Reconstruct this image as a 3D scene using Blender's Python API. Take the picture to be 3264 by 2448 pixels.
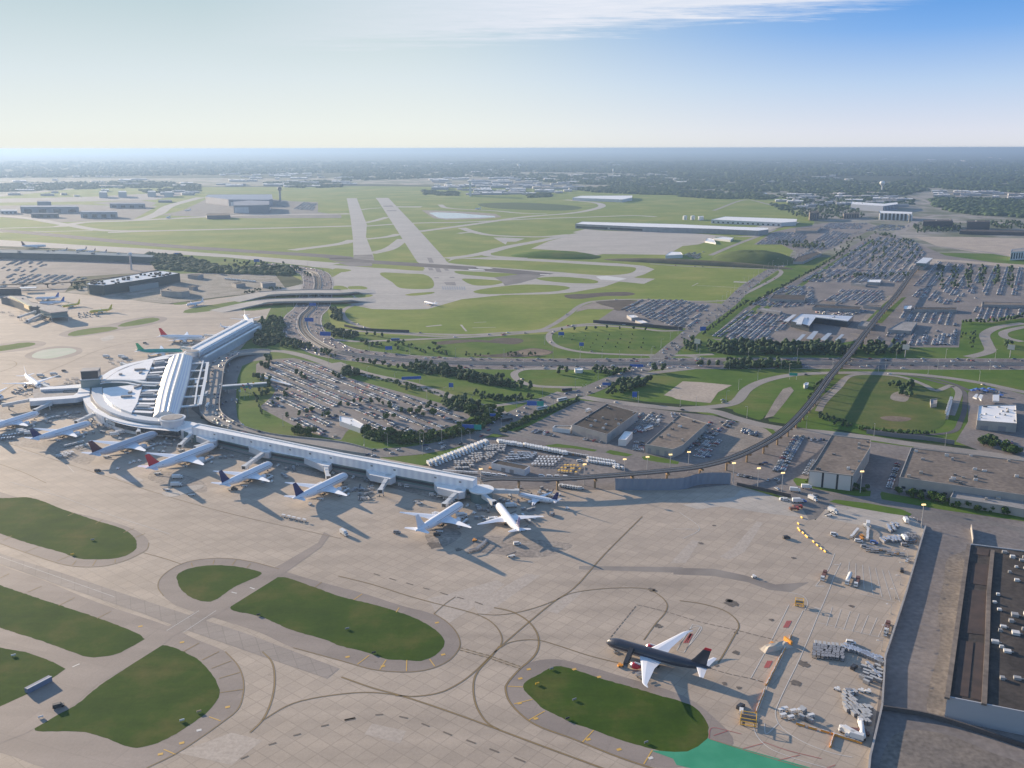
import bpy, bmesh, math, random
import numpy as np
from mathutils import Vector, Matrix

R_ = math.radians
for o in list(bpy.data.objects):
    bpy.data.objects.remove(o)
C = bpy.context.scene.collection
rnd = random.Random(11)

# ------------------------------------------------------------------ camera
F_PX, HOR, CAM_H, ROLL = 2900.0, 472.0, 258.0, 0.0018
PITCH = math.atan((1224 - HOR) / F_PX)
cam_d = bpy.data.cameras.new('camera')
cam = bpy.data.objects.new('camera', cam_d)
C.objects.link(cam)
cam_d.sensor_width = 36.0
cam_d.lens = F_PX / 3264 * 36
cam_d.clip_start = 1.0
cam_d.clip_end = 400000.0
cam.location = (0, 0, CAM_H)
cam.rotation_euler = (Matrix.Rotation(math.pi / 2 - PITCH, 3, 'X') @ Matrix.Rotation(-ROLL, 3, 'Z')).to_euler()
bpy.context.scene.camera = cam

# ------------------------------------------------------------------ sky, sun, exposure
SUN_AZ, SUN_EL = R_(312), R_(12.5)          # clockwise from +Y
sun_dir = Vector((math.sin(SUN_AZ) * math.cos(SUN_EL), math.cos(SUN_AZ) * math.cos(SUN_EL), math.sin(SUN_EL)))
w = bpy.data.worlds.new('World')
bpy.context.scene.world = w
w.use_nodes = True
wn, wl = w.node_tree.nodes, w.node_tree.links
bg = wn['Background']
sky = wn.new('ShaderNodeTexSky')
sky.sky_type = 'NISHITA'
sky.sun_disc = False
sky.sun_elevation = SUN_EL
sky.sun_rotation = SUN_AZ
sky.altitude = 250
sky.air_density = 1.0
sky.dust_density = 0.2
sky.ozone_density = 3.0
# thin high cloud streaming across the top of the sky
tc = wn.new('ShaderNodeTexCoord')
sep = wn.new('ShaderNodeSeparateXYZ'); wl.new(tc.outputs['Generated'], sep.inputs[0])
def wm(op, a, b=None, clamp=False):
    n = wn.new('ShaderNodeMath'); n.operation = op; n.use_clamp = clamp
    for i, v in enumerate((a, b)):
        if v is None: continue
        if isinstance(v, (int, float)): n.inputs[i].default_value = v
        else: wl.new(v, n.inputs[i])
    return n.outputs[0]
zc = wm('MAXIMUM', sep.outputs[2], 0.02)
px = wm('DIVIDE', sep.outputs[0], zc); py = wm('DIVIDE', sep.outputs[1], zc)
cmb = wn.new('ShaderNodeCombineXYZ'); wl.new(px, cmb.inputs[0]); wl.new(py, cmb.inputs[1])
mp = wn.new('ShaderNodeMapping'); wl.new(cmb.outputs[0], mp.inputs[0])
mp.inputs['Rotation'].default_value = (0, 0, R_(22)); mp.inputs['Scale'].default_value = (0.35, 1.3, 1)
cn = wn.new('ShaderNodeTexNoise'); wl.new(mp.outputs[0], cn.inputs[0])
cn.inputs['Scale'].default_value = 1.6; cn.inputs['Detail'].default_value = 9; cn.inputs['Roughness'].default_value = 0.62; cn.inputs['Distortion'].default_value = 0.5
# cloud bank: thick to the left, its edge rising to the right
mp2 = wn.new('ShaderNodeMapping'); wl.new(cmb.outputs[0], mp2.inputs[0]); mp2.inputs['Rotation'].default_value = (0, 0, R_(22)); mp2.inputs['Scale'].default_value = (1.1, 2.2, 1)
cn2 = wn.new('ShaderNodeTexNoise'); wl.new(mp2.outputs[0], cn2.inputs[0]); cn2.inputs['Scale'].default_value = 2.6; cn2.inputs['Detail'].default_value = 10; cn2.inputs['Roughness'].default_value = 0.68
line = wm('ADD', wm('MULTIPLY', sep.outputs[0], .062), .104)          # lower edge of the bank rises to the right
up = wm('MULTIPLY', wm('SUBTRACT', sep.outputs[2], line), 55.0)
wob = wm('ADD', wm('MULTIPLY', wm('SUBTRACT', cn.outputs[0], 0.5), 2.4), wm('MULTIPLY', wm('SUBTRACT', cn2.outputs[0], 0.5), 1.6))
cov = wm('ADD', up, wob, clamp=True)
rgt = wn.new('ShaderNodeMapRange'); wl.new(sep.outputs[0], rgt.inputs[0]); rgt.inputs[1].default_value = .40; rgt.inputs[2].default_value = .31
lft = wn.new('ShaderNodeMapRange'); wl.new(sep.outputs[0], lft.inputs[0]); lft.inputs[1].default_value = -.30; lft.inputs[2].default_value = .05
cov = wm('MULTIPLY', wm('MULTIPLY', cov, rgt.outputs[0]), lft.outputs[0], clamp=True)
cov = wm('MULTIPLY', cov, wm('ADD', .55, wm('MULTIPLY', cn2.outputs[0], .7)), clamp=True)
def srgb(c): return tuple((v / 255 / 12.92 if v / 255 < .04045 else ((v / 255 + .055) / 1.055) ** 2.4) for v in c)
EXPO = 1.22
BGS = 0.08
def wramp(stops):
    n = wn.new('ShaderNodeValToRGB'); wl.new(wm('MAXIMUM', sep.outputs[2], 0.0), n.inputs[0]); e = n.color_ramp.elements
    while len(e) < len(stops): e.new(.5)
    for el, (p_, c_) in zip(e, stops): el.position = p_; el.color = (*srgb(c_), 1)
    return n.outputs[0]
def wmix(f, a, b_, mode='MIX'):
    n = wn.new('ShaderNodeMixRGB'); n.blend_type = mode
    for i, v in enumerate((f, a, b_)):
        if hasattr(v, 'is_output'): wl.new(v, n.inputs[i])
        else: n.inputs[i].default_value = v
    return n.outputs[0]
# a milky, sunlit haze sky to the west, clear blue to the north east
west = wramp([(0.0, (240, 241, 232)), (.02, (238, 243, 238)), (.07, (222, 233, 237)), (.14, (194, 213, 220)), (.5, (120, 150, 180)), (1, (70, 110, 160))])
east = wramp([(0.0, (224, 226, 232)), (.015, (222, 226, 238)), (.06, (188, 211, 240)), (.11, (128, 177, 236)), (.16, (80, 148, 222)), (.5, (38, 84, 160)), (1, (30, 70, 140))])
fx = wm('ADD', wm('MULTIPLY', sep.outputs[0], 1.15), .42, clamp=True)
smap = wn.new('ShaderNodeMapRange'); smap.interpolation_type = 'SMOOTHSTEP'; wl.new(fx, smap.inputs[0]); smap.inputs[1].default_value = 0.24; smap.inputs[2].default_value = .9
g_ = wmix(smap.outputs[0], west, east)
cc = wmix(cov, g_, (*srgb((232, 236, 246)), 1))
sc_ = wn.new('ShaderNodeVectorMath'); sc_.operation = 'SCALE'; wl.new(cc, sc_.inputs[0]); sc_.inputs['Scale'].default_value = 1 / (2 ** EXPO * BGS)
# the physical sky fills in higher up, out of the haze
hi = wn.new('ShaderNodeMapRange'); hi.interpolation_type = 'SMOOTHSTEP'; wl.new(sep.outputs[2], hi.inputs[0]); hi.inputs[1].default_value = .12; hi.inputs[2].default_value = .45; hi.inputs[4].default_value = .85
sk2 = wn.new('ShaderNodeVectorMath'); sk2.operation = 'SCALE'; wl.new(sky.outputs[0], sk2.inputs[0]); sk2.inputs['Scale'].default_value = 1.5
wl.new(wmix(hi.outputs[0], sc_.outputs[0], sk2.outputs[0]), bg.inputs['Color'])
bg.inputs['Strength'].default_value = BGS
sd = bpy.data.lights.new('sun', 'SUN')
sd.energy = 4.6; sd.angle = R_(0.5); sd.color = (1.0, 0.80, 0.58)
so = bpy.data.objects.new('sun', sd); C.objects.link(so)
so.rotation_euler = sun_dir.to_track_quat('Z', 'Y').to_euler()
so.location = sun_dir * 500
vs = bpy.context.scene.view_settings
vs.view_transform = 'Standard'; vs.look = 'None'; vs.gamma = 1; vs.exposure = EXPO; vs.use_curve_mapping = False
cy = bpy.context.scene.cycles
cy.max_bounces = 6; cy.volume_bounces = 1; cy.transparent_max_bounces = 8; cy.use_denoising = True

# ------------------------------------------------------------------ surveying: photo measurements -> metres on the ground
TILES = {'D': (0, 0, 2212 / 3264), 'A0': (0, 1632, 2.0331), 'A1': (1088, 1632, 2.0331), 'A2': (2176, 1632, 2.0331),
         'B0': (0, 950, 2.0331), 'B1': (1088, 950, 2.0331), 'B2': (2176, 950, 2.0331),
         'C0': (0, 440, 2.0331), 'C1': (1088, 440, 2.0331), 'C2': (2176, 440, 2.0331),
         'R': (60, 1000, 2.765), 'S': (0, 1200, 4.424), 'U': (1900, 1950, 4.424), 'V': (0, 700, 3.687)}
def G(t, x, y, z=0.0):
    X0, Y0, s = TILES[t]
    sx, sy = X0 + x / s, Y0 + y / s
    u, v = (sx - 1632) / F_PX, (1224 - sy) / F_PX
    c, s_ = math.cos(ROLL), math.sin(ROLL)
    u, v = c * u + s_ * v, -s_ * u + c * v
    fy = math.cos(PITCH) + v * math.sin(PITCH)
    fz = -math.sin(PITCH) + v * math.cos(PITCH)
    k = (CAM_H - z) / -fz
    return Vector((u * k, fy * k, z))
def P(spec, z=0.0):
    """'B1 10,20 30,40 C1 5,6' -> list of ground points"""
    out, t = [], None
    for w_ in spec.split():
        if ',' in w_:
            a, b = w_.split(','); out.append(G(t, float(a), float(b), z))
        else:
            t = w_
    return out
def smooth(pts, closed=False, n=5):
    pts = [Vector(p) for p in pts]; m = len(pts)
    if m < 3: return pts
    out = []
    rng = range(m) if closed else range(m - 1)
    for i in rng:
        p1, p2 = pts[i], pts[(i + 1) % m]
        p0 = pts[(i - 1) % m] if closed or i > 0 else p1 * 2 - p2
        p3 = pts[(i + 2) % m] if closed or i + 2 < m else p2 * 2 - p1
        # centripetal Catmull-Rom
        t0 = 0.0; t1 = t0 + max((p1 - p0).length, .01) ** .5; t2 = t1 + max((p2 - p1).length, .01) ** .5; t3 = t2 + max((p3 - p2).length, .01) ** .5
        for k in range(n):
            t = t1 + (t2 - t1) * k / n
            A1 = p0 * ((t1 - t) / (t1 - t0)) + p1 * ((t - t0) / (t1 - t0))
            A2 = p1 * ((t2 - t) / (t2 - t1)) + p2 * ((t - t1) / (t2 - t1))
            A3 = p2 * ((t3 - t) / (t3 - t2)) + p3 * ((t - t2) / (t3 - t2))
            B1 = A1 * ((t2 - t) / (t2 - t0)) + A2 * ((t - t0) / (t2 - t0))
            B2 = A2 * ((t3 - t) / (t3 - t1)) + A3 * ((t - t1) / (t3 - t1))
            out.append(B1 * ((t2 - t) / (t2 - t1)) + B2 * ((t - t1) / (t2 - t1)))
    if not closed: out.append(pts[-1])
    return out
def resample(pts, step):
    out = [Vector(pts[0])]; acc = 0.0
    for a, b in zip(pts, pts[1:]):
        L = (b - a).length
        if L < 1e-6: continue
        d = step - acc
        while d <= L:
            out.append(a + (b - a) * (d / L)); d += step
        acc = (acc + L) % step
    return out
def inside(p, poly):
    x, y = p[0], p[1]; c = False; j = len(poly) - 1
    for i in range(len(poly)):
        xi, yi, xj, yj = poly[i][0], poly[i][1], poly[j][0], poly[j][1]
        if (yi > y) != (yj > y) and x < (xj - xi) * (y - yi) / (yj - yi) + xi: c = not c
        j = i
    return c

# ------------------------------------------------------------------ materials
def mat(name, col, rough=0.8, metal=0.0, var=None, scale=0.05, detail=5, fine=None, spec=0.3, emit=None, lo=0.35, hi=0.65):
    m = bpy.data.materials.new(name); m.use_nodes = True
    nt = m.node_tree; b = nt.nodes['Principled BSDF']
    b.inputs['Roughness'].default_value = rough; b.inputs['Metallic'].default_value = metal
    b.inputs['Specular IOR Level'].default_value = spec
    b.inputs['Base Color'].default_value = (*col, 1)
    if emit:
        b.inputs['Emission Color'].default_value = (*emit[0], 1); b.inputs['Emission Strength'].default_value = emit[1]
    if var is not None:
        t = nt.nodes.new('ShaderNodeTexCoord')
        n = nt.nodes.new('ShaderNodeTexNoise'); n.inputs['Scale'].default_value = scale; n.inputs['Detail'].default_value = detail
        nt.links.new(t.outputs['Object'], n.inputs['Vector'])
        r = nt.nodes.new('ShaderNodeValToRGB'); r.color_ramp.elements[0].position = lo; r.color_ramp.elements[1].position = hi
        r.color_ramp.elements[0].color = (*col, 1); r.color_ramp.elements[1].color = (*var, 1)
        nt.links.new(n.outputs[0], r.inputs[0])
        out = r.outputs[0]
        if fine:
            n2 = nt.nodes.new('ShaderNodeTexNoise'); n2.inputs['Scale'].default_value = fine[0]; n2.inputs['Detail'].default_value = 4
            nt.links.new(t.outputs['Object'], n2.inputs['Vector'])
            mr = nt.nodes.new('ShaderNodeMapRange'); mr.inputs[1].default_value = 0.3; mr.inputs[2].default_value = 0.7
            mr.inputs[3].default_value = 1 - fine[1]; mr.inputs[4].default_value = 1 + fine[1]
            nt.links.new(n2.outputs[0], mr.inputs[0])
            mm = nt.nodes.new('ShaderNodeVectorMath'); mm.operation = 'SCALE'
            nt.links.new(out, mm.inputs[0]); nt.links.new(mr.outputs[0], mm.inputs['Scale'])
            out = mm.outputs[0]
        nt.links.new(out, b.inputs['Base Color'])
    return m
class NT:
    """small helper for hand-wired materials"""
    def __init__(s, m): s.m = m; s.nt = m.node_tree; s.b = s.nt.nodes['Principled BSDF']; s.tc = s.nt.nodes.new('ShaderNodeTexCoord').outputs['Object']
    def node(s, k, **kw):
        n = s.nt.nodes.new(k)
        for a, v in kw.items(): setattr(n, a, v)
        return n
    def put(s, sock, v):
        if hasattr(v, 'is_output'): s.nt.links.new(v, sock)
        else: sock.default_value = v
    def math(s, op, a, b=0.0, clamp=False):
        n = s.node('ShaderNodeMath', operation=op, use_clamp=clamp); s.put(n.inputs[0], a); s.put(n.inputs[1], b); return n.outputs[0]
    def mapv(s, rot=0, scale=(1, 1, 1)):
        n = s.node('ShaderNodeMapping'); s.put(n.inputs[0], s.tc); n.inputs['Rotation'].default_value = (0, 0, rot); n.inputs['Scale'].default_value = scale; return n.outputs[0]
    def noise(s, vec, scale, detail=5, rough=.55):
        n = s.node('ShaderNodeTexNoise'); s.put(n.inputs['Vector'], vec); n.inputs['Scale'].default_value = scale; n.inputs['Detail'].default_value = detail; n.inputs['Roughness'].default_value = rough; return n.outputs[0]
    def ramp(s, v, stops):
        n = s.node('ShaderNodeValToRGB'); s.put(n.inputs[0], v); e = n.color_ramp.elements
        while len(e) < len(stops): e.new(.5)
        for el, (p, c) in zip(e, stops): el.position = p; el.color = (*c, 1) if len(c) == 3 else c
        return n.outputs[0]
    def mix(s, f, a, b):
        n = s.node('ShaderNodeMixRGB'); s.put(n.inputs[0], f)
        for i, v in ((1, a), (2, b)): s.put(n.inputs[i], (*v, 1) if isinstance(v, tuple) and len(v) == 3 else v)
        return n.outputs[0]
    def scale(s, c, f):
        n = s.node('ShaderNodeVectorMath', operation='SCALE'); s.put(n.inputs[0], c); s.put(n.inputs['Scale'], f); return n.outputs[0]

def concrete(name, base, dark, slab=7.5, rot=0.0, stain=0.5, joint=0.82, rough=.75):
    m = mat(name, base, rough, spec=.35); k = NT(m)
    v = k.mapv(rot)
    br = k.node('ShaderNodeTexBrick'); k.put(br.inputs['Vector'], v)
    br.offset = 0; br.inputs['Scale'].default_value = 1; br.inputs['Mortar Size'].default_value = .3; br.inputs['Mortar Smooth'].default_value = .4
    br.inputs['Brick Width'].default_value = slab; br.inputs['Row Height'].default_value = slab
    br.inputs['Color1'].default_value = (.93, .93, .935, 1); br.inputs['Color2'].default_value = (1.045, 1.04, 1.035, 1); br.inputs['Mortar'].default_value = (joint, joint, joint, 1)
    lanes = k.noise(k.mapv(rot, (1 / 200, 1 / 15, 1)), 1.0, 2)
    big = k.noise(k.tc, .011, 6, .6)
    mid = k.noise(k.tc, .06, 5, .7)
    fine = k.noise(k.tc, .7, 4, .7)
    c = k.mix(k.math('MULTIPLY', k.ramp(big, [(.42, (0, 0, 0)), (.75, (1, 1, 1))]), .6), base, dark)
    f = k.math('ADD', k.math('MULTIPLY', k.math('SUBTRACT', lanes, .5), .55), 1.0)
    f = k.math('MULTIPLY', f, k.math('ADD', k.math('MULTIPLY', k.math('SUBTRACT', mid, .5), stain * .55), 1.0))
    f = k.math('MULTIPLY', f, k.math('ADD', k.math('MULTIPLY', k.math('SUBTRACT', fine, .5), .35), 1.0))
    spots = k.ramp(k.noise(k.tc, .16, 3, .6), [(.70, (1, 1, 1)), (.78, (.62, .60, .58))])
    c = k.scale(c, f)
    mm = k.node('ShaderNodeMixRGB', blend_type='MULTIPLY'); mm.inputs[0].default_value = 1; k.put(mm.inputs[1], c); k.put(mm.inputs[2], br.outputs['Color'])
    m2 = k.node('ShaderNodeMixRGB', blend_type='MULTIPLY'); m2.inputs[0].default_value = .8; k.put(m2.inputs[1], mm.outputs[0]); k.put(m2.inputs[2], spots)
    k.put(k.b.inputs['Base Color'], m2.outputs[0])
    return m
def grass(name, a, b, c3, s=.02):
    m = mat(name, a, .95, spec=.1); k = NT(m)
    n1 = k.noise(k.tc, s, 6, .6); n2 = k.noise(k.tc, s * 14, 5, .7); n3 = k.noise(k.mapv(.5, (.02, .3, 1)), .5, 3)
    c = k.ramp(n1, [(.3, a), (.5, b), (.72, c3)])
    f = k.math('ADD', .55, k.math('MULTIPLY', n2, .5)); f = k.math('ADD', f, k.math('MULTIPLY', n3, .40))
    k.put(k.b.inputs['Base Color'], k.scale(c, f))
    return m
M = {}
M['apron'] = concrete('apron_concrete', (.405, .338, .268), (.295, .245, .195), 7.6, R_(-52))
M['apron2'] = concrete('pale_concrete', (.42, .38, .33), (.33, .30, .265), 7.6, R_(-30), .3)
M['taxi'] = concrete('taxiway_concrete', (.40, .37, .33), (.31, .29, .26), 7.6, R_(15), .3)
M['shoulder'] = concrete('shoulder_asphalt', (.26, .22, .19), (.19, .165, .15), 20, R_(20), .35, .92)
M['asphalt'] = mat('asphalt', (.14, .13, .125), .85, var=(.20, .185, .17), scale=.03, fine=(.5, .15))
M['asphalt_d'] = mat('dark_asphalt', (.075, .07, .072), .85, var=(.115, .105, .10), scale=.03, fine=(.5, .15))
M['hwy'] = mat('highway_asphalt', (.125, .105, .105), .8, var=(.17, .145, .14), scale=.05, fine=(.6, .12))
M['road'] = mat('road_concrete', (.30, .27, .24), .8, var=(.235, .215, .195), scale=.03, fine=(.5, .12))
M['lot'] = mat('parking_asphalt', (.215, .19, .175), .85, var=(.15, .135, .13), scale=.02, fine=(.3, .2))
M['dirt'] = mat('bare_soil', (.21, .16, .115), .95, var=(.13, .10, .075), scale=.05, fine=(.4, .3))
M['dirt_d'] = mat('dark_soil', (.085, .07, .055), .95, var=(.05, .042, .035), scale=.06, fine=(.4, .3))
M['gravel'] = mat('gravel', (.27, .235, .20), .95, var=(.20, .175, .15), scale=.04, fine=(.5, .25))
M['grass_i'] = grass('island_grass', (.026, .060, .006), (.042, .080, .008), (.095, .100, .024), .035)
M['grass_a'] = grass('airfield_grass', (.13, .19, .030), (.18, .225, .042), (.27, .27, .075), .006)
M['grass_l'] = grass('lawn_grass', (.050, .112, .012), (.085, .145, .020), (.15, .16, .045), .014)
M['water'] = mat('pond_water', (.25, .28, .29), .12, spec=.8)
M['white'] = mat('white_paint', (.80, .80, .80), .45)
M['line_y'] = mat('yellow_line_paint', (.23, .165, .07), .7, var=(.30, .20, .07), scale=.3)
M['line_k'] = mat('black_edged_line', (.16, .13, .10), .7)
M['line_w'] = mat('white_line_paint', (.60, .58, .54), .6)
M['line_o'] = mat('orange_line_paint', (.58, .36, .08), .6)
M['line_r'] = mat('red_line_paint', (.38, .10, .09), .7)
M['green_p'] = mat('green_painted_pavement', (.03, .26, .14), .7, var=(.05, .30, .17), scale=.1)
M['green_f'] = mat('faded_green_pavement', (.34, .40, .30), .7, var=(.42, .44, .36), scale=.05)
M['rubber'] = mat('tyre_rubber', (.03, .03, .03), .9)
M['glass'] = mat('dark_glass', (.035, .045, .055), .12, spec=.8)
M['glassg'] = mat('green_tinted_glass', (.13, .20, .20), .15, spec=.8)
M['steel'] = mat('galvanised_steel', (.42, .42, .42), .45, .3)
M['roofw'] = mat('white_roof', (.86, .85, .83), .5, var=(.78, .77, .75), scale=.08, fine=(.6, .06))
M['wallw'] = mat('pale_metal_wall', (.62, .62, .63), .5, var=(.54, .54, .56), scale=.1)
M['wallg'] = mat('grey_wall', (.36, .35, .34), .8, var=(.30, .29, .28), scale=.1)
M['roofk'] = mat('dark_tar_roof', (.040, .034, .030), .9, var=(.065, .054, .046), scale=.06, fine=(.4, .3))
M['roofb'] = mat('brown_gravel_roof', (.20, .165, .135), .9, var=(.145, .12, .10), scale=.05, fine=(.3, .25))
M['roofg'] = mat('grey_roof', (.30, .29, .28), .8, var=(.24, .23, .225), scale=.05, fine=(.3, .2))
M['concw'] = mat('concrete_wall', (.42, .39, .35), .8, var=(.34, .32, .29), scale=.1)

# ------------------------------------------------------------------ mesh builder
class MB:
    def __init__(s): s.v = []; s.f = []; s.m = []; s.mats = []
    def mi(s, m):
        if m is None: return 0
        if m not in s.mats: s.mats.append(m)
        return s.mats.index(m)
    def add(s, vs_, fs, m=None, X=None):
        n = len(s.v); i = s.mi(m)
        if X is not None: vs_ = [X @ Vector(v) for v in vs_]
        s.v += [tuple(v) for v in vs_]; s.f += [tuple(n + k for k in f) for f in fs]; s.m += [i] * len(fs); return s
    def box(s, c, d, m=None, rz=0, X=None):
        x, y, z = d[0] / 2, d[1] / 2, d[2] / 2; cs, sn = math.cos(rz), math.sin(rz)
        vs_ = [(c[0] + a * x * cs - b * y * sn, c[1] + a * x * sn + b * y * cs, c[2] + e * z) for e in (-1, 1) for a, b in ((-1, -1), (1, -1), (1, 1), (-1, 1))]
        return s.add(vs_, [(3, 2, 1, 0), (4, 5, 6, 7), (0, 1, 5, 4), (1, 2, 6, 5), (2, 3, 7, 6), (3, 0, 4, 7)], m, X)
    def prism(s, poly, z0, z1, m=None, side=None, cap=True):
        poly = [(p[0], p[1]) for p in poly]
        A = sum(poly[i - 1][0] * poly[i][1] - poly[i][0] * poly[i - 1][1] for i in range(len(poly)))
        if A < 0: poly.reverse()
        n = len(poly)
        s.add([(x, y, z0) for x, y in poly] + [(x, y, z1) for x, y in poly], [(i, (i + 1) % n, n + (i + 1) % n, n + i) for i in range(n)], side or m)
        if cap: s.add([(x, y, z1) for x, y in poly], [tuple(range(n))], m)
        return s
    def ring(s, rings, m=None, caps=True):
        n = len(rings[0]); k = len(rings)
        fs = [(a * n + i, a * n + (i + 1) % n, (a + 1) * n + (i + 1) % n, (a + 1) * n + i) for a in range(k - 1) for i in range(n)]
        if caps: fs += [tuple(range(n - 1, -1, -1)), tuple((k - 1) * n + i for i in range(n))]
        return s.add([v for r in rings for v in r], fs, m)
    def cyl(s, a, b, r0, r1=None, m=None, n=8):
        a, b = Vector(a), Vector(b); r1 = r0 if r1 is None else r1
        q = (b - a).to_track_quat('Z', 'Y')
        return s.ring([[p + q @ Vector((r * math.cos(2 * math.pi * i / n), r * math.sin(2 * math.pi * i / n), 0)) for i in range(n)] for p, r in ((a, r0), (b, r1))], m)
    def strip(s, pts, wd, z0, z1=None, m=None, side=None):
        """ribbon following pts; with z1 a solid band from z0 to z1"""
        L, Rr = offset(pts, wd / 2), offset(pts, -wd / 2)
        n = len(pts)
        if z1 is None:
            return s.add([(p[0], p[1], z0) for p in L] + [(p[0], p[1], z0) for p in Rr], [(i, n + i, n + i + 1, i + 1) for i in range(n - 1)], m)
        return s.loft(L, Rr, z0, z1, m, side)
    def loft(s, L, Rr, z0, z1, m=None, side=None):
        n = len(L)
        zf = z1 if callable(z1) else (lambda t: z1); z0f = z0 if callable(z0) else (lambda t: z0)
        T_ = [i / (n - 1) for i in range(n)]
        vs_ = [(p[0], p[1], z0f(t)) for p, t in zip(L, T_)] + [(p[0], p[1], z0f(t)) for p, t in zip(Rr, T_)] + [(p[0], p[1], zf(t)) for p, t in zip(L, T_)] + [(p[0], p[1], zf(t)) for p, t in zip(Rr, T_)]
        top = [(2 * n + i, 3 * n + i, 3 * n + i + 1, 2 * n + i + 1) for i in range(n - 1)]
        sd_ = [(i + 1, i, 2 * n + i, 2 * n + i + 1)[::-1] for i in range(n - 1)] + [(n + i, n + i + 1, 3 * n + i + 1, 3 * n + i) for i in range(n - 1)]
        sd_ += [(0, n, 3 * n, 2 * n), (n - 1, 3 * n - 1, 4 * n - 1, 2 * n - 1)]
        sd_ += [(i, i + 1, n + i + 1, n + i) for i in range(n - 1)]
        s.add(vs_, sd_, side or m); return s.add(vs_, top, m)
    def build(s, name, m=None, parent=None, smooth_=False, **props):
        me = bpy.data.meshes.new(name)
        me.from_pydata(s.v, [], s.f)
        if m is not None: me.materials.append(m)
        for x in s.mats: me.materials.append(x)
        if m is None and len(s.mats) > 0: me.polygons.foreach_set('material_index', s.m)
        if smooth_: me.polygons.foreach_set('use_smooth', [True] * len(s.f))
        me.update()
        o = bpy.data.objects.new(name, me); C.objects.link(o)
        if parent: o.parent = parent
        for k, v in props.items(): o[k] = v
        return o
def offset(pts, d):
    out = []; n = len(pts)
    for i, p in enumerate(pts):
        a = pts[max(i - 1, 0)]; b = pts[min(i + 1, n - 1)]
        if (Vector(p) - Vector(pts[0])).length < 1e-6 and (Vector(pts[0]) - Vector(pts[-1])).length < .5 and n > 4: a, b = pts[-2], pts[1]
        t = Vector((b[0] - a[0], b[1] - a[1], 0))
        if t.length < 1e-9: t = Vector((1, 0, 0))
        t.normalize()
        k = d
        if 0 < i < n - 1:
            t1 = Vector((p[0] - a[0], p[1] - a[1], 0)).normalized(); k = d / max(.5, t1.dot(t))
        out.append(Vector((p[0] - t.y * k, p[1] + t.x * k, 0)))
    return out
LZ = .02
ZC = [0]
def zz(layer):
    ZC[0] += 1; return layer * LZ + .0013 * (ZC[0] % 14)
def area(name, spec, layer, m, sm=False, kind='structure', **props):
    pts = P(spec) if isinstance(spec, str) else spec
    if sm: pts = smooth(pts, True)
    b = MB(); z_ = zz(layer); b.add([(p[0], p[1], z_) for p in pts], [tuple(range(len(pts)))])
    # make sure it faces up
    A = sum(pts[i - 1][0] * pts[i][1] - pts[i][0] * pts[i - 1][1] for i in range(len(pts)))
    if A < 0: b.f = [f[::-1] for f in b.f]
    o = b.build(name, m, kind=kind, **props); o['poly'] = 0
    del o['poly']
    return o
def areas(name, specs, layer, m, sm=False):
    """several patches of one surface"""
    b = MB()
    for sp in specs:
        pts = P(sp) if isinstance(sp, str) else sp
        if sm: pts = smooth(pts, True)
        A = sum(pts[i - 1][0] * pts[i][1] - pts[i][0] * pts[i - 1][1] for i in range(len(pts)))
        if A < 0: pts = pts[::-1]
        z_ = zz(layer); b.add([(p[0], p[1], z_) for p in pts], [tuple(range(len(pts)))])
    return b.build(name, m, kind='structure')
def band(name, spec, wd, layer, m, sm=True):
    pts = P(spec) if isinstance(spec, str) else spec
    if sm: pts = smooth(pts)
    return MB().strip(pts, wd, zz(layer)).build(name, m, kind='structure')
def bands(name, specs, layer, m):
    b = MB()
    for sp, wd in specs:
        pts = smooth(P(sp) if isinstance(sp, str) else sp)
        b.strip(pts, wd, zz(layer))
    return b.build(name, m, kind='structure')
def thing(name, label, cat, loc=(0, 0, 0), rz=0, group=None):
    o = bpy.data.objects.new(name, None); C.objects.link(o)
    o.location = loc; o.rotation_euler = (0, 0, rz); o.empty_display_size = 1
    o['label'] = label; o['category'] = cat
    if group: o['group'] = group
    return o
def dup(root, loc, rz=0, label=None, group=None, scale=None):
    def cp(o, par):
        c = o.copy(); C.objects.link(c)
        if par is not None: c.parent = par
        for ch in KIDS.get(o.name) or list(o.children): cp(ch, c)
        return c
    c = cp(root, None); c.location = loc; c.rotation_euler = (0, 0, rz)
    if label: c['label'] = label
    if group: c['group'] = group
    if scale: c.scale = scale if isinstance(scale, tuple) else (scale,) * 3
    return c
KIDS = {}
# ------------------------------------------------------------------ the ground, out to the horizon
gm = mat('far_ground', (.06, .08, .03), .95, spec=.1)
k = NT(gm)
n1 = k.noise(k.mapv(.3, (1, .55, 1)), .0011, 7, .62)
n2 = k.noise(k.tc, .006, 6, .7)
n3 = k.noise(k.tc, .03, 4, .7)
c = k.ramp(k.math('ADD', k.math('MULTIPLY', n1, .55), k.math('MULTIPLY', n2, .45)), [(.40, (.014, .028, .012)), (.52, (.026, .045, .018)), (.60, (.085, .095, .05)), (.68, (.24, .23, .21))])
c = k.scale(c, k.math('ADD', .5, n3))
k.put(k.b.inputs['Base Color'], c)
b = MB(); nseg = 96
radii = [0] + [120 * 1.22 ** i for i in range(0, 36)]
radii = [r for r in radii if r < 130000] + [130000]
b.v.append((0, 0, 0))
for r in radii[1:]:
    b.v += [(r * math.cos(2 * math.pi * i / nseg), r * math.sin(2 * math.pi * i / nseg), 0) for i in range(nseg)]
for i in range(nseg): b.f.append((0, 1 + i, 1 + (i + 1) % nseg))
for a in range(len(radii) - 2):
    o_ = 1 + a * nseg
    for i in range(nseg): b.f.append((o_ + i, o_ + nseg + i, o_ + nseg + (i + 1) % nseg, o_ + (i + 1) % nseg))
b.build('ground', gm, kind='structure')

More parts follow.
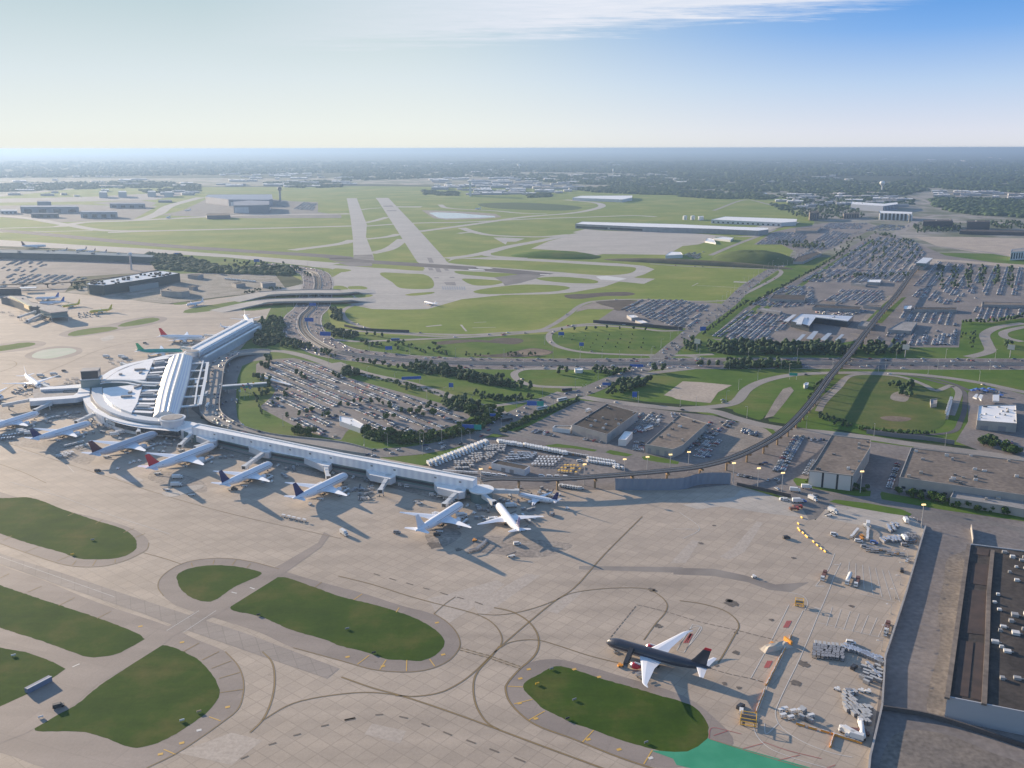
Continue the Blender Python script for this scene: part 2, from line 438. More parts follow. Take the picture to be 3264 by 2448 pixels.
# ------------------------------------------------------------------ grass bases
area('airfield_lawn', 'D -700,420 200,404 560,404 800,402 1000,404 1240,410 1500,415 1900,420 1950,470 1700,575 1560,660 1420,720 1190,790 700,740 680,620 560,560 330,540 0,520 -700,540', 1, M['grass_a'])
area('landside_lawn', 'D 560,640 700,640 720,720 1000,730 1200,720 1420,712 1530,700 1568,655 1680,588 1780,520 1860,480 2500,500 2800,900 2800,990 2212,975 1900,945 1560,880 1300,860 900,1010 700,960 520,930 430,900 470,760 560,700', 1, M['grass_l'])
# industrial belt and towns beyond the airfield
area('industrial_ground', 'D -900,440 -900,385 100,385 700,385 860,372 1300,370 1700,400 2000,390 2500,395 2700,560 2000,545 1700,560 1760,480 1700,425 1500,415 1240,410 1000,402 800,398 560,402 200,404 0,425 -200,440', 2, mat('industrial_ground', (.09, .11, .06), .95, var=(.27, .25, .225), scale=.006, fine=(.02, .3), detail=7, lo=.40, hi=.6))

# ------------------------------------------------------------------ main apron
area('apron', 'C0 -900,980 430,1003 800,1043 1060,1075 1130,1078 1400,1040 1800,990 1790,1030 1760,1090 B0 1720,140 1560,330 1380,410 1300,780 1700,880 2212,990 B1 880,1150 940,1225 1500,1240 1770,1246 2212,1240 B2 330,1208 480,1240 700,1290 760,1330 860,1440 950,1336 1200,1360 1470,1410 1570,1490 A2 1575,110 1310,960 1205,1620 1190,1800 D 1850,1830 -900,1830', 2, M['apron'])
area('service_road', 'B2 680,1290 760,1240 1000,1280 1290,1310 2212,1490 2400,1530 2400,1600 A2 2212,140 1950,70 1600,60 1500,20 B2 1470,1400 1150,1370 950,1340 870,1430 820,1440 760,1340', 3, M['asphalt'])
# concrete of the cargo ramps, taxiways on the far side
area('taxiway_pavement', 'C1 -60,822 230,842 520,855 690,800 710,782 960,772 1200,780 1800,813 1960,828 2030,850 1960,885 1885,905 2035,912 1960,945 1800,930 1700,965 1500,1000 1350,1012 1050,1017 780,1045 640,1085 560,1108 400,1112 200,1108 100,1088 0,1062 C0 2160,1000 1980,1005 1770,1000 1790,985 C0 2160,900 2212,870 2140,845 1500,790 900,750 400,715 0,700 -900,690 -900,640 0,660 470,690 1000,720 1560,760 2212,812', 3, M['taxi'])
areas('runway', ['C1 222,388 305,388 470,560 665,775 720,850 800,990 820,1000 640,1000 530,830 490,800 330,550 240,410', 'C1 35,390 100,390 165,560 160,640 205,755 215,800 80,795 74,640 60,520'], 4, M['taxi'])
T = [('C1 680,780 820,765 940,742 1080,705 1260,672 1420,640 1560,618', 34), ('C1 935,745 955,762 1100,775 1200,780', 24),
     ('C1 500,606 700,580 880,555 1200,510 1480,488 1620,465 1690,440 1640,418 1450,400', 34),
     ('C1 100,575 460,552 800,545 1200,525 1600,512 1900,503 2040,510', 30), ('C1 780,582 870,612 1000,632 1300,640 1480,626', 30),
     ('C1 760,618 820,612 900,612', 24), ('C1 350,446 520,446', 70), ('C1 640,432 700,455 1000,472 1180,488 1330,492', 26),
     ('C1 150,550 220,535 300,512', 26), ('C1 160,655 300,640 375,622', 30), ('C1 190,748 300,722 400,655', 34), ('C1 90,470 180,458 260,452', 22),
     ('C0 1890,727 2212,684 C1 80,660', 36), ('C0 700,612 1000,602 1600,588 2212,572 C1 70,570', 38), ('C0 850,535 1600,500 2212,492 C1 50,490', 60),
     ('C0 -400,515 0,505 420,560 700,600 1000,602', 40), ('C0 380,575 560,545 850,535 1000,500 1100,440 1300,385', 50), ('C0 0,585 380,575', 26), ('C0 -200,600 0,610 600,600', 20)]
bands('taxiway', T, 5, M['taxi'])
area('cargo_apron', 'C1 1230,718 1340,670 1500,628 1640,612 2212,668 C2 40,650 200,640 230,650 100,690 0,700 C1 2110,757 1700,752 1650,760 1520,735', 6, M['apron2'])
area('cargo_apron', 'C1 1500,610 1580,590 1700,600 2212,610 C2 320,640 520,628 560,600 400,590 C2 560,560 740,556 760,540 C2 600,590 480,640 200,640 40,650 C1 2212,668 1640,640', 5, M['apron2'])
bands('dark_runway', [('C0 -500,560 0,598 460,640 1000,692 1500,727 2212,775 C1 0,785 620,830 1000,856 1330,888', 56)], 7, M['asphalt_d'])
areas('dark_asphalt_patch', ['C1 990,903 1180,880 1310,888 1260,912 1160,940 1060,957 1040,930', 'C1 80,758 200,755 215,790 80,782', 'C1 -60,800 200,810 200,830 60,832'], 7, M['asphalt'])
bands('runway', [('C1 1330,880 1500,890 1880,915', 55)], 6, M['taxi'])
# grass islands of the far airfield
IS = ['700,797 760,783 1000,789 1300,801 1700,826 1890,837 1910,850 1850,880 1700,890 1400,868 1100,846 900,830 740,815 690,806',
      '740,862 900,868 1160,885 1150,900 1080,908 900,895 760,880', '790,912 900,915 1030,925 1045,938 960,955 870,955 800,930',
      '1265,908 1400,899 1600,913 1665,930 1640,942 1450,938 1300,922', '860,992 1000,966 1200,949 1440,959 1482,972 1400,992 1200,1004 950,1012 870,1004',
      '262,872 420,878 535,884 596,965 560,978 400,975 330,935', '413,1018 450,1008 600,998 590,1008 470,1022', '220,815 300,820 515,845 525,860 350,850 220,836',
      '50,962 130,960 170,975 120,985 70,985', '90,1015 200,1015 180,1030 110,1035', '-40,845 30,850 65,856 20,868 -40,870', '-40,958 0,958 45,978 10,990 -40,990', '-40,1013 60,1018 75,1035 0,1038 -40,1038']
areas('airfield_island_grass', ['C1 ' + s for s in IS], 6, M['grass_a'], True)
areas('marking_patch', ['C1 985,645 1060,645 1190,652 1130,672 1075,672 1065,690'], 6, M['taxi'])
areas('threshold_marking', ['C1 870,838 960,840 985,848 890,845', 'C1 820,848 920,852 935,859 830,856', 'C1 1285,882 1350,884 1340,888 1290,887', 'C1 1650,898 1720,893 1850,912 1800,925 1680,918'], 8, M['line_w'])
areas('dark_runway_patch', ['C1 555,775 585,778 600,808 570,808', 'C1 605,840 635,842 650,870 620,870', 'C1 560,842 590,842 600,858 570,858', 'C1 660,845 685,845 700,860 675,860', 'C1 665,935 735,933 745,955 680,953', 'C1 600,903 630,903 635,909 605,909', 'C1 700,900 730,900 735,907 705,907', 'C1 270,438 330,436 340,446 275,446', 'C1 290,468 355,467 360,474 300,474'], 8, mat('rubber_marks', (.17, .16, .16), .8, var=(.24, .22, .2), scale=.1))
b = MB()
for i in range(10):
    x = 652 + i * 15.5
    b.add([(*G('C1', *q)[:2], 8.8 * LZ) for q in ((x, 962), (x + 8, 962), (x + 14, 984), (x + 5, 984))][::-1], [(0, 1, 2, 3)])
b.build('threshold_stripes', mat('worn_stripe', (.25, .27, .30), .7), kind='structure')
area('pond', 'C1 565,484 620,481 760,486 850,495 990,505 1000,513 900,517 680,522 630,518', 7, M['water'])
area('pond_bank', 'C1 520,468 640,470 860,480 1000,492 1040,512 900,525 680,530 600,520', 5, M['gravel'])
area('pond', 'C2 180,372 330,345 400,343 540,352 550,365 480,372 400,377 230,376', 7, M['water'])
areas('dark_field', ['C1 900,425 1100,418 1400,430 1560,450 1450,470 1100,462 960,452'], 3, grass('long_grass', (.035, .07, .02), (.05, .09, .025), (.07, .1, .03)), True)
areas('runway_ground_patch', ['C1 1450,1018 1600,1008 1720,1000 1850,998 1905,1010 1850,1022 1700,1025 1550,1042 1480,1040', 'C1 1650,1060 1760,1050 1900,1052 1935,1065 1900,1090 1800,1120 1760,1110 1700,1085'], 4, M['dirt_d'], True)
areas('soil_patch', ['C1 1540,1100 1640,1060 1680,1080 1770,1102 1760,1110 1600,1108 1520,1128'], 5, M['gravel'])
bands('field_marking', [('C1 550,1222 650,1212', 6), ('C1 860,1196 940,1192', 2), ('C1 850,1230 1000,1226', 2), ('C1 775,1210 810,1252', 3), ('C1 1010,785 1060,822', 18), ('C1 1130,800 1310,812', 8), ('C2 330,932 500,938', 16), ('C2 60,960 100,940', 2), ('C2 90,955 380,970', 2)], 4, M['taxi'])

# ------------------------------------------------------------------ near grass islands, their asphalt shoulders
isl = [
    ('A0 -600,-260 -300,-170 0,-90 180,-95 400,-20 620,55 800,112 870,165 885,210 870,252 780,295 650,307 520,303 400,262 250,222 0,140 -300,10 -700,-160', 'B0'),
    ('A0 1145,410 1200,375 1300,352 1400,345 1540,355 1620,370 1698,395 1690,410 1530,480 1365,582 1250,560 1180,510 1150,450', ''),
    ('A0 -800,190 0,475 340,590 640,690 935,825 860,870 760,920 640,942 580,942 500,920 280,840 0,750 -300,640 -800,480', ''),
    ('A0 -500,720 0,880 230,920 330,970 430,1010 380,1050 200,1170 60,1245 0,1262 -400,1350', ''),
    ('A0 1050,865 1100,872 1200,910 1300,970 1370,1050 1415,1130 1422,1180 1400,1230 1330,1310 1200,1400 1100,1460 1000,1505 880,1532 700,1470 560,1430 450,1420 230,1420 230,1395 290,1355 480,1260 640,1130 820,1010', ''),
    ('A1 -400,400 -420,-30 ', 'x'),
]
near = []
for sp, f in isl[:5]: near.append(sp)
near.append('A0 1800,422 2000,475 A1 0,550 200,598 420,665 560,730 640,790 670,845 650,890 610,930 520,965 400,960 300,955 150,905 -10,868 A0 2100,825 1900,770 1680,675 1490,628 1560,570')
near.append('A1 1178,1140 1200,1095 1280,1055 1380,1000 1470,1010 1700,1085 1900,1140 2060,1190 A2 60,1255 130,1320 165,1390 160,1460 120,1520 30,1555 A1 2160,1558 2050,1545 1850,1490 1650,1420 1480,1360 1380,1310 1300,1270 1240,1210')
near += ['B0 1180,92 1230,70 1400,40 1600,10 1760,-8 1790,5 1730,30 1600,52 1300,92 1220,98', 'B0 1550,78 1620,62 1760,45 1755,65 1640,82',
         'B0 435,240 500,210 700,186 770,195 720,212 600,232 480,247', 'B0 755,182 850,150 980,127 1035,135 1010,152 900,175 800,186',
         'B0 -300,320 0,310 150,288 230,292 215,308 100,330 0,345 -200,352', 'B0 1120,35 1200,25 1205,40 1140,45']
near_polys = [smooth(P(s), True, 4) for s in near]
b = MB(); sh = MB()
for i, pl in enumerate(near_polys):
    A = sum(pl[j - 1][0] * pl[j][1] - pl[j][0] * pl[j - 1][1] for j in range(len(pl)))
    if A < 0: pl = pl[::-1]
    # slightly ragged grass edge
    rg = [p + Vector((rnd.uniform(-.25, .25), rnd.uniform(-.25, .25), 0)) for p in resample(pl + [pl[0]], 2.2 if i < 7 else 12)][:-1]
    zt = zz(4)
    (b if i < 7 else sh).add([(p[0], p[1], zt) for p in rg], [tuple(range(len(rg)))])
b.build('island_grass', M['grass_i'], kind='structure')
sh.build('island_grass', M['grass_l'], kind='structure')
b = MB()
for s in ['A0 -600,-320 0,-130 300,-40 480,5 700,55 860,110 930,150 965,200 950,245 900,275 800,320 680,350 560,357 430,345 200,275 0,205 -600,0',
          'A0 1018,480 1040,430 1110,370 1210,325 1360,302 1500,303 1640,325 1810,370 1890,400 2212,490 A1 100,515 400,610 600,665 700,730 760,810 770,870 740,920 660,985 600,1015 480,1035 330,1035 200,1020 0,965 A0 1900,880 1680,780 1400,690 1140,605 1060,545',
          'A0 -600,120 0,345 250,430 640,590 1090,740 1280,830 1450,900 1540,1000 1575,1100 1575,1180 1540,1280 1430,1370 1330,1440 1150,1560 1000,1640 850,1670 600,1680 A0 300,1660 0,1560 -600,1500 -600,300',
          'A1 1065,1130 1100,1085 1180,1000 1260,965 1400,955 1600,1000 1800,1060 2212,1190 A2 200,1330 A2 330,1500 A1 2212,1650 1950,1640 1600,1510 1300,1400 1180,1320 1090,1230',]:
    pl = smooth(P(s), True, 4)
    A = sum(pl[j - 1][0] * pl[j][1] - pl[j][0] * pl[j - 1][1] for j in range(len(pl)))
    if A < 0: pl = pl[::-1]
    zt = zz(3)
    b.add([(p[0], p[1], zt) for p in pl], [tuple(range(len(pl)))])
b.build('taxiway_shoulder', M['shoulder'], kind='structure')
areas('far_island_shoulder', ['B0 380,240 480,200 700,172 850,135 1000,118 1080,128 1060,152 950,180 760,212 600,240 470,255', 'B0 -300,300 0,295 150,278 290,285 280,310 150,340 0,356 -300,370', 'B0 160,380 230,340 380,310 520,325 520,360 420,390 280,402'], 3, M['shoulder'], True)
areas('faded_green_patch', ['B0 212,385 240,350 330,330 450,325 495,345 420,372 320,392'], 4, M['green_f'], True)
area('green_painted_pavement', 'A2 -40,1640 A1 2150,1600 2000,1545 2160,1556 A2 30,1553 100,1520 165,1465 170,1470 480,1560 800,1650 1000,1720 500,1760', 5, M['green_p'])
areas('tunnel_road', ['A0 -300,760 0,845 230,915 450,1000 520,985 620,960 760,930 930,830 1060,760 1290,635 1500,540 1700,400 1830,335 2060,200 2100,130 2140,150 2080,230 1870,380 1500,610 1380,680 1130,800 1050,865 820,1010 640,1110 480,1250 300,1360 160,1440 0,1500 -600,1560 -600,1340 0,1262 180,1180 330,1090 430,1020 330,965 0,850 -300,770'], 5, M['shoulder'])
areas('taxiway_band', ['A0 -400,120 0,270 400,395 800,530 1230,670 1600,790 2200,1015 2120,1080 1740,950 1250,780 900,650 400,480 0,335 -400,190'], 5, concrete('worn_taxiway_centre', (.27, .235, .205), (.22, .19, .17), 7.6, R_(-24), .3))
areas('apron_patch', ['A2 -60,362 200,368 400,410 600,470 820,455 700,520 560,505 420,455 200,415 -60,405', 'A1 1540,350 2212,358 2212,395 1540,372'], 3, mat('tyre_worn_concrete', (.20, .175, .155), .8, var=(.27, .24, .21), scale=.05), False)
areas('new_concrete', ['B2 0,1340 330,1290 380,1240 640,1290 700,1300 700,1360 760,1420 500,1390 250,1350 100,1370', 'B2 950,1338 1200,1362 1470,1412 1570,1490 1540,1560 1330,1500 1180,1480 900,1420'], 3, M['apron2'])
# ------------------------------------------------------------------ paved districts
area('industrial_yard', 'B1 555,1092 880,908 1080,900 1545,662 1720,680 2212,742 B2 200,762 500,850 700,850 1130,900 1900,1000 2400,1060 2900,1150 A2 3000,1900 1200,1900 1205,1620 1310,960 1575,110 B2 1570,1490 1470,1410 950,1336 760,1320 480,1240 330,1208 B1 2212,1240 1770,1246 1000,1240 878,1180', 2, M['lot'])
LOTZ = {
 'north': 'C2 180,1295 400,1105 660,960 900,830 1060,722 1250,612 1420,640 1560,700 1700,760 2212,835 2600,870 2700,1150 2212,1165 2000,1195 1810,1185 1790,1357 1200,1357 1140,1310 1000,1332 500,1325 220,1310',
 'far': 'C2 460,690 580,610 700,585 950,548 1200,550 1270,570 1100,655 900,745 790,790 700,800 740,740 640,690',
 'left': 'C1 1650,1190 1760,1115 1930,1045 2212,1050 C2 140,1062 280,1078 180,1160 60,1240 C1 2150,1225'}
for k_, v_ in LOTZ.items(): area('parking_lot', v_, 2 if k_ != 'far' else 3, M['lot'])
area('parking_lot', 'B0 1660,430 1700,405 1790,395 1900,388 2080,430 2212,470 B1 0,505 200,560 420,620 640,680 800,730 850,755 800,800 640,860 380,900 160,850 60,845 30,870 B0 2212,920 2100,900 1950,850 1850,800 1700,720 1690,700 1760,640 1785,600 1760,570 1700,540 1660,500', 2, M['lot'])
area('terminal_roadway', 'B0 1330,420 1420,370 1560,345 1720,345 1720,400 1640,410 1570,440 1540,520 1530,620 1530,700 1540,780 1600,850 1700,890 1700,960 1500,880 1340,800 1240,720', 2, M['asphalt'])
area('construction_yard', 'C0 420,1000 560,960 830,900 1150,880 1450,870 1780,880 1870,1000 1790,1000 1500,1020 1080,1074 800,1043', 3, mat('construction_ground', (.16, .15, .12), .9, var=(.26, .24, .21), scale=.04, fine=(.3, .3)))
area('parking_deck', 'C0 -900,770 0,770 300,772 750,778 1020,830 1020,870 800,880 500,900 420,1000 0,1010 -900,960', 3, M['lot'])
area('terminal_ground', 'C0 -900,700 0,715 400,735 850,745 1000,760 1020,830 750,778 300,772 0,770 -900,770', 4, M['asphalt_d'])
area('lawn', 'C0 1000,745 1500,775 2000,830 2100,850 2100,900 1960,870 1800,890 1400,870 1150,880 1020,860 1010,800', 4, M['grass_l'])
areas('gravel_lot', ['B2 0,540 110,545 320,565 230,610 180,680 60,670 -40,655 B1 2140,640 2090,630 2212,540', 'C2 1500,640 1800,640 2212,650 2500,670 2500,800 2212,770 1900,740 1650,700', 'C2 1350,870 1560,780 1750,790 2500,840 2500,860 2212,845 1900,815 1700,800'], 4, mat('sandy_lot', (.42, .35, .28), .9, var=(.33, .28, .23), scale=.03, fine=(.3, .15)))
# strips of grass between the lots
areas('grass_strip', ['C2 1165,1190 1330,1025 1360,1030 1215,1180 1180,1205', 'C2 1240,1195 1420,1035 1450,1030 1290,1200', 'B2 110,255 190,250 400,110 540,0 550,10 440,120 240,265',
    'B2 555,783 600,780 720,800 700,820 560,800', 'B2 715,1180 730,1165 840,1180 960,1225 1220,1250 1215,1285 1130,1285 900,1245 740,1215', 'B2 1280,1270 1290,1255 1380,1275 1600,1310 1740,1320 2300,1440 2300,1460 1700,1375 1290,1305',
    'B2 950,1320 990,1306 1200,1330 1420,1370 1485,1400 1470,1415 1330,1395 1100,1355', 'B2 450,830 510,825 570,840 605,870 590,890 540,870', 'B2 380,1222 460,1225 640,1285 700,1300 640,1300 480,1250', 'B2 560,795 700,822 1000,900 1500,970 1480,955 1000,860 850,800 700,770',
    'B1 1945,1030 2000,1018 2100,1040 2190,1062 2180,1078 2060,1065 1960,1048', 'B1 1710,1000 1740,985 1820,1000 1890,1015 1850,1028 1760,1015', 'B1 1320,955 1400,945 1520,960 1660,985 1640,995 1500,975 1350,965'], 5, M['grass_l'])
# the bowl of grass ringed by a track, right
oval = P('B2 860,700 900,640 1010,560 1080,505 1200,498 1400,510 1520,540 1600,580 1720,590 1730,640 1710,740 1690,820 1620,855 1400,855 1200,830 1060,800 900,750')
area('oval_lawn', oval, 5, grass('dry_grass', (.055, .10, .02), (.09, .12, .03), (.16, .14, .05), .02), True)
area('bare_patch', 'B2 1350,655 1380,610 1470,600 1470,640 1440,672 1400,670', 6, M['gravel'], True)
area('bare_patch', 'B2 1280,775 1360,765 1480,780 1440,800 1330,795', 6, M['dirt'], True)
areas('grass_strip', ['B2 330,735 345,710 520,650 640,590 660,600 640,640 560,700 500,790 430,770', 'B2 590,760 700,640 760,600 830,590 850,610 760,720 740,780 700,790', 'B2 700,560 800,510 950,500 900,560 860,600 740,600', 'B2 90,740 150,732 220,740 255,755 200,762'], 5, M['grass_l'], True)
areas('gravel_lane', ['B2 650,590 700,575 720,600 660,680 590,765 530,780 560,730 600,660', 'B2 820,740 980,580 1110,500 1030,520 880,660 760,760', 'B2 230,935 330,810 430,800 540,850 590,890 540,930 400,990 240,1010'], 6, M['gravel'])
areas('shaded_pond_ditch', ['B1 600,290 700,275 850,268 960,275 1000,262 1150,262 1180,280 1120,300 1000,292 850,285 700,298 640,302', 'B1 860,370 1000,365 1100,350 1240,325 1370,345 1350,365 1240,378 1100,385 940,382'], 3, M['dirt_d'], True)
areas('mud_bank', ['B1 1150,345 1250,328 1360,350 1320,368 1200,372'], 4, M['dirt'], True)
# ------------------------------------------------------------------ roads
hwy_pts = smooth(P('C0 1700,820 1880,840 2020,870 2060,930 2050,1000 2020,1100 B0 1965,120 1970,215 2060,295 B1 -20,352 200,383 500,410 900,424 1500,428 2212,424 B2 700,422 1400,426 2212,428 3200,434'))
MB().strip(hwy_pts, 60, zz(5)).build('highway', M['hwy'], kind='structure')
# shoulder edges and lane lines
b = MB()
for off in (-28.5, 28.5, -8, 8): b.strip(offset(hwy_pts, off), .7, 6.6 * LZ)
b.build('highway_edge_lines', M['line_w'], kind='structure')
b = MB()
for off in (-23, -18, -13, 13, 18, 23):
    pp = resample(offset(hwy_pts, off), 4)
    for i in range(0, len(pp) - 1, 3): b.strip([pp[i], pp[i + 1]], .35, 6.6 * LZ)
b.build('highway_lane_dashes', M['line_w'], kind='structure')
b = MB(); b.strip(hwy_pts, 10.5, 6.4 * LZ, m=M['dirt_d'])
for off in (-3.6, -2.1, 2.1, 3.6): b.strip(offset(hwy_pts, off), .3, 6.5 * LZ, 6.5 * LZ + .35, m=M['steel'])
b.build('railway_track', kind='structure')
MB().strip(offset(hwy_pts, 5.8), .4, .3, 1.3).build('median_barrier', M['concw'], label='low concrete barrier on the near side of the highway railway', category='barrier')
MB().strip(offset(hwy_pts, -5.8), .4, .3, 1.3).build('median_barrier', M['concw'], label='low concrete barrier on the far side of the highway railway', category='barrier')
RD = [('C1 1400,1250 1330,1252 1050,1275 800,1275 400,1262 200,1240 60,1195 10,1150 20,1110 100,1080 160,1095', 9),
      ('C1 -60,1232 100,1250 400,1270 650,1285 1000,1265 1280,1245 1360,1215 1470,1145 1560,1080 1640,1058 1900,1045 C2 130,1058 300,1050 420,1000 640,870 600,850 400,845 0,830 C1 2000,815', 9),
      ('C1 -40,1305 100,1318 300,1312 600,1300 1000,1280 1300,1250 1600,1205 1900,1215 2200,1240', 10),
      ('C1 2212,1245 2080,1250 1900,1230 1640,1215 1480,1225 1370,1255 1345,1300 1400,1350 1550,1385 1800,1402 2212,1408 C2 200,1402', 9),
      ('B1 2212,452 1800,452 1400,455 1200,460 1130,480 1125,510 1170,545 1260,570 1420,578 1560,580', 9),
      ('B1 850,690 960,700 1180,672 1300,655 1420,610', 8), ('B1 1480,610 1600,590 1800,545 2000,490 2212,462 B2 60,455', 12),
      ('B1 2000,385 2212,372 B2 100,385', 10)]
bands('road', RD, 5, M['road'])
bands('boulevard', [('B1 150,1010 330,1000 500,985 700,945 860,890 960,840 1060,790 1250,705 1400,645 1560,610 1760,530 1900,480 2000,440 2080,380 2160,310 B2 0,270 60,215 300,40 C2 420,960 700,790 1000,660 1270,572', 24)], 6, M['asphalt'])
bands('boulevard', [('B1 1560,640 1640,655 1900,690 2212,722 B2 200,735 330,775 500,820 640,845 900,870 1200,905 1500,950 1900,1000 2400,1070', 14), ('B2 0,715 200,705 330,680 420,590 520,540 700,500 1000,485 1500,495 1900,545 2212,610 2600,680', 12)], 7, M['road'])
bands('access_road', [('B1 -40,420 150,490 400,545 620,610 760,660 900,700 1020,740 1060,780', 15), ('B0 1700,345 1820,345 1950,370 2100,420 2212,465', 13)], 4, M['road'])
bands('exit_road', [('C2 1380,625 1480,560 1540,530 1700,500 2212,530 2700,560', 26), ('C2 1380,625 1420,660 1560,690 1900,730 2212,780 2700,850', 18), ('C2 2212,1200 2050,1225 1960,1270 1975,1330 1990,1380 1940,1400 1850,1420', 14), ('C2 2300,1210 2160,1235 2080,1260 2100,1295 2200,1320', 12), ('C2 1270,572 1180,555 1000,545', 12), ('C2 1640,440 1560,400 1460,370 1330,340', 20), ('C2 1400,470 1100,462 760,470 560,430 420,400 200,470', 16), ('C2 180,760 320,700 480,640 600,590', 14)], 5, M['road'])
bands('curb_road', [('B1 870,895 980,865 1100,880 1300,910 1700,990 1930,1010 2060,1060 2212,1090', 14)], 4, M['asphalt'])
area('service_lot', 'B2 1850,610 1900,585 2060,585 2212,625 2500,690 2500,1075 1950,1000 1770,930 1800,880 1850,800', 6, M['lot'])
bands('oval_track', [('B2 1740,760 1770,680 1785,600 1740,570 1640,600 1560,560 1400,508 1200,494 1090,503 1010,580 910,680 880,735', 7)], 7, M['road'])
ring_pts = smooth(oval + [oval[0]])
bands('rail_loop', [('B2 1000,490 1200,485 1450,500 1650,545 1800,590 1830,680 1800,800 1740,870 1500,885 1300,860 1170,850', 5), ('B2 1190,480 1450,490 1700,540 1860,600', 6)], 6, M['asphalt_d'])
bands('perimeter_lane', [('C2 1165,1190 1280,1080 1360,1020', 8), ('C2 1200,1300 1100,1265', 10), ('B2 880,290 1000,285 1100,265', 10)], 6, M['gravel'])

# ------------------------------------------------------------------ painted lines on the apron
b = MB(); Z9 = 6.5 * LZ
def ln(spec, wd=.6, m=None, z=None, dash=None):
    pts = smooth(P(spec)) if isinstance(spec, str) else spec
    z = z or Z9
    if dash:
        L = sum((q - p).length for p, q in zip(pts, pts[1:])); d = 0; cur = resample(pts, 1.0)
        i = 0
        while i < len(cur) - 1:
            seg = cur[i:i + dash[0] + 1]
            if len(seg) > 1: b.strip([seg[0], seg[-1]], wd, z, m=m)
            i += dash[0] + dash[1]
    else: b.strip(pts, wd, z, m=m)
Y = M['line_y']; K = M['line_k']; W = M['line_w']; O = M['line_o']; RR = M['line_r']
def both(spec, wd=.5):
    ln(spec, wd * 2.1, K, Z9 - .006); ln(spec, wd, Y)
both('A1 0,1070 200,1140 400,1195 800,1330 1200,1480 1660,1650 1900,1740', .55)
both('A1 1950,30 1700,280 1500,500 1380,580 1220,710 1080,830 1040,865 960,940 880,1020 780,1100 640,1170 480,1195 350,1190', .45)
both('A1 1025,870 960,950 890,1025 860,1090 860,1200 890,1290 950,1370 1020,1410', .5)
both('A1 990,620 1100,645 1200,700 1260,770 1280,840 1265,910 1220,965 1160,1015 1070,1120 1065,1150 1085,1220 1150,1300 1260,1380 1500,1470 1800,1590 2100,1690', .55)
both('A1 -20,415 200,470 420,540 600,590 760,630 880,665 960,705 1020,765 1042,830 1030,870', .4)
both('A1 880,660 1000,668 1120,655 1260,620 1380,575 1480,530 1620,505 1820,492 1980,500 2060,540 2110,595 2100,650 2040,720 1960,830', .35)
both('A1 1030,880 1080,850 1180,830 1280,832 1400,865 1600,930 1800,980', .35)
both('A1 600,660 680,590 740,550', .3)
both('A1 600,660 680,710 745,780 770,850 760,890 700,960 600,1010 480,1035 330,1035 200,1020 0,965 A0 1900,880', .35)
both('A0 1700,905 1760,970 1780,1080 1760,1220 1700,1350 1620,1430', .5); both('A0 1700,1350 1900,1240 2212,1180 A1 200,1170 420,1195', .4)
both('A0 500,740 640,590 1090,745 1280,835 1460,905 1545,1000 1578,1100 1575,1180 1540,1280 1430,1370 1150,1560 950,1660', .35) if False else both('A0 1460,905 1545,1000 1578,1100 1575,1180 1540,1280 1430,1370 1150,1560 950,1660', .35)
both('A2 -20,575 120,595 260,635 340,690 365,740 340,790 290,880 230,980', .4)
both('A0 930,265 1060,300 1180,340', .3); both('A0 965,200 950,245 900,275 800,320 680,350 560,357 430,345 200,275 0,205', .3)
both('A0 1060,545 1025,490 1040,430 1110,370 1210,325 1360,302 1500,303 1640,325 1810,370', .3)
both('B0 -50,1060 150,1130 300,1200', .3); both('B0 0,920 300,1030 700,1160 1100,1290 1500,1400 2212,1560', .25)
both('B0 0,620 100,560 400,440 700,320 1100,240', .5); both('B0 0,480 100,440 90,410 0,400', .4)
# hold lines and dashes
for dx in (-.9, .9):
    pts = [p + Vector((0, dx, 0)) for p in P('A1 765,887 960,940 1160,1010')]
    ln(pts, .35, Y); ln([p + Vector((0, .5 * dx, 0)) for p in pts], .5, K, dash=(2, 2))
ln('A1 20,1350 100,1335', 1.6, K, dash=(5, 2))
for s in ('A1 220,1315 270,1312', 'A1 375,1325 430,1337', 'A1 520,1370 570,1390', 'A1 660,1425 715,1447', 'A1 810,1478 870,1500', 'A1 960,1535 1020,1558', 'A1 1120,1592 1190,1620', 'A1 20,1350 90,1335', 'A1 210,400 250,412', 'A1 310,430 355,443', 'A1 420,460 465,473', 'A1 530,492 570,502', 'A1 640,522 690,538', 'A1 750,552 795,565', 'A1 865,583 915,600', 'A0 2080,1390 2130,1378', 'A0 1900,1450 1950,1437', 'A0 1740,1510 1790,1495', 'A0 1560,1600 1610,1580'): ln(s, .9, K)
for s in ('A1 1745,812 1915,602', 'A1 1915,602 2080,640 A2 0,680 120,715 300,755 620,835', 'A2 180,1015 300,1050 440,1080 540,1108'): ln(s, .5, K, dash=(3, 1))
# white lines of the ramp service road and stands
for s in ('A2 985,270 940,380 860,480', 'A2 1025,330 985,410 950,500 890,640 880,660 840,760 780,900 740,990 680,1110 620,1240 600,1300 620,1370 680,1430 800,1500 960,1560 1100,1590', 'A2 780,640 700,800 640,950 560,1100 500,1260 460,1370 480,1450 560,1530 700,1590 900,1650 1100,1700',
          'A2 690,600 560,860 440,1080', 'A2 690,520 780,545 810,590 790,640', 'A2 620,1370 540,1440 530,1370', 'A2 -40,900 60,750 120,745 10,905', 'B2 -20,1390 110,1495 0,1560', 'A2 -60,110 110,112', 'B0 0,945 120,985 400,1060 480,1130', 'B0 60,1190 400,1290 700,1400 1100,1530'): ln(s, .32, W)
ln('A2 860,480 915,482', .6, W); ln('A2 855,622 890,628', .6, W); ln('A2 980,340 1020,345', .6, W); ln('A2 445,1082 540,1108', .3, W)
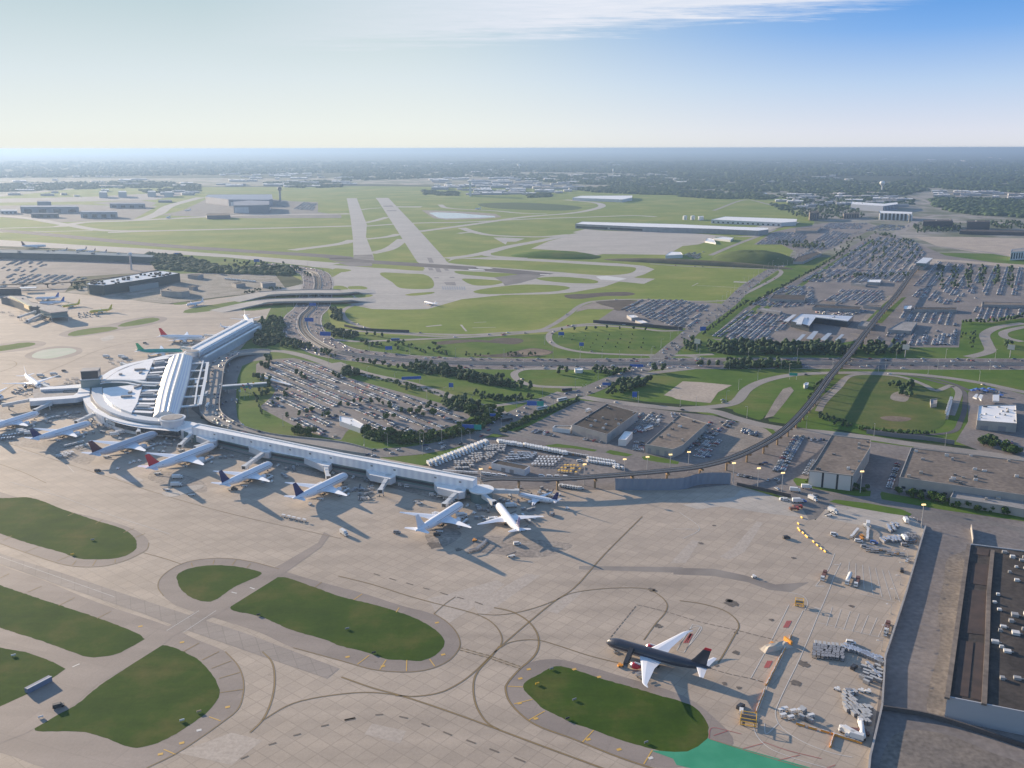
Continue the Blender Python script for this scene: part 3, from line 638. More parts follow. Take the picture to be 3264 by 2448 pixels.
for i in range(7):
    ln([G('A2', 1095 + i * 42 - 15, 325 + i * 9), G('A2', 1060 + i * 58 - 0, 470 + i * 16 + (0 if i < 3 else 20))], .25, W)
    ln([G('A2', 970 + i * 58, 615 + i * 14), G('A2', 930 + i * 56, 740 + i * 12)], .25, W)
ln('A2 870,715 1100,770 1310,820', .25, W); ln('A2 1000,400 1070,410', .25, W); ln('A2 1150,530 1380,585', .25, W)
# red boxes, red hatching beside the green pavement
for s in ('A2 170,1465 190,1400 280,1415 380,1440', 'A2 170,1470 500,1575 800,1660 1000,1700', 'A2 290,1420 200,1450', 'A2 520,1500 390,1535', 'A2 760,1575 620,1610', 'A2 520,1490 660,1540 900,1600', 'A2 990,1640 880,1680'): ln(s, .3, RR)
for x, y in ((655, 760), (530, 1020)):
    for k_ in range(3): ln([G('A2', x + k_ * 12, y - 10), G('A2', x + 24 + k_ * 12, y - 55)], .8, RR)
for k_ in range(3): ln([G('U', 1240 + k_ * 25, 440), G('U', 1330 + k_ * 12, 310)], 1.1, RR)
for s in ('U 1130,545 1360,180 1475,205 1240,580 1130,545',):
    q = P(s)
    for a_, c_ in zip(q, q[1:]): ln([a_, c_], .3, W)
# orange surface-painted location bars on the shoulders
for s in ('A0 1355,1328 1430,1355', 'A0 1062,1540 1138,1572', 'A0 600,350 625,310', 'A0 745,330 748,308', 'A0 380,608 485,555', 'A0 630,690 720,645', 'A0 180,520 270,482', 'A0 0,430 60,400', 'A0 1190,905 1290,850', 'A0 1310,960 1420,905', 'A0 1370,1015 1500,965', 'A0 1420,1080 1555,1040', 'A0 1425,1172 1575,1150',
          'A0 1240,330 1248,355', 'A0 1390,310 1380,340', 'A0 1530,310 1505,345', 'A0 1625,335 1600,362', 'A0 2040,490 2085,455', 'A1 80,570 135,532', 'A1 105,988 180,930', 'A1 250,1022 290,960', 'A1 422,1032 424,960', 'A1 605,1000 572,955', 'A1 1215,1350 1320,1290', 'A1 1120,1245 1240,1215', 'A1 1078,1130 1178,1135', 'A1 1560,1495 1635,1415', 'A1 1960,1635 2015,1545', 'A1 355,650 375,620', 'A0 20,185 75,155', 'A0 160,262 250,225', 'A0 370,318 450,285', 'A0 470,345 495,315', 'A0 620,75 665,50', 'A0 800,135 870,105', 'A0 880,165 940,140', 'A0 440,25 485,5'): ln(s, .55, O if 'A1' in s[:2] or s in ('A0 1355,1328 1430,1355', 'A0 1062,1540 1138,1572') else Y)
for t_, x, y in (('A0', 1475, 1265), ('A0', 1290, 1415), ('A0', 1178, 1498), ('A0', 1040, 1570), ('A0', 1180, 845), ('A0', 910, 742), ('A1', 40, 940), ('A1', 270, 1000), ('A1', 620, 718), ('A1', 660, 925), ('A1', 1215, 1020), ('A1', 1160, 1080), ('A1', 1260, 1340), ('A1', 1510, 1020), ('A1', 1670, 1070), ('A1', 1600, 1475), ('A1', 1800, 1540), ('A1', 2005, 1595), ('A1', 1155, 1240)):
    p = G(t_, x, y); b.box((p.x, p.y, Z9), (2.2, 1.6, .01), W if (x, y) in ((1290, 1415), (2005, 1595)) else O, .4)
ln('A0 1620,490 1650,500', .8, W); ln('A0 1500,520 1535,528', .8, W); ln('A0 470,1005 515,985', .8, W)
ln('A0 0,290 200,360 400,430 740,550', .25, W); ln('A0 1080,770 1290,640', .3, W); ln('A0 1190,780 1400,640', .3, W)
b.build('pavement_markings', kind='structure')
# surface drains, patches and oil stains
b = MB()
for t_, x, y, r in (('A2', 320, 590, 4), ('A2', 300, 575, 2.2), ('A2', 1095, 610, 1.6), ('A2', 735, 1108, 2.5), ('A2', 270, 1112, 1.4), ('A2', 345, 912, 1.8), ('A2', 575, 700, 1.5), ('A1', 2010, 505, 2.4), ('A1', 2055, 740, 2.2), ('A2', 205, 88, 1.4), ('A2', 720, 298, 1.5), ('A2', 365, 1140, 1.3), ('A1', 600, 215, 5), ('A1', 760, 245, 2.5), ('A2', 785, 985, 3), ('B2', 120, 1590, 2), ('A1', 2030, 510, 1.6), ('A2', 345, 785, 1.2), ('A2', 220, 995, 1.3)):
    p = G(t_, x, y); n = 14
    b.add([(p.x + r * (1 + rnd.uniform(-.35, .35)) * math.cos(i * 2 * math.pi / n), p.y + r * (1 + rnd.uniform(-.35, .35)) * math.sin(i * 2 * math.pi / n), 6.1 * LZ) for i in range(n)], [tuple(range(n))])
b.build('oil_stain', mat('oil_stain', (.10, .085, .07), .6, var=(.17, .14, .11), scale=.5), kind='structure')
# ------------------------------------------------------------------ aircraft
PAL = {}
UNITM = []
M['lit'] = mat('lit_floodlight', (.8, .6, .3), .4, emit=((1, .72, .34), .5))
M['winband'] = mat('cabin_window_row', (.16, .17, .19), .2)
def paint(name, col, rough=.35, metal=0.0, spec=.5):
    if name not in PAL: PAL[name] = mat(name, col, rough, metal, spec=spec)
    return PAL[name]
P_WHITE = paint('aircraft_white', (.78, .79, .82), .3)
P_GREY = paint('aircraft_grey', (.46, .50, .56), .3)
P_NAVY = paint('aircraft_navy', (.025, .03, .13), .3)
P_COAL = paint('aircraft_charcoal', (.038, .042, .060), .32)
P_RED = paint('aircraft_red', (.60, .02, .04), .35)
P_MAROON = paint('aircraft_maroon', (.085, .025, .045), .35)
P_GREEN = paint('aircraft_green', (.01, .30, .26), .35)
P_LGREEN = paint('aircraft_leaf_green', (.03, .36, .16), .35)
P_YELLOW = paint('aircraft_yellow', (.72, .56, .05), .35)
P_BLUE = paint('aircraft_blue', (.04, .12, .42), .35)
P_SILVER = paint('bare_metal', (.6, .6, .62), .3, .6)
P_DARK = paint('engine_dark', (.03, .03, .035), .5)
def aircraft(name, label, nose, tail, span=.92, r=.050, body=None, belly=None, fin=None, eng=None, fintip=None, tailpl=None, rake=False, winglet=False, finh=.27, engines=2, tengine=False, cock=True, group=None, sweep=.235, Lfix=None):
    d = tail - nose; d.z = 0; L = d.length if Lfix is None else Lfix
    rz = math.atan2(-d.y, -d.x)
    root = thing(name, label, 'airplane', (nose.x, nose.y, 0.15), rz, group)
    body = body or P_WHITE; belly = belly or body; fin = fin or body; eng = eng or body; tailpl = tailpl or P_WHITE
    r *= L * 1.1; zc = r + .028 * L
    N = 20
    prof = [(0, .03, -.22), (.004, .16, -.2), (.012, .34, -.17), (.026, .54, -.12), (.045, .72, -.08), (.07, .87, -.03), (.10, .96, -.01), (.14, 1, 0), (.40, 1, 0), (.66, 1, 0), (.74, .93, .06), (.81, .78, .17), (.87, .60, .30), (.92, .43, .42), (.96, .27, .52), (1, .09, .62)]
    mb = MB(); rings = []
    for fx_, rr, zo in prof:
        rings.append([(-fx_ * L, r * rr * math.cos(2 * math.pi * i / N), zc + zo * r + r * rr * 1.02 * math.sin(2 * math.pi * i / N)) for i in range(N)])
    n0 = len(mb.v); mb.ring(rings, body)
    bi = mb.mi(belly)
    q = 0
    for a in range(len(rings) - 1):
        for i in range(N):
            th = (i + .5) / N
            if .55 < th < .95: mb.m[q] = bi
            q += 1
    # wing box fairing
    fu = mb.build('fuselage', None, root, True)
    fb = MB(); fb.ring([[(-x * L, s * r * .98 * c_, zc - r * .55 + s * r * .62 * s_) for c_, s_ in [(math.cos(2 * math.pi * i / 10), math.sin(2 * math.pi * i / 10)) for i in range(10)]] for x, s in ((.33, .2), (.37, .9), (.43, 1.05), (.52, 1.05), (.58, .85), (.62, .2))], belly)
    fb.build('wing_fairing', None, root, True)
    # cabin windows and cockpit
    for s in (1, -1):
        wb = MB(); st_ = []
        for x in (.11, .2, .4, .6, .7, .81):
            f_ = 1 if x < .66 else max(.75, 1 - (x - .66) * 1.6)
            ya = s * (r * .995 * f_); z0_ = zc + r * .20 + (0 if x < .66 else (x - .66) * r * 1.2)
            st_.append(((-x * L, ya + s * .02, z0_ - .13), (-x * L, ya * .985 + s * .02, z0_ + .13)))
        wb.add([q_ for pr_ in st_ for q_ in pr_], [(2 * i, 2 * i + 2, 2 * i + 3, 2 * i + 1) for i in range(5)], M['winband'])
        wb.build('window_row', M['winband'], root)
    if cock:
        cb = MB()
        for s in (1, -1):
            for (xa, ra, za), (xb, rb, zb) in (((.026, .56, -.12), (.043, .73, -.08)),):
                for t0, t1 in ((.50, .38), (.37, .24), (.23, .12)):
                    def pt(x_, rr_, zo_, t_): a_ = math.pi * t_; return (-x_ * L, s * r * rr_ * math.sin(math.pi / 2 - a_) if False else s * r * rr_ * math.cos(a_) * 1.01, zc + zo_ * r + r * rr_ * 1.03 * math.sin(a_) + .03)
                    cb.add([pt(xa, ra, za, t0), pt(xa, ra, za, t1), pt(xb, rb, zb, t1), pt(xb, rb, zb, t0)], [(0, 1, 2, 3)])
        cb.build('cockpit_windows', M['glass'], root)
    hs = span * L / 2
    def foil(st, m, nm, smooth__=False):
        """st: (le, te, thick) positions as Vectors"""
        rings_ = []
        for le, te, th, nrm in st:
            c_ = te - le
            rings_.append([le, le + c_ * .12 + nrm * th * .8, le + c_ * .4 + nrm * th, te, le + c_ * .4 - nrm * th * .6, le + c_ * .12 - nrm * th * .6])
        w_ = MB(); w_.ring(rings_, m); return w_.build(nm, m, root)
    up = Vector((0, 0, 1))
    for s in (1, -1):
        zr = zc - r * .45
        st = []
        tipx = .36 + sweep
        for f_, le, ch, z_ in ((.06, .345, .215, 0), (.36, .345 + (tipx - .345) * .34, .125, .030), (.90, .345 + (tipx - .345) * .87, .045, .075), (1.0, tipx + (.035 if rake else 0), .010 if rake else .028, .088)):
            y = s * hs * f_
            st.append((Vector((-le * L, y, zr + z_ * hs)), Vector((-(le + ch) * L, y, zr + z_ * hs)), max(.12, .0095 * L * (1 - f_ * .8)), up))
        if rake:
            st.insert(3, (Vector((-(.345 + (tipx - .345) * .95 + .008) * L, s * hs * .955, zr + .082 * hs)), Vector((-(.345 + (tipx - .345) * .95 + .04) * L, s * hs * .955, zr + .082 * hs)), .12, up))
        foil(st, P_WHITE if body != P_GREY else P_WHITE, 'wing')
        if winglet:
            le, te = st[-1][0], st[-1][1]
            foil([(le, te, .08, Vector((0, -s, 0))), (le + Vector((-.022 * L, s * .25, .055 * L)), te + Vector((-.014 * L, s * .25, .055 * L)), .05, Vector((0, -s, 0)))], fin, 'winglet')
        # tailplane
        zt = zc + .42 * r
        foil([(Vector((-.865 * L, s * r * .2, zt)), Vector((-.965 * L, s * r * .2, zt)), .22, up), (Vector((-.955 * L, s * hs * .33, zt + .5)), Vector((-.99 * L, s * hs * .33, zt + .5)), .1, up)], tailpl, 'tailplane')
        # engines
        pos = [(.33, .335)] if engines == 2 else [(.30, .31), (.60, .43)]
        if tengine: pos = []
        for fy_, fx_ in pos:
            ex, ey, ez = -fx_ * L, s * hs * fy_, zr + hs * fy_ * .06 - .034 * L
            er = .0285 * L if engines == 2 else .021 * L
            e = MB(); Nn = 12
            pr = [(.0, .88), (.10, 1.0), (.35, 1.04), (.62, .92), (.8, .62), (1.0, .3)]
            e.ring([[(ex - p_ * .085 * L, ey + er * q_ * math.cos(2 * math.pi * i / Nn), ez + er * q_ * math.sin(2 * math.pi * i / Nn)) for i in range(Nn)] for p_, q_ in pr], eng, caps=False)
            eo = e.build('engine', None, root, True)
            lip = MB(); lip.ring([[(ex - p_ * L, ey + er * q_ * math.cos(2 * math.pi * i / Nn), ez + er * q_ * math.sin(2 * math.pi * i / Nn)) for i in range(Nn)] for p_, q_ in ((.012, .80), (-.003, .86), (-.004, .93), (.012, 1.015))], P_SILVER, caps=False)
            lip.build('intake_ring', P_SILVER, eo, True)
            fan = MB(); fan.ring([[(ex - .012 * L - k_ * .01, ey + er * q_ * math.cos(2 * math.pi * i / Nn), ez + er * q_ * math.sin(2 * math.pi * i / Nn)) for i in range(Nn)] for k_, q_ in ((0, .82), (1, .81))], P_DARK)
            fan.build('fan', P_DARK, eo)
            py_ = MB(); py_.add([(ex - .02 * L, ey - .2, ez + er * .95), (ex - .075 * L, ey - .2, ez + er * .7), (ex - .10 * L, ey - .2, zr + hs * fy_ * .06 + .1), (ex - .03 * L, ey - .2, zr + hs * fy_ * .06 + .2), (ex - .02 * L, ey + .2, ez + er * .95), (ex - .075 * L, ey + .2, ez + er * .7), (ex - .10 * L, ey + .2, zr + hs * fy_ * .06 + .1), (ex - .03 * L, ey + .2, zr + hs * fy_ * .06 + .2)],
                    [(0, 1, 2, 3), (7, 6, 5, 4), (0, 3, 7, 4), (1, 5, 6, 2), (0, 4, 5, 1), (3, 2, 6, 7)], P_WHITE)
            py_.build('engine_pylon', P_WHITE, root)
        if tengine:
            er = .018 * L; ex, ey, ez = -.78 * L, s * r * 1.7, zc + .5 * r
            e = MB(); e.ring([[(ex - p_ * .11 * L, ey + er * q_ * math.cos(2 * math.pi * i / 10), ez + er * q_ * math.sin(2 * math.pi * i / 10)) for i in range(10)] for p_, q_ in ((0, .85), (.15, 1), (.7, .9), (1, .5))], eng); e.build('engine', None, root, True)
        g = MB(); gx, gy = -.52 * L, s * r * .9
        for dx in (-.6, .6):
            for dy in (-.45, .45): g.cyl((gx + dx * 1.3, gy + dy - .2, .6), (gx + dx * 1.3, gy + dy + .2, .6), .6, m=M['rubber'], n=10)
        g.cyl((gx, gy, .5), (gx, gy, zc - r * .5), .25, m=P_SILVER); g.build('main_landing_gear', None, root)
    g = MB()
    for dy in (-.35, .35): g.cyl((-.10 * L, dy - .15, .45), (-.10 * L, dy + .15, .45), .45, m=M['rubber'], n=10)
    g.cyl((-.10 * L, 0, .4), (-.10 * L, 0, zc - r * .8), .16, m=P_SILVER); g.build('nose_landing_gear', None, root)
    # fin
    zb = zc + r * .75; zt = finh * L
    sv = Vector((0, 1, 0))
    fo = foil([(Vector((-.785 * L, 0, zb - .3 * r)), Vector((-.955 * L, 0, zb - .25 * r)), .35, sv), (Vector((-.845 * L, 0, zb + (zt - zb) * .28)), Vector((-.962 * L, 0, zb + (zt - zb) * .28)), .28, sv), (Vector((-.935 * L, 0, zt)), Vector((-.992 * L, 0, zt)), .12, sv)], fin, 'tail_fin')
    if fintip:
        f2 = MB(); f2.ring([[Vector((-.921 * L, -.24, zt - .12 * (zt - zb))), Vector((-.988 * L, -.1, zt - .12 * (zt - zb))), Vector((-.988 * L, .1, zt - .12 * (zt - zb))), Vector((-.921 * L, .24, zt - .12 * (zt - zb)))], [Vector((-.936 * L, -.16, zt + .05)), Vector((-.994 * L, -.06, zt + .05)), Vector((-.994 * L, .06, zt + .05)), Vector((-.936 * L, .16, zt + .05))]], fintip)
        f2.build('fin_tip', fintip, root)
    if tengine:
        for s in (1, -1):
            pass
    KIDS[root.name] = None; KIDS.pop(root.name)
    return root

# ------------------------------------------------------------------ ramp vehicles, each with its parts
V_WHITE = paint('vehicle_white', (.66, .66, .65), .4); V_PALE = paint('container_pale', (.42, .42, .41), .5); V_GREY = paint('vehicle_grey', (.25, .25, .26), .4)
V_ORANGE = paint('vehicle_orange', (.70, .30, .04), .5); V_YEL = paint('equipment_yellow', (.80, .46, .03), .5); V_RED = paint('vehicle_red', (.42, .05, .04), .45)
V_DK = paint('vehicle_dark', (.04, .04, .045), .45); V_BLUE = paint('vehicle_blue', (.06, .14, .40), .45); V_BROWN = paint('vehicle_brown', (.16, .07, .05), .5)
def wheels(root, xs, w_, r_, n=''):
    for x in xs:
        for s in (1, -1):
            b_ = MB(); b_.cyl((x, s * w_ - .14, r_), (x, s * w_ + .14, r_), r_, m=M['rubber'], n=10); b_.build('wheel', M['rubber'], root)
def chamf(l0, l1, z0, z1, w_, m, top=.92, fr=0.0, bk=0.0):
    b_ = MB(); y = w_ / 2
    b_.add([(l0, -y, z0), (l1, -y, z0), (l1, y, z0), (l0, y, z0), (l0 + bk, -y * top, z1), (l1 - fr, -y * top, z1), (l1 - fr, y * top, z1), (l0 + bk, y * top, z1)],
           [(3, 2, 1, 0), (4, 5, 6, 7), (0, 1, 5, 4), (1, 2, 6, 5), (2, 3, 7, 6), (3, 0, 4, 7)], m)
    return b_
def truck(cargo, ln_=6.0, hgt=2.5, cab=None, name='box_truck', cat='truck', label='white box truck'):
    r = thing(name, label, cat); cab = cab or V_WHITE
    b_ = MB(); b_.box((0, 0, .8), (ln_ + 2.2, 1.1, .35), V_DK); b_.build('chassis', None, r)
    c_ = chamf(ln_ / 2 - .9, ln_ / 2 + 1.1, .7, 2.5, 2.3, cab, .9, .5); co = c_.build('cab', None, r)
    g_ = MB(); g_.add([(ln_ / 2 + .88, -.95, 1.6), (ln_ / 2 + .88, .95, 1.6), (ln_ / 2 + .64, .9, 2.35), (ln_ / 2 + .64, -.9, 2.35)], [(0, 1, 2, 3)], M['glass']); g_.build('windscreen', M['glass'], co)
    b_ = MB(); b_.box((-1.1, 0, 1.0 + hgt / 2), (ln_, 2.5, hgt), cargo); b_.box((-1.1, 0, 1.02 + hgt), (ln_ - .3, 2.3, .08), cargo); b_.build('cargo_box', None, r)
    wheels(r, (ln_ / 2 + .1, -ln_ / 2 + .3), 1.05, .5); return r
def tanker(label='white tank trailer'):
    r = thing('tanker_truck', label, 'truck')
    b_ = MB(); b_.box((0, 0, .8), (13, 1.1, .35), V_DK); b_.build('chassis', None, r)
    c_ = chamf(5.2, 7.4, .7, 2.9, 2.4, V_WHITE, .9, .5); co = c_.build('cab', None, r)
    g_ = MB(); g_.add([(7.2, -1, 1.7), (7.2, 1, 1.7), (6.95, .95, 2.6), (6.95, -.95, 2.6)], [(0, 1, 2, 3)], M['glass']); g_.build('windscreen', M['glass'], co)
    b_ = MB(); n = 14; b_.ring([[(x, 1.25 * k_ * math.cos(2 * math.pi * i / n), 2.15 + 1.2 * k_ * math.sin(2 * math.pi * i / n)) for i in range(n)] for x, k_ in ((4.6, .6), (4.4, 1), (-6.3, 1), (-6.5, .6))], P_SILVER if False else V_WHITE); b_.build('tank', None, r, True)
    wheels(r, (6.3, 3.2, -4.6, -5.8), 1.05, .5); return r
def flatbed(label='flatbed truck with brown load'):
    r = thing('flatbed_truck', label, 'truck')
    b_ = MB(); b_.box((0, 0, .95), (12.5, 2.4, .35), V_BROWN); b_.build('chassis', None, r)
    c_ = chamf(4.9, 7.1, .7, 2.9, 2.4, V_WHITE, .9, .5); co = c_.build('cab', None, r)
    g_ = MB(); g_.add([(6.9, -1, 1.7), (6.9, 1, 1.7), (6.65, .95, 2.6), (6.65, -.95, 2.6)], [(0, 1, 2, 3)], M['glass']); g_.build('windscreen', M['glass'], co)
    b_ = MB(); b_.box((-1, 0, 1.7), (8, 2.2, 1.1), V_BROWN); b_.box((-3, 0, 2.5), (3, 2.0, .6), V_BROWN); b_.build('load', None, r)
    wheels(r, (6.0, 3.0, -4.4, -5.6), 1.05, .5); return r
def van(m=None, label='white van', name='van', cat='van', l=5.2):
    r = thing(name, label, cat); m = m or V_WHITE
    b_ = chamf(-l / 2, l / 2, .35, 1.15, 2.0, m, 1, .1, .05); n = len(b_.v)
    c_ = chamf(-l / 2 + .05, l / 2 - .9, 1.15, 2.15, 1.96, m, .88, .75, .15); b_.add(c_.v, c_.f, m); b_.build('body', None, r)
    g_ = chamf(-l / 2 + .3, l / 2 - 1.0, 1.3, 1.85, 1.99, M['glass'], .93, .55, .1); g_.build('window', None, r)
    wheels(r, (l / 2 - 1, -l / 2 + 1), .95, .36); return r
def tug(m=None, label='small baggage tug'):
    r = thing('baggage_tug', label, 'tug'); m = m or V_WHITE
    b_ = chamf(-1.5, 1.5, .3, 1.05, 1.6, m, .95, .15, .05); b_.build('body', None, r)
    b_ = MB(); b_.box((-.4, 0, 1.85), (1.3, 1.4, .08), m)
    for a_ in (-.95, .15):
        for s in (.6, -.6): b_.box((a_, s, 1.4), (.08, .08, .9), m)
    b_.build('canopy', None, r); wheels(r, (1, -1), .75, .33); return r
def cart(m=None, label='empty baggage cart'):
    r = thing('baggage_cart', label, 'cart'); m = m or P_SILVER
    b_ = MB(); b_.box((0, 0, .55), (3.2, 1.6, .15), V_GREY); b_.build('bed', None, r)
    b_ = MB(); b_.box((0, 0, 2.0), (3.1, 1.6, .08), m)
    for a_ in (-1.5, 0, 1.5):
        for s in (.74, -.74): b_.box((a_, s, 1.3), (.07, .07, 1.4), m)
    b_.build('canopy', None, r); wheels(r, (1.2, -1.2), .7, .25); return r
def container(m=None, label='white air cargo container'):
    r = thing('cargo_container', label, 'container'); m = m or V_PALE
    b_ = MB(); b_.ring([[(x, -1.6, .4), (x, 1.0, .4), (x, 1.6, 1.1), (x, 1.6, 2.0), (x, -1.6, 2.0)] for x in (-.78, .78)], V_GREY); b_.box((0, 0, 2.03), (1.5, 3.1, .09), m); b_.build('shell', None, r)
    b_ = MB(); b_.box((0, 0, .3), (1.7, 3.3, .14), V_GREY); b_.build('dolly', None, r)
    b_ = MB(); b_.add([(.79, -1.2, .6), (.79, .7, .6), (.79, .7, 1.85), (.79, -1.2, 1.85)], [(0, 1, 2, 3)], V_GREY); b_.build('door', None, r); return r
def loader(label='cargo belt loader'):
    r = thing('belt_loader', label, 'loader')
    b_ = MB(); b_.box((0, 0, .7), (5, 1.8, .6), V_WHITE); b_.build('body', None, r)
    b_ = MB(); b_.ring([[(-3.4, -.5, 1.1), (-3.4, .5, 1.1), (-3.4, .5, 1.35), (-3.4, -.5, 1.35)], [(3.6, -.5, 2.9), (3.6, .5, 2.9), (3.6, .5, 3.15), (3.6, -.5, 3.15)]], V_DK); b_.build('conveyor', None, r)
    wheels(r, (1.7, -1.7), .9, .4); return r
def bus(m=None, label='white bus', l=12):
    r = thing('bus', label, 'bus'); m = m or V_WHITE
    b_ = MB(); b_.ring([[(x, -1.25, .4), (x, 1.25, .4), (x, 1.25, 2.9), (x, 1.05, 3.1), (x, -1.05, 3.1), (x, -1.25, 2.9)] for x in (-l / 2, l / 2)], m); b_.build('body', None, r)
    b_ = MB()
    for s in (1, -1): b_.box((0, s * 1.255, 2.0), (l - .8, .03, .9), M['glass'])
    b_.box((l / 2 + .01, 0, 1.9), (.03, 2.2, 1.3), M['glass']); b_.build('window', None, r)
    wheels(r, (l / 2 - 2.4, -l / 2 + 2.4), 1.1, .5); return r
def barrier_block(m=None):
    r = thing('barrier_block', 'orange barrier block', 'barrier')
    b_ = chamf(-1.4, 1.4, 0, .95, .9, m or V_ORANGE, .5, .05, .05); b_.build('body', None, r)
    b_ = MB(); b_.box((0, 0, .98), (2.3, .3, .06), V_WHITE); b_.build('cap', None, r); return r
def lamp_post(h, arms=1, name='lamp_post', label='tall lamp post', head=None):
    r = thing(name, label, 'lamp post')
    b_ = MB(); b_.cyl((0, 0, 0), (0, 0, h), .22, .12, m=M['steel'], n=6); b_.cyl((0, 0, 0), (0, 0, .5), .45, .4, m=M['concw'], n=6); b_.build('pole', None, r)
    for a_ in range(arms):
        s = 1 if a_ == 0 else -1
        b_ = MB(); b_.cyl((0, 0, h - .1), (s * 2.2, 0, h + .25), .09, m=M['steel'], n=5); b_.build('arm', None, r)
        b_ = MB(); b_.box((s * 2.6, 0, h + .25), (1.1, .45, .22), head or M['steel']); b_.build('lamp_head', None, r)
    return r
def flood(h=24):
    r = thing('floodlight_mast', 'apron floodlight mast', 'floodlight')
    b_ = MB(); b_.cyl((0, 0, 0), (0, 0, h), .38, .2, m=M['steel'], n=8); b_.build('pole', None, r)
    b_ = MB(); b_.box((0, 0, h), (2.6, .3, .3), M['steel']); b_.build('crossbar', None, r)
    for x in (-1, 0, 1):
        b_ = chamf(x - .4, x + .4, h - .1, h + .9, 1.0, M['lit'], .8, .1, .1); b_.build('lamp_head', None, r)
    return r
UNITM += [mat('unit_pale', (.55, .55, .54), .6), mat('unit_grey', (.30, .30, .30), .6), mat('unit_dark', (.12, .12, .12), .6), mat('unit_tan', (.38, .34, .29), .7)]
def copies(proto, spots, label=None, group=None, jit=0, first=True):
    """spots: (x, y, rz[, z]); the prototype itself becomes the first"""
    out = []
    for i, s in enumerate(spots):
        z = s[3] if len(s) > 3 else .08
        rz = s[2] + rnd.uniform(-jit, jit)
        if i == 0 and first:
            proto.location = (s[0], s[1], z); proto.rotation_euler = (0, 0, rz); o = proto
            if label: o['label'] = label
            if group: o['group'] = group
        else: o = dup(proto, (s[0], s[1], z), rz, label, group)
        out.append(o)
    return out
def hd(a, b_):  # heading from point a to b
    return math.atan2(b_.y - a.y, b_.x - a.x)

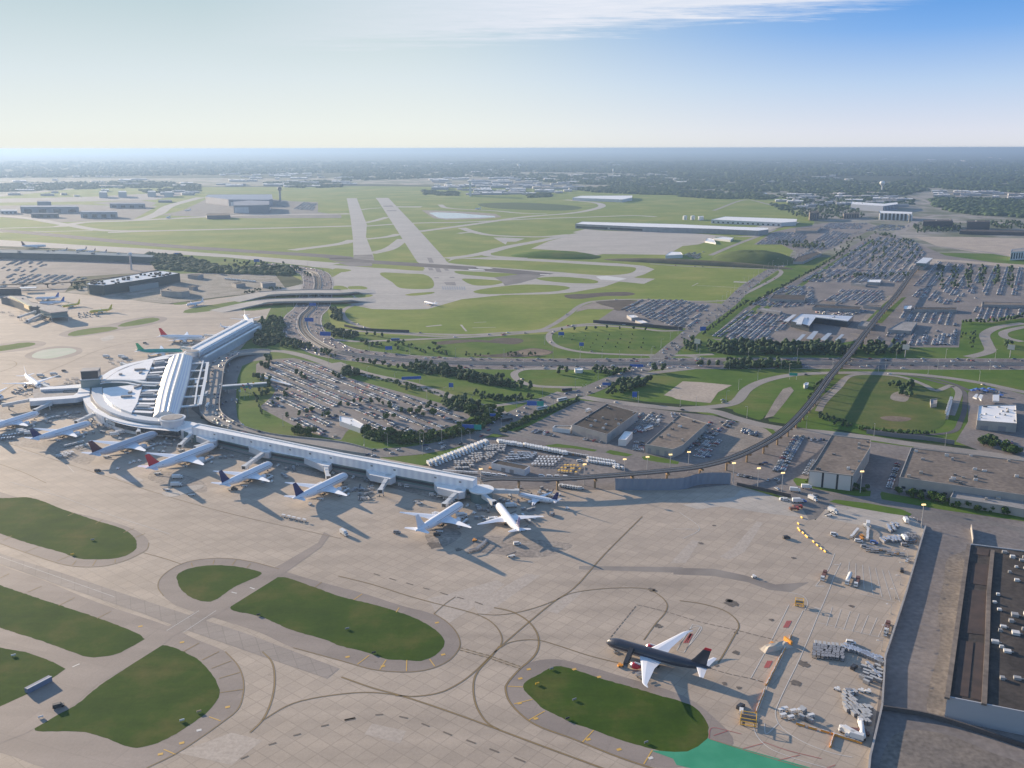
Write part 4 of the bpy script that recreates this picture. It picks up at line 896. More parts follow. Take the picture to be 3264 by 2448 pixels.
# ------------------------------------------------------------------ buildings
def ctr(pl): return sum((Vector((p[0], p[1], 0)) for p in pl), Vector()) / len(pl)
def grow(pl, d):
    c_ = ctr(pl); out = []
    for p in pl:
        v = Vector((p[0] - c_.x, p[1] - c_.y, 0)); out.append(c_ + v * (1 + d / max(v.length, .1)))
    return out
def building(name, label, spec, h, roof=None, wall=None, cat='building', units=0, parapet=.6, doors=None, win=None, group=None, base=0, unitm=None, us=3.0, rim=True):
    pl = P(spec, h) if isinstance(spec, str) else [Vector(p) for p in spec]
    roof = roof or M['roofg']; wall = wall or M['wallg']
    A = sum(pl[i - 1][0] * pl[i][1] - pl[i][0] * pl[i - 1][1] for i in range(len(pl)))
    if A < 0: pl = pl[::-1]
    o = thing(name, label, cat, (0, 0, 0), 0, group)
    c_ = ctr(pl); o.location = (c_.x, c_.y, 0); q = [Vector((p[0] - c_.x, p[1] - c_.y, 0)) for p in pl]
    b_ = MB(); b_.prism(q, base, h, wall, cap=False); b_.build('wall', None, o)
    inn = grow(q, -.6)
    n = len(q); b_ = MB()
    b_.add([(p[0], p[1], h - (parapet if rim else 0)) for p in inn], [tuple(range(n))], roof); ro = b_.build('roof', None, o)
    if rim:
        b_ = MB(); out_ = grow(q, .12)
        b_.add([(p[0], p[1], h - parapet) for p in inn] + [(p[0], p[1], h) for p in inn] + [(p[0], p[1], h) for p in out_] + [(p[0], p[1], h - .35) for p in out_],
               [(i, (i + 1) % n, n + (i + 1) % n, n + i)[::-1] for i in range(n)] + [(n + i, n + (i + 1) % n, 2 * n + (i + 1) % n, 2 * n + i)[::-1] for i in range(n)] + [(2 * n + i, 2 * n + (i + 1) % n, 3 * n + (i + 1) % n, 3 * n + i)[::-1] for i in range(n)], wall)
        b_.build('parapet', None, ro)
    if units:
        xs = [p.x for p in q]; ys = [p.y for p in q]; k_ = 0; tr = 0
        ang = math.atan2(q[1].y - q[0].y, q[1].x - q[0].x)
        while k_ < units and tr < 4000:
            tr += 1; p = Vector((rnd.uniform(min(xs), max(xs)), rnd.uniform(min(ys), max(ys)), 0))
            if inside(p, grow(q, -us - 1.5)):
                a_, bb, cc_ = us * rnd.uniform(.5, 1.2), us * rnd.uniform(.5, 1), us * rnd.uniform(.35, .7)
                u = MB(); zb = h - (parapet if rim else 0)
                u.box((p.x, p.y, zb + cc_ / 2), (a_, bb, cc_), unitm or rnd.choice(UNITM), ang); u.box((p.x, p.y, zb + cc_ + .1), (a_ * .6, bb * .6, .2), M['wallg'], ang)
                u.build('rooftop_unit', None, o); k_ += 1
    def fe(k_=0):  # the edge that faces the approach side
        return max(range(n), key=lambda i: (q[(i + 1) % n] - q[i]).length * max(0, (q[(i + 1) % n] - q[i]).normalized().x) ** 5 )
    for d in doors or []:   # (edge index, f0, f1, z0, z1, material, name)
        e, f0, f1, z0, z1, m_, nm = d; e = fe(); a_, bb = q[e], q[(e + 1) % n]; dirv = (bb - a_).normalized(); nrm = Vector((dirv.y, -dirv.x, 0))
        p0, p1 = a_.lerp(bb, f0) + nrm * .08, a_.lerp(bb, f1) + nrm * .08
        b_ = MB(); b_.add([(p0.x, p0.y, z0), (p1.x, p1.y, z0), (p1.x, p1.y, z1), (p0.x, p0.y, z1)], [(0, 1, 2, 3)], m_)
        for pa, pb in ((p0, p1),): b_.add([(pa.x + nrm.x * .15, pa.y + nrm.y * .15, z1), (pb.x + nrm.x * .15, pb.y + nrm.y * .15, z1), (pb.x + nrm.x * .15, pb.y + nrm.y * .15, z1 + .3), (pa.x + nrm.x * .15, pa.y + nrm.y * .15, z1 + .3)], [(0, 1, 2, 3)], wall)
        b_.build(nm, None, o)
    for wv in win or []:    # (edge, count, z0, z1, width fraction)
        e, cnt, z0, z1, wf = wv; e = fe(); a_, bb = q[e], q[(e + 1) % n]; dirv = (bb - a_).normalized(); nrm = Vector((dirv.y, -dirv.x, 0))
        for i in range(cnt):
            p0, p1 = a_.lerp(bb, (i + .5 - wf / 2) / cnt) + nrm * .07, a_.lerp(bb, (i + .5 + wf / 2) / cnt) + nrm * .07
            b_ = MB(); b_.add([(p0.x, p0.y, z0), (p1.x, p1.y, z0), (p1.x, p1.y, z1), (p0.x, p0.y, z1)], [(0, 1, 2, 3)], M['glass']); b_.build('window', None, o)
    return o
def jet_bridge(label, a, b_, za=5.2, zb=4.6, group='passenger bridges between the concourse and the gates', wd=2.9):
    a = Vector((a.x, a.y, 0)); b_ = Vector((b_.x, b_.y, 0)); L = (b_ - a).length
    o = thing('jet_bridge', label, 'jet bridge', (a.x, a.y, 0), hd(a, b_), group)
    m_ = M['bridge']
    def tun(x0, x1, z0, z1, w_, h_, nm):
        t = MB(); t.ring([[(x, -w_ / 2, z), (x, w_ / 2, z), (x, w_ / 2, z + h_), (x, -w_ / 2, z + h_)] for x, z in ((x0, z0), (x1, z1))], m_); return t.build(nm, None, o)
    md = L * .52
    tun(0, md + 1, za, za + (zb - za) * .52, wd + .35, 3.0, 'outer_tunnel'); tun(md - 1, L - 2, za + (zb - za) * .5 + .15, zb + .1, wd, 2.65, 'inner_tunnel')
    t = MB(); t.cyl((0, 0, za - .3), (0, 0, za + 3.3), 2.7, m=m_, n=14); t.cyl((0, 0, 0), (0, 0, za - .3), .7, m=M['steel'], n=8); t.build('rotunda', None, o)
    t = MB(); t.box((L - .8, .3, zb + 1.4), (3.6, 4.0, 3.1), m_); t.box((L + .9, .5, zb + 1.5), (.5, 3.0, 2.5), V_DK); t.build('cab', None, o)
    for s in (1.5, -1.5):
        t = MB(); t.cyl((L - 5, s, .4), (L - 5, s, zb), .28, m=M['steel'], n=6); t.cyl((L - 5, s - .25, .5), (L - 5, s + .25, .5), .5, m=M['rubber'], n=8); t.build('support_leg', None, o)
    return o
M['bridge'] = mat('jet_bridge_panel', (.60, .61, .60), .45, var=(.52, .53, .53), scale=.3)
# ------------------------------------------------------------------ the aircraft, each traced nose to tail
aircraft('airliner', 'charcoal airliner with red engines and red fin tip parked alone on the open ramp', G('U', 140, 430, 4), G('U', 1625, 815, 6), 1.08, .049, P_COAL, paint('belly_silver', (.42, .40, .38), .4), P_COAL, P_RED, P_RED, P_WHITE, rake=True, finh=.295)
aircraft('airliner', 'all white airliner at the near end of the concourse left of the sunlit one', G('B1', 785, 1335, 4.5), G('B1', 480, 1520, 6), .955, .048, P_WHITE, finh=.29)
aircraft('airliner', 'white airliner glowing in the sun with its nose at the concourse end', G('B1', 1010, 1335, 4.5), G('B1', 1160, 1518, 5.5), .87, .047, P_WHITE, fin=P_NAVY, finh=.28)
aircraft('airliner', 'smaller airliner with navy tail parked sideways beyond the concourse end', G('B1', 1145, 1268, 3.5), G('B1', 1412, 1318, 4), .92, .052, P_WHITE, fin=P_NAVY, winglet=True, finh=.31)
aircraft('airliner', 'navy tailed airliner third along from the concourse end', G('D', 751, 1027, 4.5), G('B0', 1900, 1312, 6), .93, .048, P_WHITE, fin=P_NAVY, finh=.29)
aircraft('airliner', 'navy tailed airliner just right of the red tailed one', G('B0', 1765, 1074, 4.5), G('B0', 1422, 1220, 6), .93, .048, P_WHITE, fin=P_NAVY, finh=.29)
aircraft('airliner', 'long white airliner with bright red tail nosed in to the concourse', G('B0', 1398, 960, 4.5), G('B0', 945, 1120, 6), .875, .043, P_WHITE, fin=P_RED, finh=.25)
aircraft('airliner', 'grey blue airliner with dark maroon tail under the curved concourse', G('B0', 1022, 882, 4.5), G('B0', 578, 1030, 6), .885, .044, P_GREY, fin=P_MAROON, finh=.255)
aircraft('airliner', 'long white airliner with navy tail beside the row of baggage carts', G('B0', 592, 810, 4.5), G('B0', 195, 922, 6), .90, .045, P_WHITE, fin=P_NAVY, finh=.25)
aircraft('airliner', 'white airliner cut by the left edge of the photo', G('B0', 255, 747, 4.5), G('B0', -130, 860, 6), .90, .045, P_WHITE, fin=P_NAVY, finh=.25)
aircraft('airliner', 'white airliner facing the camera with its nose at the left pier', G('B0', 262, 578, 4.5), G('B0', 148, 492, 6), .93, .048, P_WHITE, finh=.27, Lfix=64)
aircraft('airliner', 'green airliner with leaf green tail behind the terminal roof', G('B0', 1185, 344, 4.5), G('B0', 880, 342, 6), .97, .048, P_GREEN, P_WHITE, P_LGREEN, P_WHITE, finh=.27)
aircraft('airliner', 'white airliner with red tail on the far side of the terminal', G('B0', 1330, 262, 4.5), G('B0', 1030, 250, 6), .97, .048, P_WHITE, fin=P_RED, finh=.27)
aircraft('airliner', 'white airliner nosed to the far tip of the distant concourse', G('B0', 1612, 152, 4), G('B0', 1576, 100, 5), .95, .05, P_WHITE, finh=.28, Lfix=52)
aircraft('airliner', 'small white jet parked short of the far tip of the concourse', G('B0', 1500, 190, 3), G('B0', 1425, 178, 3.5), .9, .05, P_WHITE, finh=.3)
aircraft('airliner', 'white jet taxiing on the taxiway toward the highway bridge', G('C0', 1208, 1082, 3.5), G('C0', 1322, 1060, 4), .9, .052, P_WHITE, winglet=True, finh=.3)
aircraft('airliner', 'yellow airliner nearer the camera beside the far terminal', G('C0', 575, 1126, 3.5), G('C0', 733, 1108, 4), .92, .052, P_YELLOW, winglet=True, finh=.31)
aircraft('airliner', 'yellow airliner parked behind the other yellow one', G('C0', 400, 1090, 3.5), G('C0', 523, 1070, 4), .92, .052, P_YELLOW, winglet=True, finh=.31)
aircraft('airliner', 'white jet with blue tail behind the yellow airliners', G('C0', 250, 1072, 3.5), G('C0', 433, 1062, 4), .92, .052, P_WHITE, fin=P_BLUE, finh=.31, Lfix=42)
aircraft('airliner', 'pale jet with blue tail hidden most by the far terminal', G('C0', 225, 1040, 3.5), G('C0', 408, 1034, 4), .92, .052, P_WHITE, fin=P_BLUE, finh=.31, Lfix=42)
aircraft('airliner', 'white airliner with dark tail parked behind the long far terminal', G('C0', 300, 698, 5), G('C0', 138, 700, 6), .95, .05, P_WHITE, fin=P_MAROON, finh=.30)
for lb, x, y in (('first small jet tail past the widebody behind the far terminal', 440, 722), ('second small jet tail behind the far terminal roof', 565, 718), ('third small jet tail behind the far terminal roof', 622, 728), ('last small jet tail in the row behind the far terminal', 695, 735)):
    aircraft('airliner', lb, G('C0', x - 75, y + 6, 4), G('C0', x, y, 4), .9, .052, P_WHITE, fin=P_MAROON, finh=.33, cock=False)
aircraft('regional_jet', 'small white regional jet alone on the pale taxiway above the lawn', G('B1', 540, 24, 3), G('B1', 615, 42, 3), .8, .045, P_WHITE, finh=.24, tengine=True)
aircraft('regional_jet', 'tiny white jet standing beside the pond on the far airfield', G('C1', 865, 459, 3), G('C1', 905, 456, 3), .8, .05, P_WHITE, finh=.28, tengine=True)
aircraft('airliner', 'small white jet crossing the pale far taxiway on the left', G('C0', 1075, 516, 3), G('C0', 1100, 512, 3), .85, .05, P_WHITE, finh=.3, Lfix=40)
aircraft('airliner', 'white airliner outside the left doors of the grey hangar', G('C0', 1195, 468, 3), G('C0', 1240, 466, 3), .85, .05, P_WHITE, finh=.3)
aircraft('airliner', 'white airliner standing in front of the near hangar', G('C0', 1600, 470, 3), G('C0', 1645, 464, 3), .85, .05, P_WHITE, finh=.3)
aircraft('airliner', 'white airliner under the control tower by the hangar corner', G('C0', 1715, 464, 3), G('C0', 1755, 462, 3), .85, .05, P_WHITE, finh=.3)
aircraft('airliner', 'white jet with its nose at the end of the lower left pier', G('B0', 20, 650, 4), G('B0', -180, 600, 5), .9, .05, P_WHITE, finh=.28)

# ------------------------------------------------------------------ jet bridges
for lb, a_, b2 in (('white jet bridge angled down to the all white airliner', ('B1', 760, 1262), ('B1', 665, 1350)),
                   ('white jet bridge reaching the sunlit airliner nose', ('B1', 885, 1262), ('B1', 985, 1335)),
                   ('long white jet bridge leading right to the small navy tailed airliner', ('B1', 955, 1255), ('B1', 1145, 1262)),
                   ('unused white jet bridge standing over the empty stand', ('B1', 305, 1165), ('B1', 250, 1260)),
                   ('white jet bridge hanging beside the third airliner from the end', ('B0', 2108, 1080), ('B0', 2125, 1170)),
                   ('jet bridge to the navy tailed airliner beside the red tailed one', ('B0', 1725, 1000), ('B0', 1580, 1105)),
                   ('jet bridge beside the cockpit of the red tailed airliner', ('B0', 1395, 930), ('B0', 1270, 975)),
                   ('parked brownish jet bridge left of the red tailed airliner', ('B0', 1240, 895), ('B0', 1165, 965)),
                   ('jet bridge dropping onto the grey blue airliner roof line', ('B0', 912, 835), ('B0', 895, 880)),
                   ('long jet bridge from the curved concourse to the navy tailed airliner', ('B0', 625, 750), ('B0', 495, 810)),
                   ('triangular white jet bridge folded under the curved concourse', ('B0', 705, 800), ('B0', 750, 822)),
                   ('jet bridge from the lower pier toward the leftmost airliner', ('B0', 320, 690), ('B0', 225, 735)),
                   ('white jet bridge meeting the nose of the airliner at the left pier', ('B0', 330, 590), ('B0', 275, 565)),
                   ('long low jet bridge running left along the bottom of the lower pier', ('B0', 200, 665), ('B0', 20, 700)),
                   ('jet bridge at the nose of the green airliner', ('B0', 1260, 335), ('B0', 1185, 325)),
                   ('jet bridge at the nose of the far red tailed airliner', ('B0', 1400, 248), ('B0', 1330, 245)),
                   ('jet bridge joining the terminal to the aircraft stand behind the fan roof', ('B0', 850, 450), ('B0', 790, 430)),
                   ('pale jet bridge in front of the far terminal rotunda', ('C0', 260, 1150), ('C0', 175, 1190)),
                   ('slanted pale jet bridge left of the far terminal rotunda', ('C0', 225, 1130), ('C0', 120, 1165))):
    jet_bridge(lb, G(*a_, 6), G(*b2, 5), group=None)
# ------------------------------------------------------------------ the terminal
TM = thing('airport_terminal', 'big white airport terminal with ribbed vault roof, fan shaped roofs and long curved concourses', 'terminal')
def tpart(b_, nm, m=None, par=None, **kw): return b_.build(nm, m, par or TM, **kw)
RW = M['roofw']; WW = M['wallw']
wstripe = mat('ribbed_white_cladding', (.70, .70, .72), .4); k = NT(wstripe)
wv = k.node('ShaderNodeTexWave', wave_type='BANDS', bands_direction='X'); k.put(wv.inputs[0], k.mapv(.5)); wv.inputs['Scale'].default_value = .05; wv.inputs['Distortion'].default_value = 1.0
k.put(k.b.inputs['Base Color'], k.mix(wv.outputs[0], (.72, .72, .75), (.84, .84, .84)))
# near concourse: tall white hall over a lower gate level
up_ = P('B0 1240,836 1288,813 B1 0,1004 440,1084 880,1163 852,1186 420,1108 0,1030', 15)
lo_ = P('B0 1150,845 1290,818 B1 0,1006 878,1168 836,1243 600,1196 0,1082 B0 1700,985 1400,912 1240,880', 8)
tpart(MB().prism(lo_, 0, 8, RW, M['glassg']), 'gate_level')
tpart(MB().prism(up_, 8, 15, RW, wstripe), 'concourse_hall')
b_ = MB(); tpart(b_.prism(P('B0 1240,840 1285,815 B1 0,1005 440,1085 878,1165 874,1170 440,1091 0,1012 B0 1285,821', 15.0), 15.0, 15.7, V_WHITE), 'roof_ridge')
for x0, x1 in ((0, 1),):
    pass
for i, sp in enumerate(['B1 160,1118 200,1106 352,1143 352,1160 315,1178 185,1150', 'B1 600,1204 640,1193 812,1238 800,1262 760,1270 625,1236', 'B0 1270,900 1300,888 1418,914 1402,932 1370,938', 'B0 1600,962 1630,950 1782,984 1742,1008 1700,1002', 'B0 1970,1040 2000,1030 2152,1074 2132,1097 2090,1092']):
    tpart(MB().prism(P(sp, 7.6), 3.2, 8.4 + .02 * i, RW, WW), 'gate_lounge')
# windows along the gate level wall
front = P('B1 836,1243 600,1196 0,1082 B0 1700,985 1400,912', 8)
b_ = MB()
for a_, c_ in zip(front, front[1:]):
    d = (c_ - a_).normalized(); n_ = Vector((d.y, -d.x, 0)); n_ = n_ if n_.y < 0 else -n_
    for z0, z1, m_ in ((4.6, 6.8, M['glass']), (.8, 3.2, V_GREY)):
        a2, c2 = a_ + n_ * .12, c_ + n_ * .12
        b_ = MB(); b_.add([(a2.x, a2.y, z0), (c2.x, c2.y, z0), (c2.x, c2.y, z1), (a2.x, a2.y, z1)], [(0, 1, 2, 3)], m_); tpart(b_, 'window_band' if z0 > 4 else 'service_door_band')
# louvre boxes on the tall wall
fr = [Vector((p.x, p.y, 0)) for p in P('B1 852,1186 420,1108 0,1030 B0 1240,836', 11)]
fr = P('B1 852,1186 420,1108 0,1030', 15) + P('B0 1240,836', 15)
for a_, c_ in zip(fr, fr[1:]):
    d = (c_ - a_); L_ = d.length; d = d / L_; n_ = Vector((d.y, -d.x, 0)); n_ = n_ if n_.y < 0 else -n_
    for j in range(int(L_ / 22)):
        p = a_ + d * (11 + j * 22) + n_ * .1
        tpart(MB().box((p.x, p.y, 12.4), (2.0, .3, 1.2), M['roofg'], math.atan2(d.y, d.x)), 'louvre')
# round stair hall at the concourse end
e = G('B1', 908, 1236, 9)
tpart(MB().cyl((e.x, e.y, 0), (e.x, e.y, 8), 8.5, m=M['glassg'], n=24), 'round_gate_hall'); tpart(MB().cyl((e.x, e.y, 8), (e.x, e.y, 9), 9.5, m=RW, n=24), 'round_gate_roof')
# main hall base
base = P('R 625,700 640,640 760,575 860,500 1190,398 1330,366 1480,345 1560,352 1610,420 1535,520 1490,620 1440,760 1400,890 1390,985 1300,985 1150,975 950,940 800,895 690,830 635,770', 10)
tpart(MB().prism(base, 0, 10, M['roofg'], M['glassg']), 'main_hall_base')
# fan shaped roofs
tpart(MB().prism(P('R 755,588 860,512 1000,455 1192,400 1112,580', 14.5), 10, 14.5, RW, V_WHITE), 'fan_roof')
tpart(MB().prism(P('R 740,656 1094,616 1045,780 992,872 900,838 820,795 765,740 742,700', 14.5), 10, 14.5, RW, V_WHITE), 'fan_roof')
for sp in ('R 1018,494 1118,488 1116,496 1018,502', 'R 1062,520 1090,514 1078,526 1058,528', 'R 905,732 1000,726 998,735 900,740', 'R 965,698 1000,688 990,702 962,704', 'R 1010,652 1088,632 1080,640 1015,662', 'R 885,535 912,532 908,540 880,541'):
    tpart(MB().prism(P(sp, 14.7), 14.5, 16.2, M['roofg']), 'skylight')
# stepped roof bays between fans and vault
LA = [('R', 1192, 405, 1325, 385), ('R', 1182, 440, 1305, 425), ('R', 1165, 480, 1290, 468), ('R', 1148, 520, 1272, 510), ('R', 1128, 556, 1262, 550), ('R', 1100, 640, 1240, 632), ('R', 1085, 678, 1228, 672), ('R', 1072, 716, 1218, 712), ('R', 1058, 752, 1208, 752), ('R', 1040, 790, 1200, 792), ('R', 1020, 826, 1192, 830), ('R', 1000, 858, 1184, 868)]
for i, (t_, x0, y0, x1, y1) in enumerate(LA):
    h_ = 13 + (i % 2) * .8
    a_, c_ = G(t_, x0, y0, h_), G(t_, x1, y1, h_)
    tpart(MB().strip([a_, c_], 6.5 if i % 2 else 8.5, 10, h_, RW, M['wallg']), 'stepped_roof_bay')
    if i % 3 == 1:
        m_ = a_.lerp(c_, .45); tpart(MB().box((m_.x, m_.y, h_ + 1), (12, 5, 2), M['steel'], hd(a_, c_)), 'air_handler')
# vault: bowed long roof with bright ribs
LEp = smooth(P('R 1325,392 1262,560 1214,740 1183,905', 13), n=8); RIp = smooth(P('R 1532,378 1492,590 1442,760 1400,892', 13), n=8)
NS, NTT = len(LEp), 25
vm = [mat('vault_white', (.74, .74, .72), .35, var=(.66, .66, .65), scale=.05), mat('vault_lilac_grey', (.52, .53, .62), .35), mat('vault_gold_rib', (.78, .70, .54), .3)]
vp = []
for i in range(NS):
    s = i / (NS - 1)
    for j in range(NTT):
        t = j / (NTT - 1)
        p = LEp[i].lerp(RIp[i], t)
        z = 12.5 + 6.5 * (math.sin(math.pi * min(1, t * 1.0)) ** .8) * (.72 + .28 * math.sin(math.pi * s))
        if j in (5, 6, 10, 11, 15, 16): z += .9
        vp.append((p.x, p.y, z))
b_ = MB(); b_.mi(vm[0]); b_.mi(vm[1]); b_.mi(vm[2])
b_.v = vp
for i in range(NS - 1):
    for j in range(NTT - 1):
        b_.f.append((i * NTT + j, (i + 1) * NTT + j, (i + 1) * NTT + j + 1, i * NTT + j + 1))
        b_.m.append(2 if j in (5, 10, 15) else (1 if j in (4, 7, 9, 12, 14, 17, 19, 21) else 0))
for end in (0, NS - 1):
    idx = [end * NTT + j for j in range(NTT)]; n0 = len(b_.v)
    b_.v += [(vp[k_][0], vp[k_][1], 9) for k_ in idx]
    for j in range(NTT - 1):
        f_ = (idx[j], idx[j + 1], n0 + j + 1, n0 + j); b_.f.append(f_ if end == 0 else f_[::-1]); b_.m.append(0)
for side in (0, NTT - 1):
    n0 = len(b_.v); b_.v += [(vp[i * NTT + side][0], vp[i * NTT + side][1], 9) for i in range(NS)]
    for i in range(NS - 1): b_.f.append((i * NTT + side, (i + 1) * NTT + side, n0 + i + 1, n0 + i)); b_.m.append(1)
vo = b_.build('vault_roof', None, TM)
# curved canopy walk between the fans, and the stair tower
cp = smooth(P('R 690,592 760,580 880,576 1000,582 1100,600 1240,606', 17))
b_ = MB(); b_.strip(cp, 5, 15.6, 16.8, V_WHITE); tpart(b_, 'canopy_walk'); b_ = MB(); b_.strip(offset(cp, -7), 3, 14.8, 15.6, V_WHITE); tpart(b_, 'canopy_walk')
b_ = MB(); b_.strip(offset(cp, -3.5), 6, 10, 14.6, M['glassg']); tpart(b_, 'glazed_link')
tw = G('R', 655, 690, 0); tw = G('R', 657, 700, 3)
b_ = MB(); b_.box((tw.x, tw.y, 10), (19, 17, 20), M['glassg'], .25); tpart(b_, 'stair_tower')
b_ = MB(); b_.box((tw.x, tw.y, 24.5), (17, 15, 9), M['glass'], .25); b_.box((tw.x, tw.y, 20.3), (20, 18, .7), V_WHITE, .25); b_.box((tw.x, tw.y, 29.3), (17.6, 15.6, .6), M['wallg'], .25); tpart(b_, 'ramp_control_cab')
# curved outer concourse (near side) and its thin twin on the far side
def curve_hall(spec, wd, z0, z1, m_, side, nm):
    pts = smooth(P(spec, z1), n=6); return tpart(MB().strip(pts, wd, z0, z1, m_, side), nm)
curve_hall('R 668,668 655,720 690,785 760,845 860,895 1000,935 1150,958 1300,966 1440,975 1520,1000', 20, 0, 9.5, RW, wstripe, 'curved_concourse')
curve_hall('R 688,650 690,700 720,760 790,818 880,865 1000,900 1150,925 1290,938', 10, 8, 12.5, V_WHITE, WW, 'curved_upper_roof')
curve_hall('R 616,745 632,800 690,858 790,915 920,962 1080,995 1250,1015 1420,1030', 6, 4, 8.5, RW, M['glass'], 'lower_gate_corridor')
curve_hall('R 655,690 662,735 700,795 775,850 880,900 1000,938 1150,962 1300,972', 1.4, 9.5, 10, M['roofg'], M['roofg'], 'gutter_line')
curve_hall('R 730,575 860,490 1000,440 1190,398 1330,366 1480,345', 9, 0, 11, RW, WW, 'far_curved_concourse')
# sunlit glazed corner where the pier meets the curve
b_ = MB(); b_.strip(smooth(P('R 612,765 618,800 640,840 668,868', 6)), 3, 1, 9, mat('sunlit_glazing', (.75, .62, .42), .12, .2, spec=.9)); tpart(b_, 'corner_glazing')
# two parallel arms of the left pier
tpart(MB().prism(P('R 122,655 185,650 615,612 628,640 628,690 520,694 490,724 130,738', 10), 0, 9, M['roofg'], M['wallg']), 'pier_block')
tpart(MB().prism(P('R 185,652 615,614 622,640 530,652 190,668', 11.5), 9, 11.5, RW, WW), 'pier_roof')
tpart(MB().prism(P('R 530,654 622,642 626,688 515,692', 11.5), 9, 11.2, RW, WW), 'pier_roof')
tpart(MB().prism(P('R 398,672 528,658 516,686 390,690', 9.6), 9, 9.7, M['glass'], M['glass']), 'pier_skylight')
tpart(MB().prism(P('R 92,748 480,718 520,692 618,688 625,716 500,742 95,772', 10.5), 5.5, 10.5, RW, WW), 'lower_pier_arm')
tpart(MB().prism(P('R 95,774 500,744 622,718 624,736 500,758 96,790', 6.2), 0, 5.4, M['wallg'], M['glass']), 'lower_pier_gates')
# circular drums
for x, y, r_, zz_ in ((1530, 337, 9.5, 15), (1352, 924, 12, 15)):
    c_ = G('R', x, y, zz_)
    tpart(MB().cyl((c_.x, c_.y, 6), (c_.x, c_.y, zz_), r_ * .86, m=WW, n=36), 'roof_drum')
    b_ = MB(); b_.cyl((c_.x, c_.y, zz_), (c_.x, c_.y, zz_ + 1.1), r_, m=V_WHITE, n=36); b_.cyl((c_.x, c_.y, zz_ + 1.1), (c_.x, c_.y, zz_ + 1.5), r_ * .8, m=M['roofg'], n=36); tpart(b_, 'drum_roof')
# far concourse
tpart(MB().prism(P('R 1515,296 1965,58 2062,40 2072,80 1645,312 1592,346', 15), 0, 15, RW, WW), 'far_concourse_hall')
tpart(MB().prism(P('R 1592,348 1645,314 2072,82 2126,74 2140,100 2085,135 1690,360 1600,412', 10), 0, 10, M['roofg'], WW), 'far_concourse_terrace')
for f0, f1, z_ in (((1528, 304), (2000, 58), 15), ((1575, 330), (2050, 72), 15)):
    tpart(MB().strip([G('R', *f0, 15.6), G('R', *f1, 15.6)], 3, 15, 16, V_WHITE), 'roof_ridge')
for (f0, f1, wd_, m_) in (((1612, 355), (2095, 92), 4, V_WHITE), ((1625, 368), (2105, 105), 3, M['roofg']), ((1640, 380), (2118, 112), 4, V_WHITE)):
    tpart(MB().strip([G('R', *f0, 11), G('R', *f1, 11)], wd_, 10, 11.3, m_), 'terrace_roof_band')
# kerbside glass canopy frames
pcl = [((1530, 437), (1668, 430)), ((1518, 502), (1655, 496)), ((1505, 575), (1645, 566)), ((1482, 642), (1632, 634)), ((1455, 732), (1615, 722)), ((1420, 818), (1598, 800))]
for a_, c_ in pcl:
    pa, pc = G('R', *a_, 12), G('R', *c_, 12)
    tpart(MB().strip([pa, pc], 3.6, 11, 12.2, V_WHITE), 'canopy_beam')
    for f_ in (.35, .97):
        q_ = pa.lerp(pc, f_); tpart(MB().cyl((q_.x, q_.y, 0), (q_.x, q_.y, 11), .5, m=M['steel'], n=8), 'canopy_post')
tpart(MB().strip([G('R', 1666, 428, 12.6), G('R', 1645, 566, 12.6), G('R', 1598, 802, 12.6)], 3.2, 12.3, 13, V_WHITE), 'canopy_edge_beam')
tpart(MB().strip([G('R', 1625, 415, 12.6), G('R', 1575, 620, 12.6), G('R', 1550, 800, 12.6)], 1.6, 12.3, 12.9, V_WHITE), 'canopy_inner_beam')
b_ = MB(); b_.prism(P('R 1500,440 1540,470 1500,620 1450,780 1425,880 1402,885 1440,760 1488,600', 9), 0, 9.5, M['glass']); tpart(b_, 'landside_glass_hall')
for sp in ('R 1555,572 1592,566 1588,608 1550,612', 'R 1580,735 1612,728 1598,792 1568,792'): tpart(MB().prism(P(sp, 11), 10.4, 11.2, V_WHITE), 'canopy_roof_panel')
# footbridge to the car park
a_, c_ = G('R', 1795, 634, 9), G('R', 2185, 606, 9)
fb_ = thing('footbridge', 'white roofed footbridge crossing the lower roadway to the car park', 'footbridge')
MB().strip([a_, c_], 5, 8.2, 9.2, V_WHITE).build('roof', None, fb_); MB().strip([a_, c_], 3.6, 4.8, 8.2, M['glassg']).build('glazed_walkway', None, fb_)
for f_ in (.12, .5, .88):
    q_ = a_.lerp(c_, f_); MB().cyl((q_.x, q_.y, 0), (q_.x, q_.y, 4.8), .6, m=M['concw']).build('pier', None, fb_)
fb_ = thing('covered_walkway', 'low white covered walkway between the parked cars near the footbridge', 'walkway')
a_, c_ = G('B0', 1680, 505, 3), G('B0', 1885, 562, 3)
MB().strip([a_, c_], 4, 2.7, 3.1, V_WHITE).build('roof', None, fb_)
for f_ in (.1, .35, .6, .9):
    q_ = a_.lerp(c_, f_); MB().cyl((q_.x, q_.y, 0), (q_.x, q_.y, 2.7), .15, m=M['steel']).build('post', None, fb_)

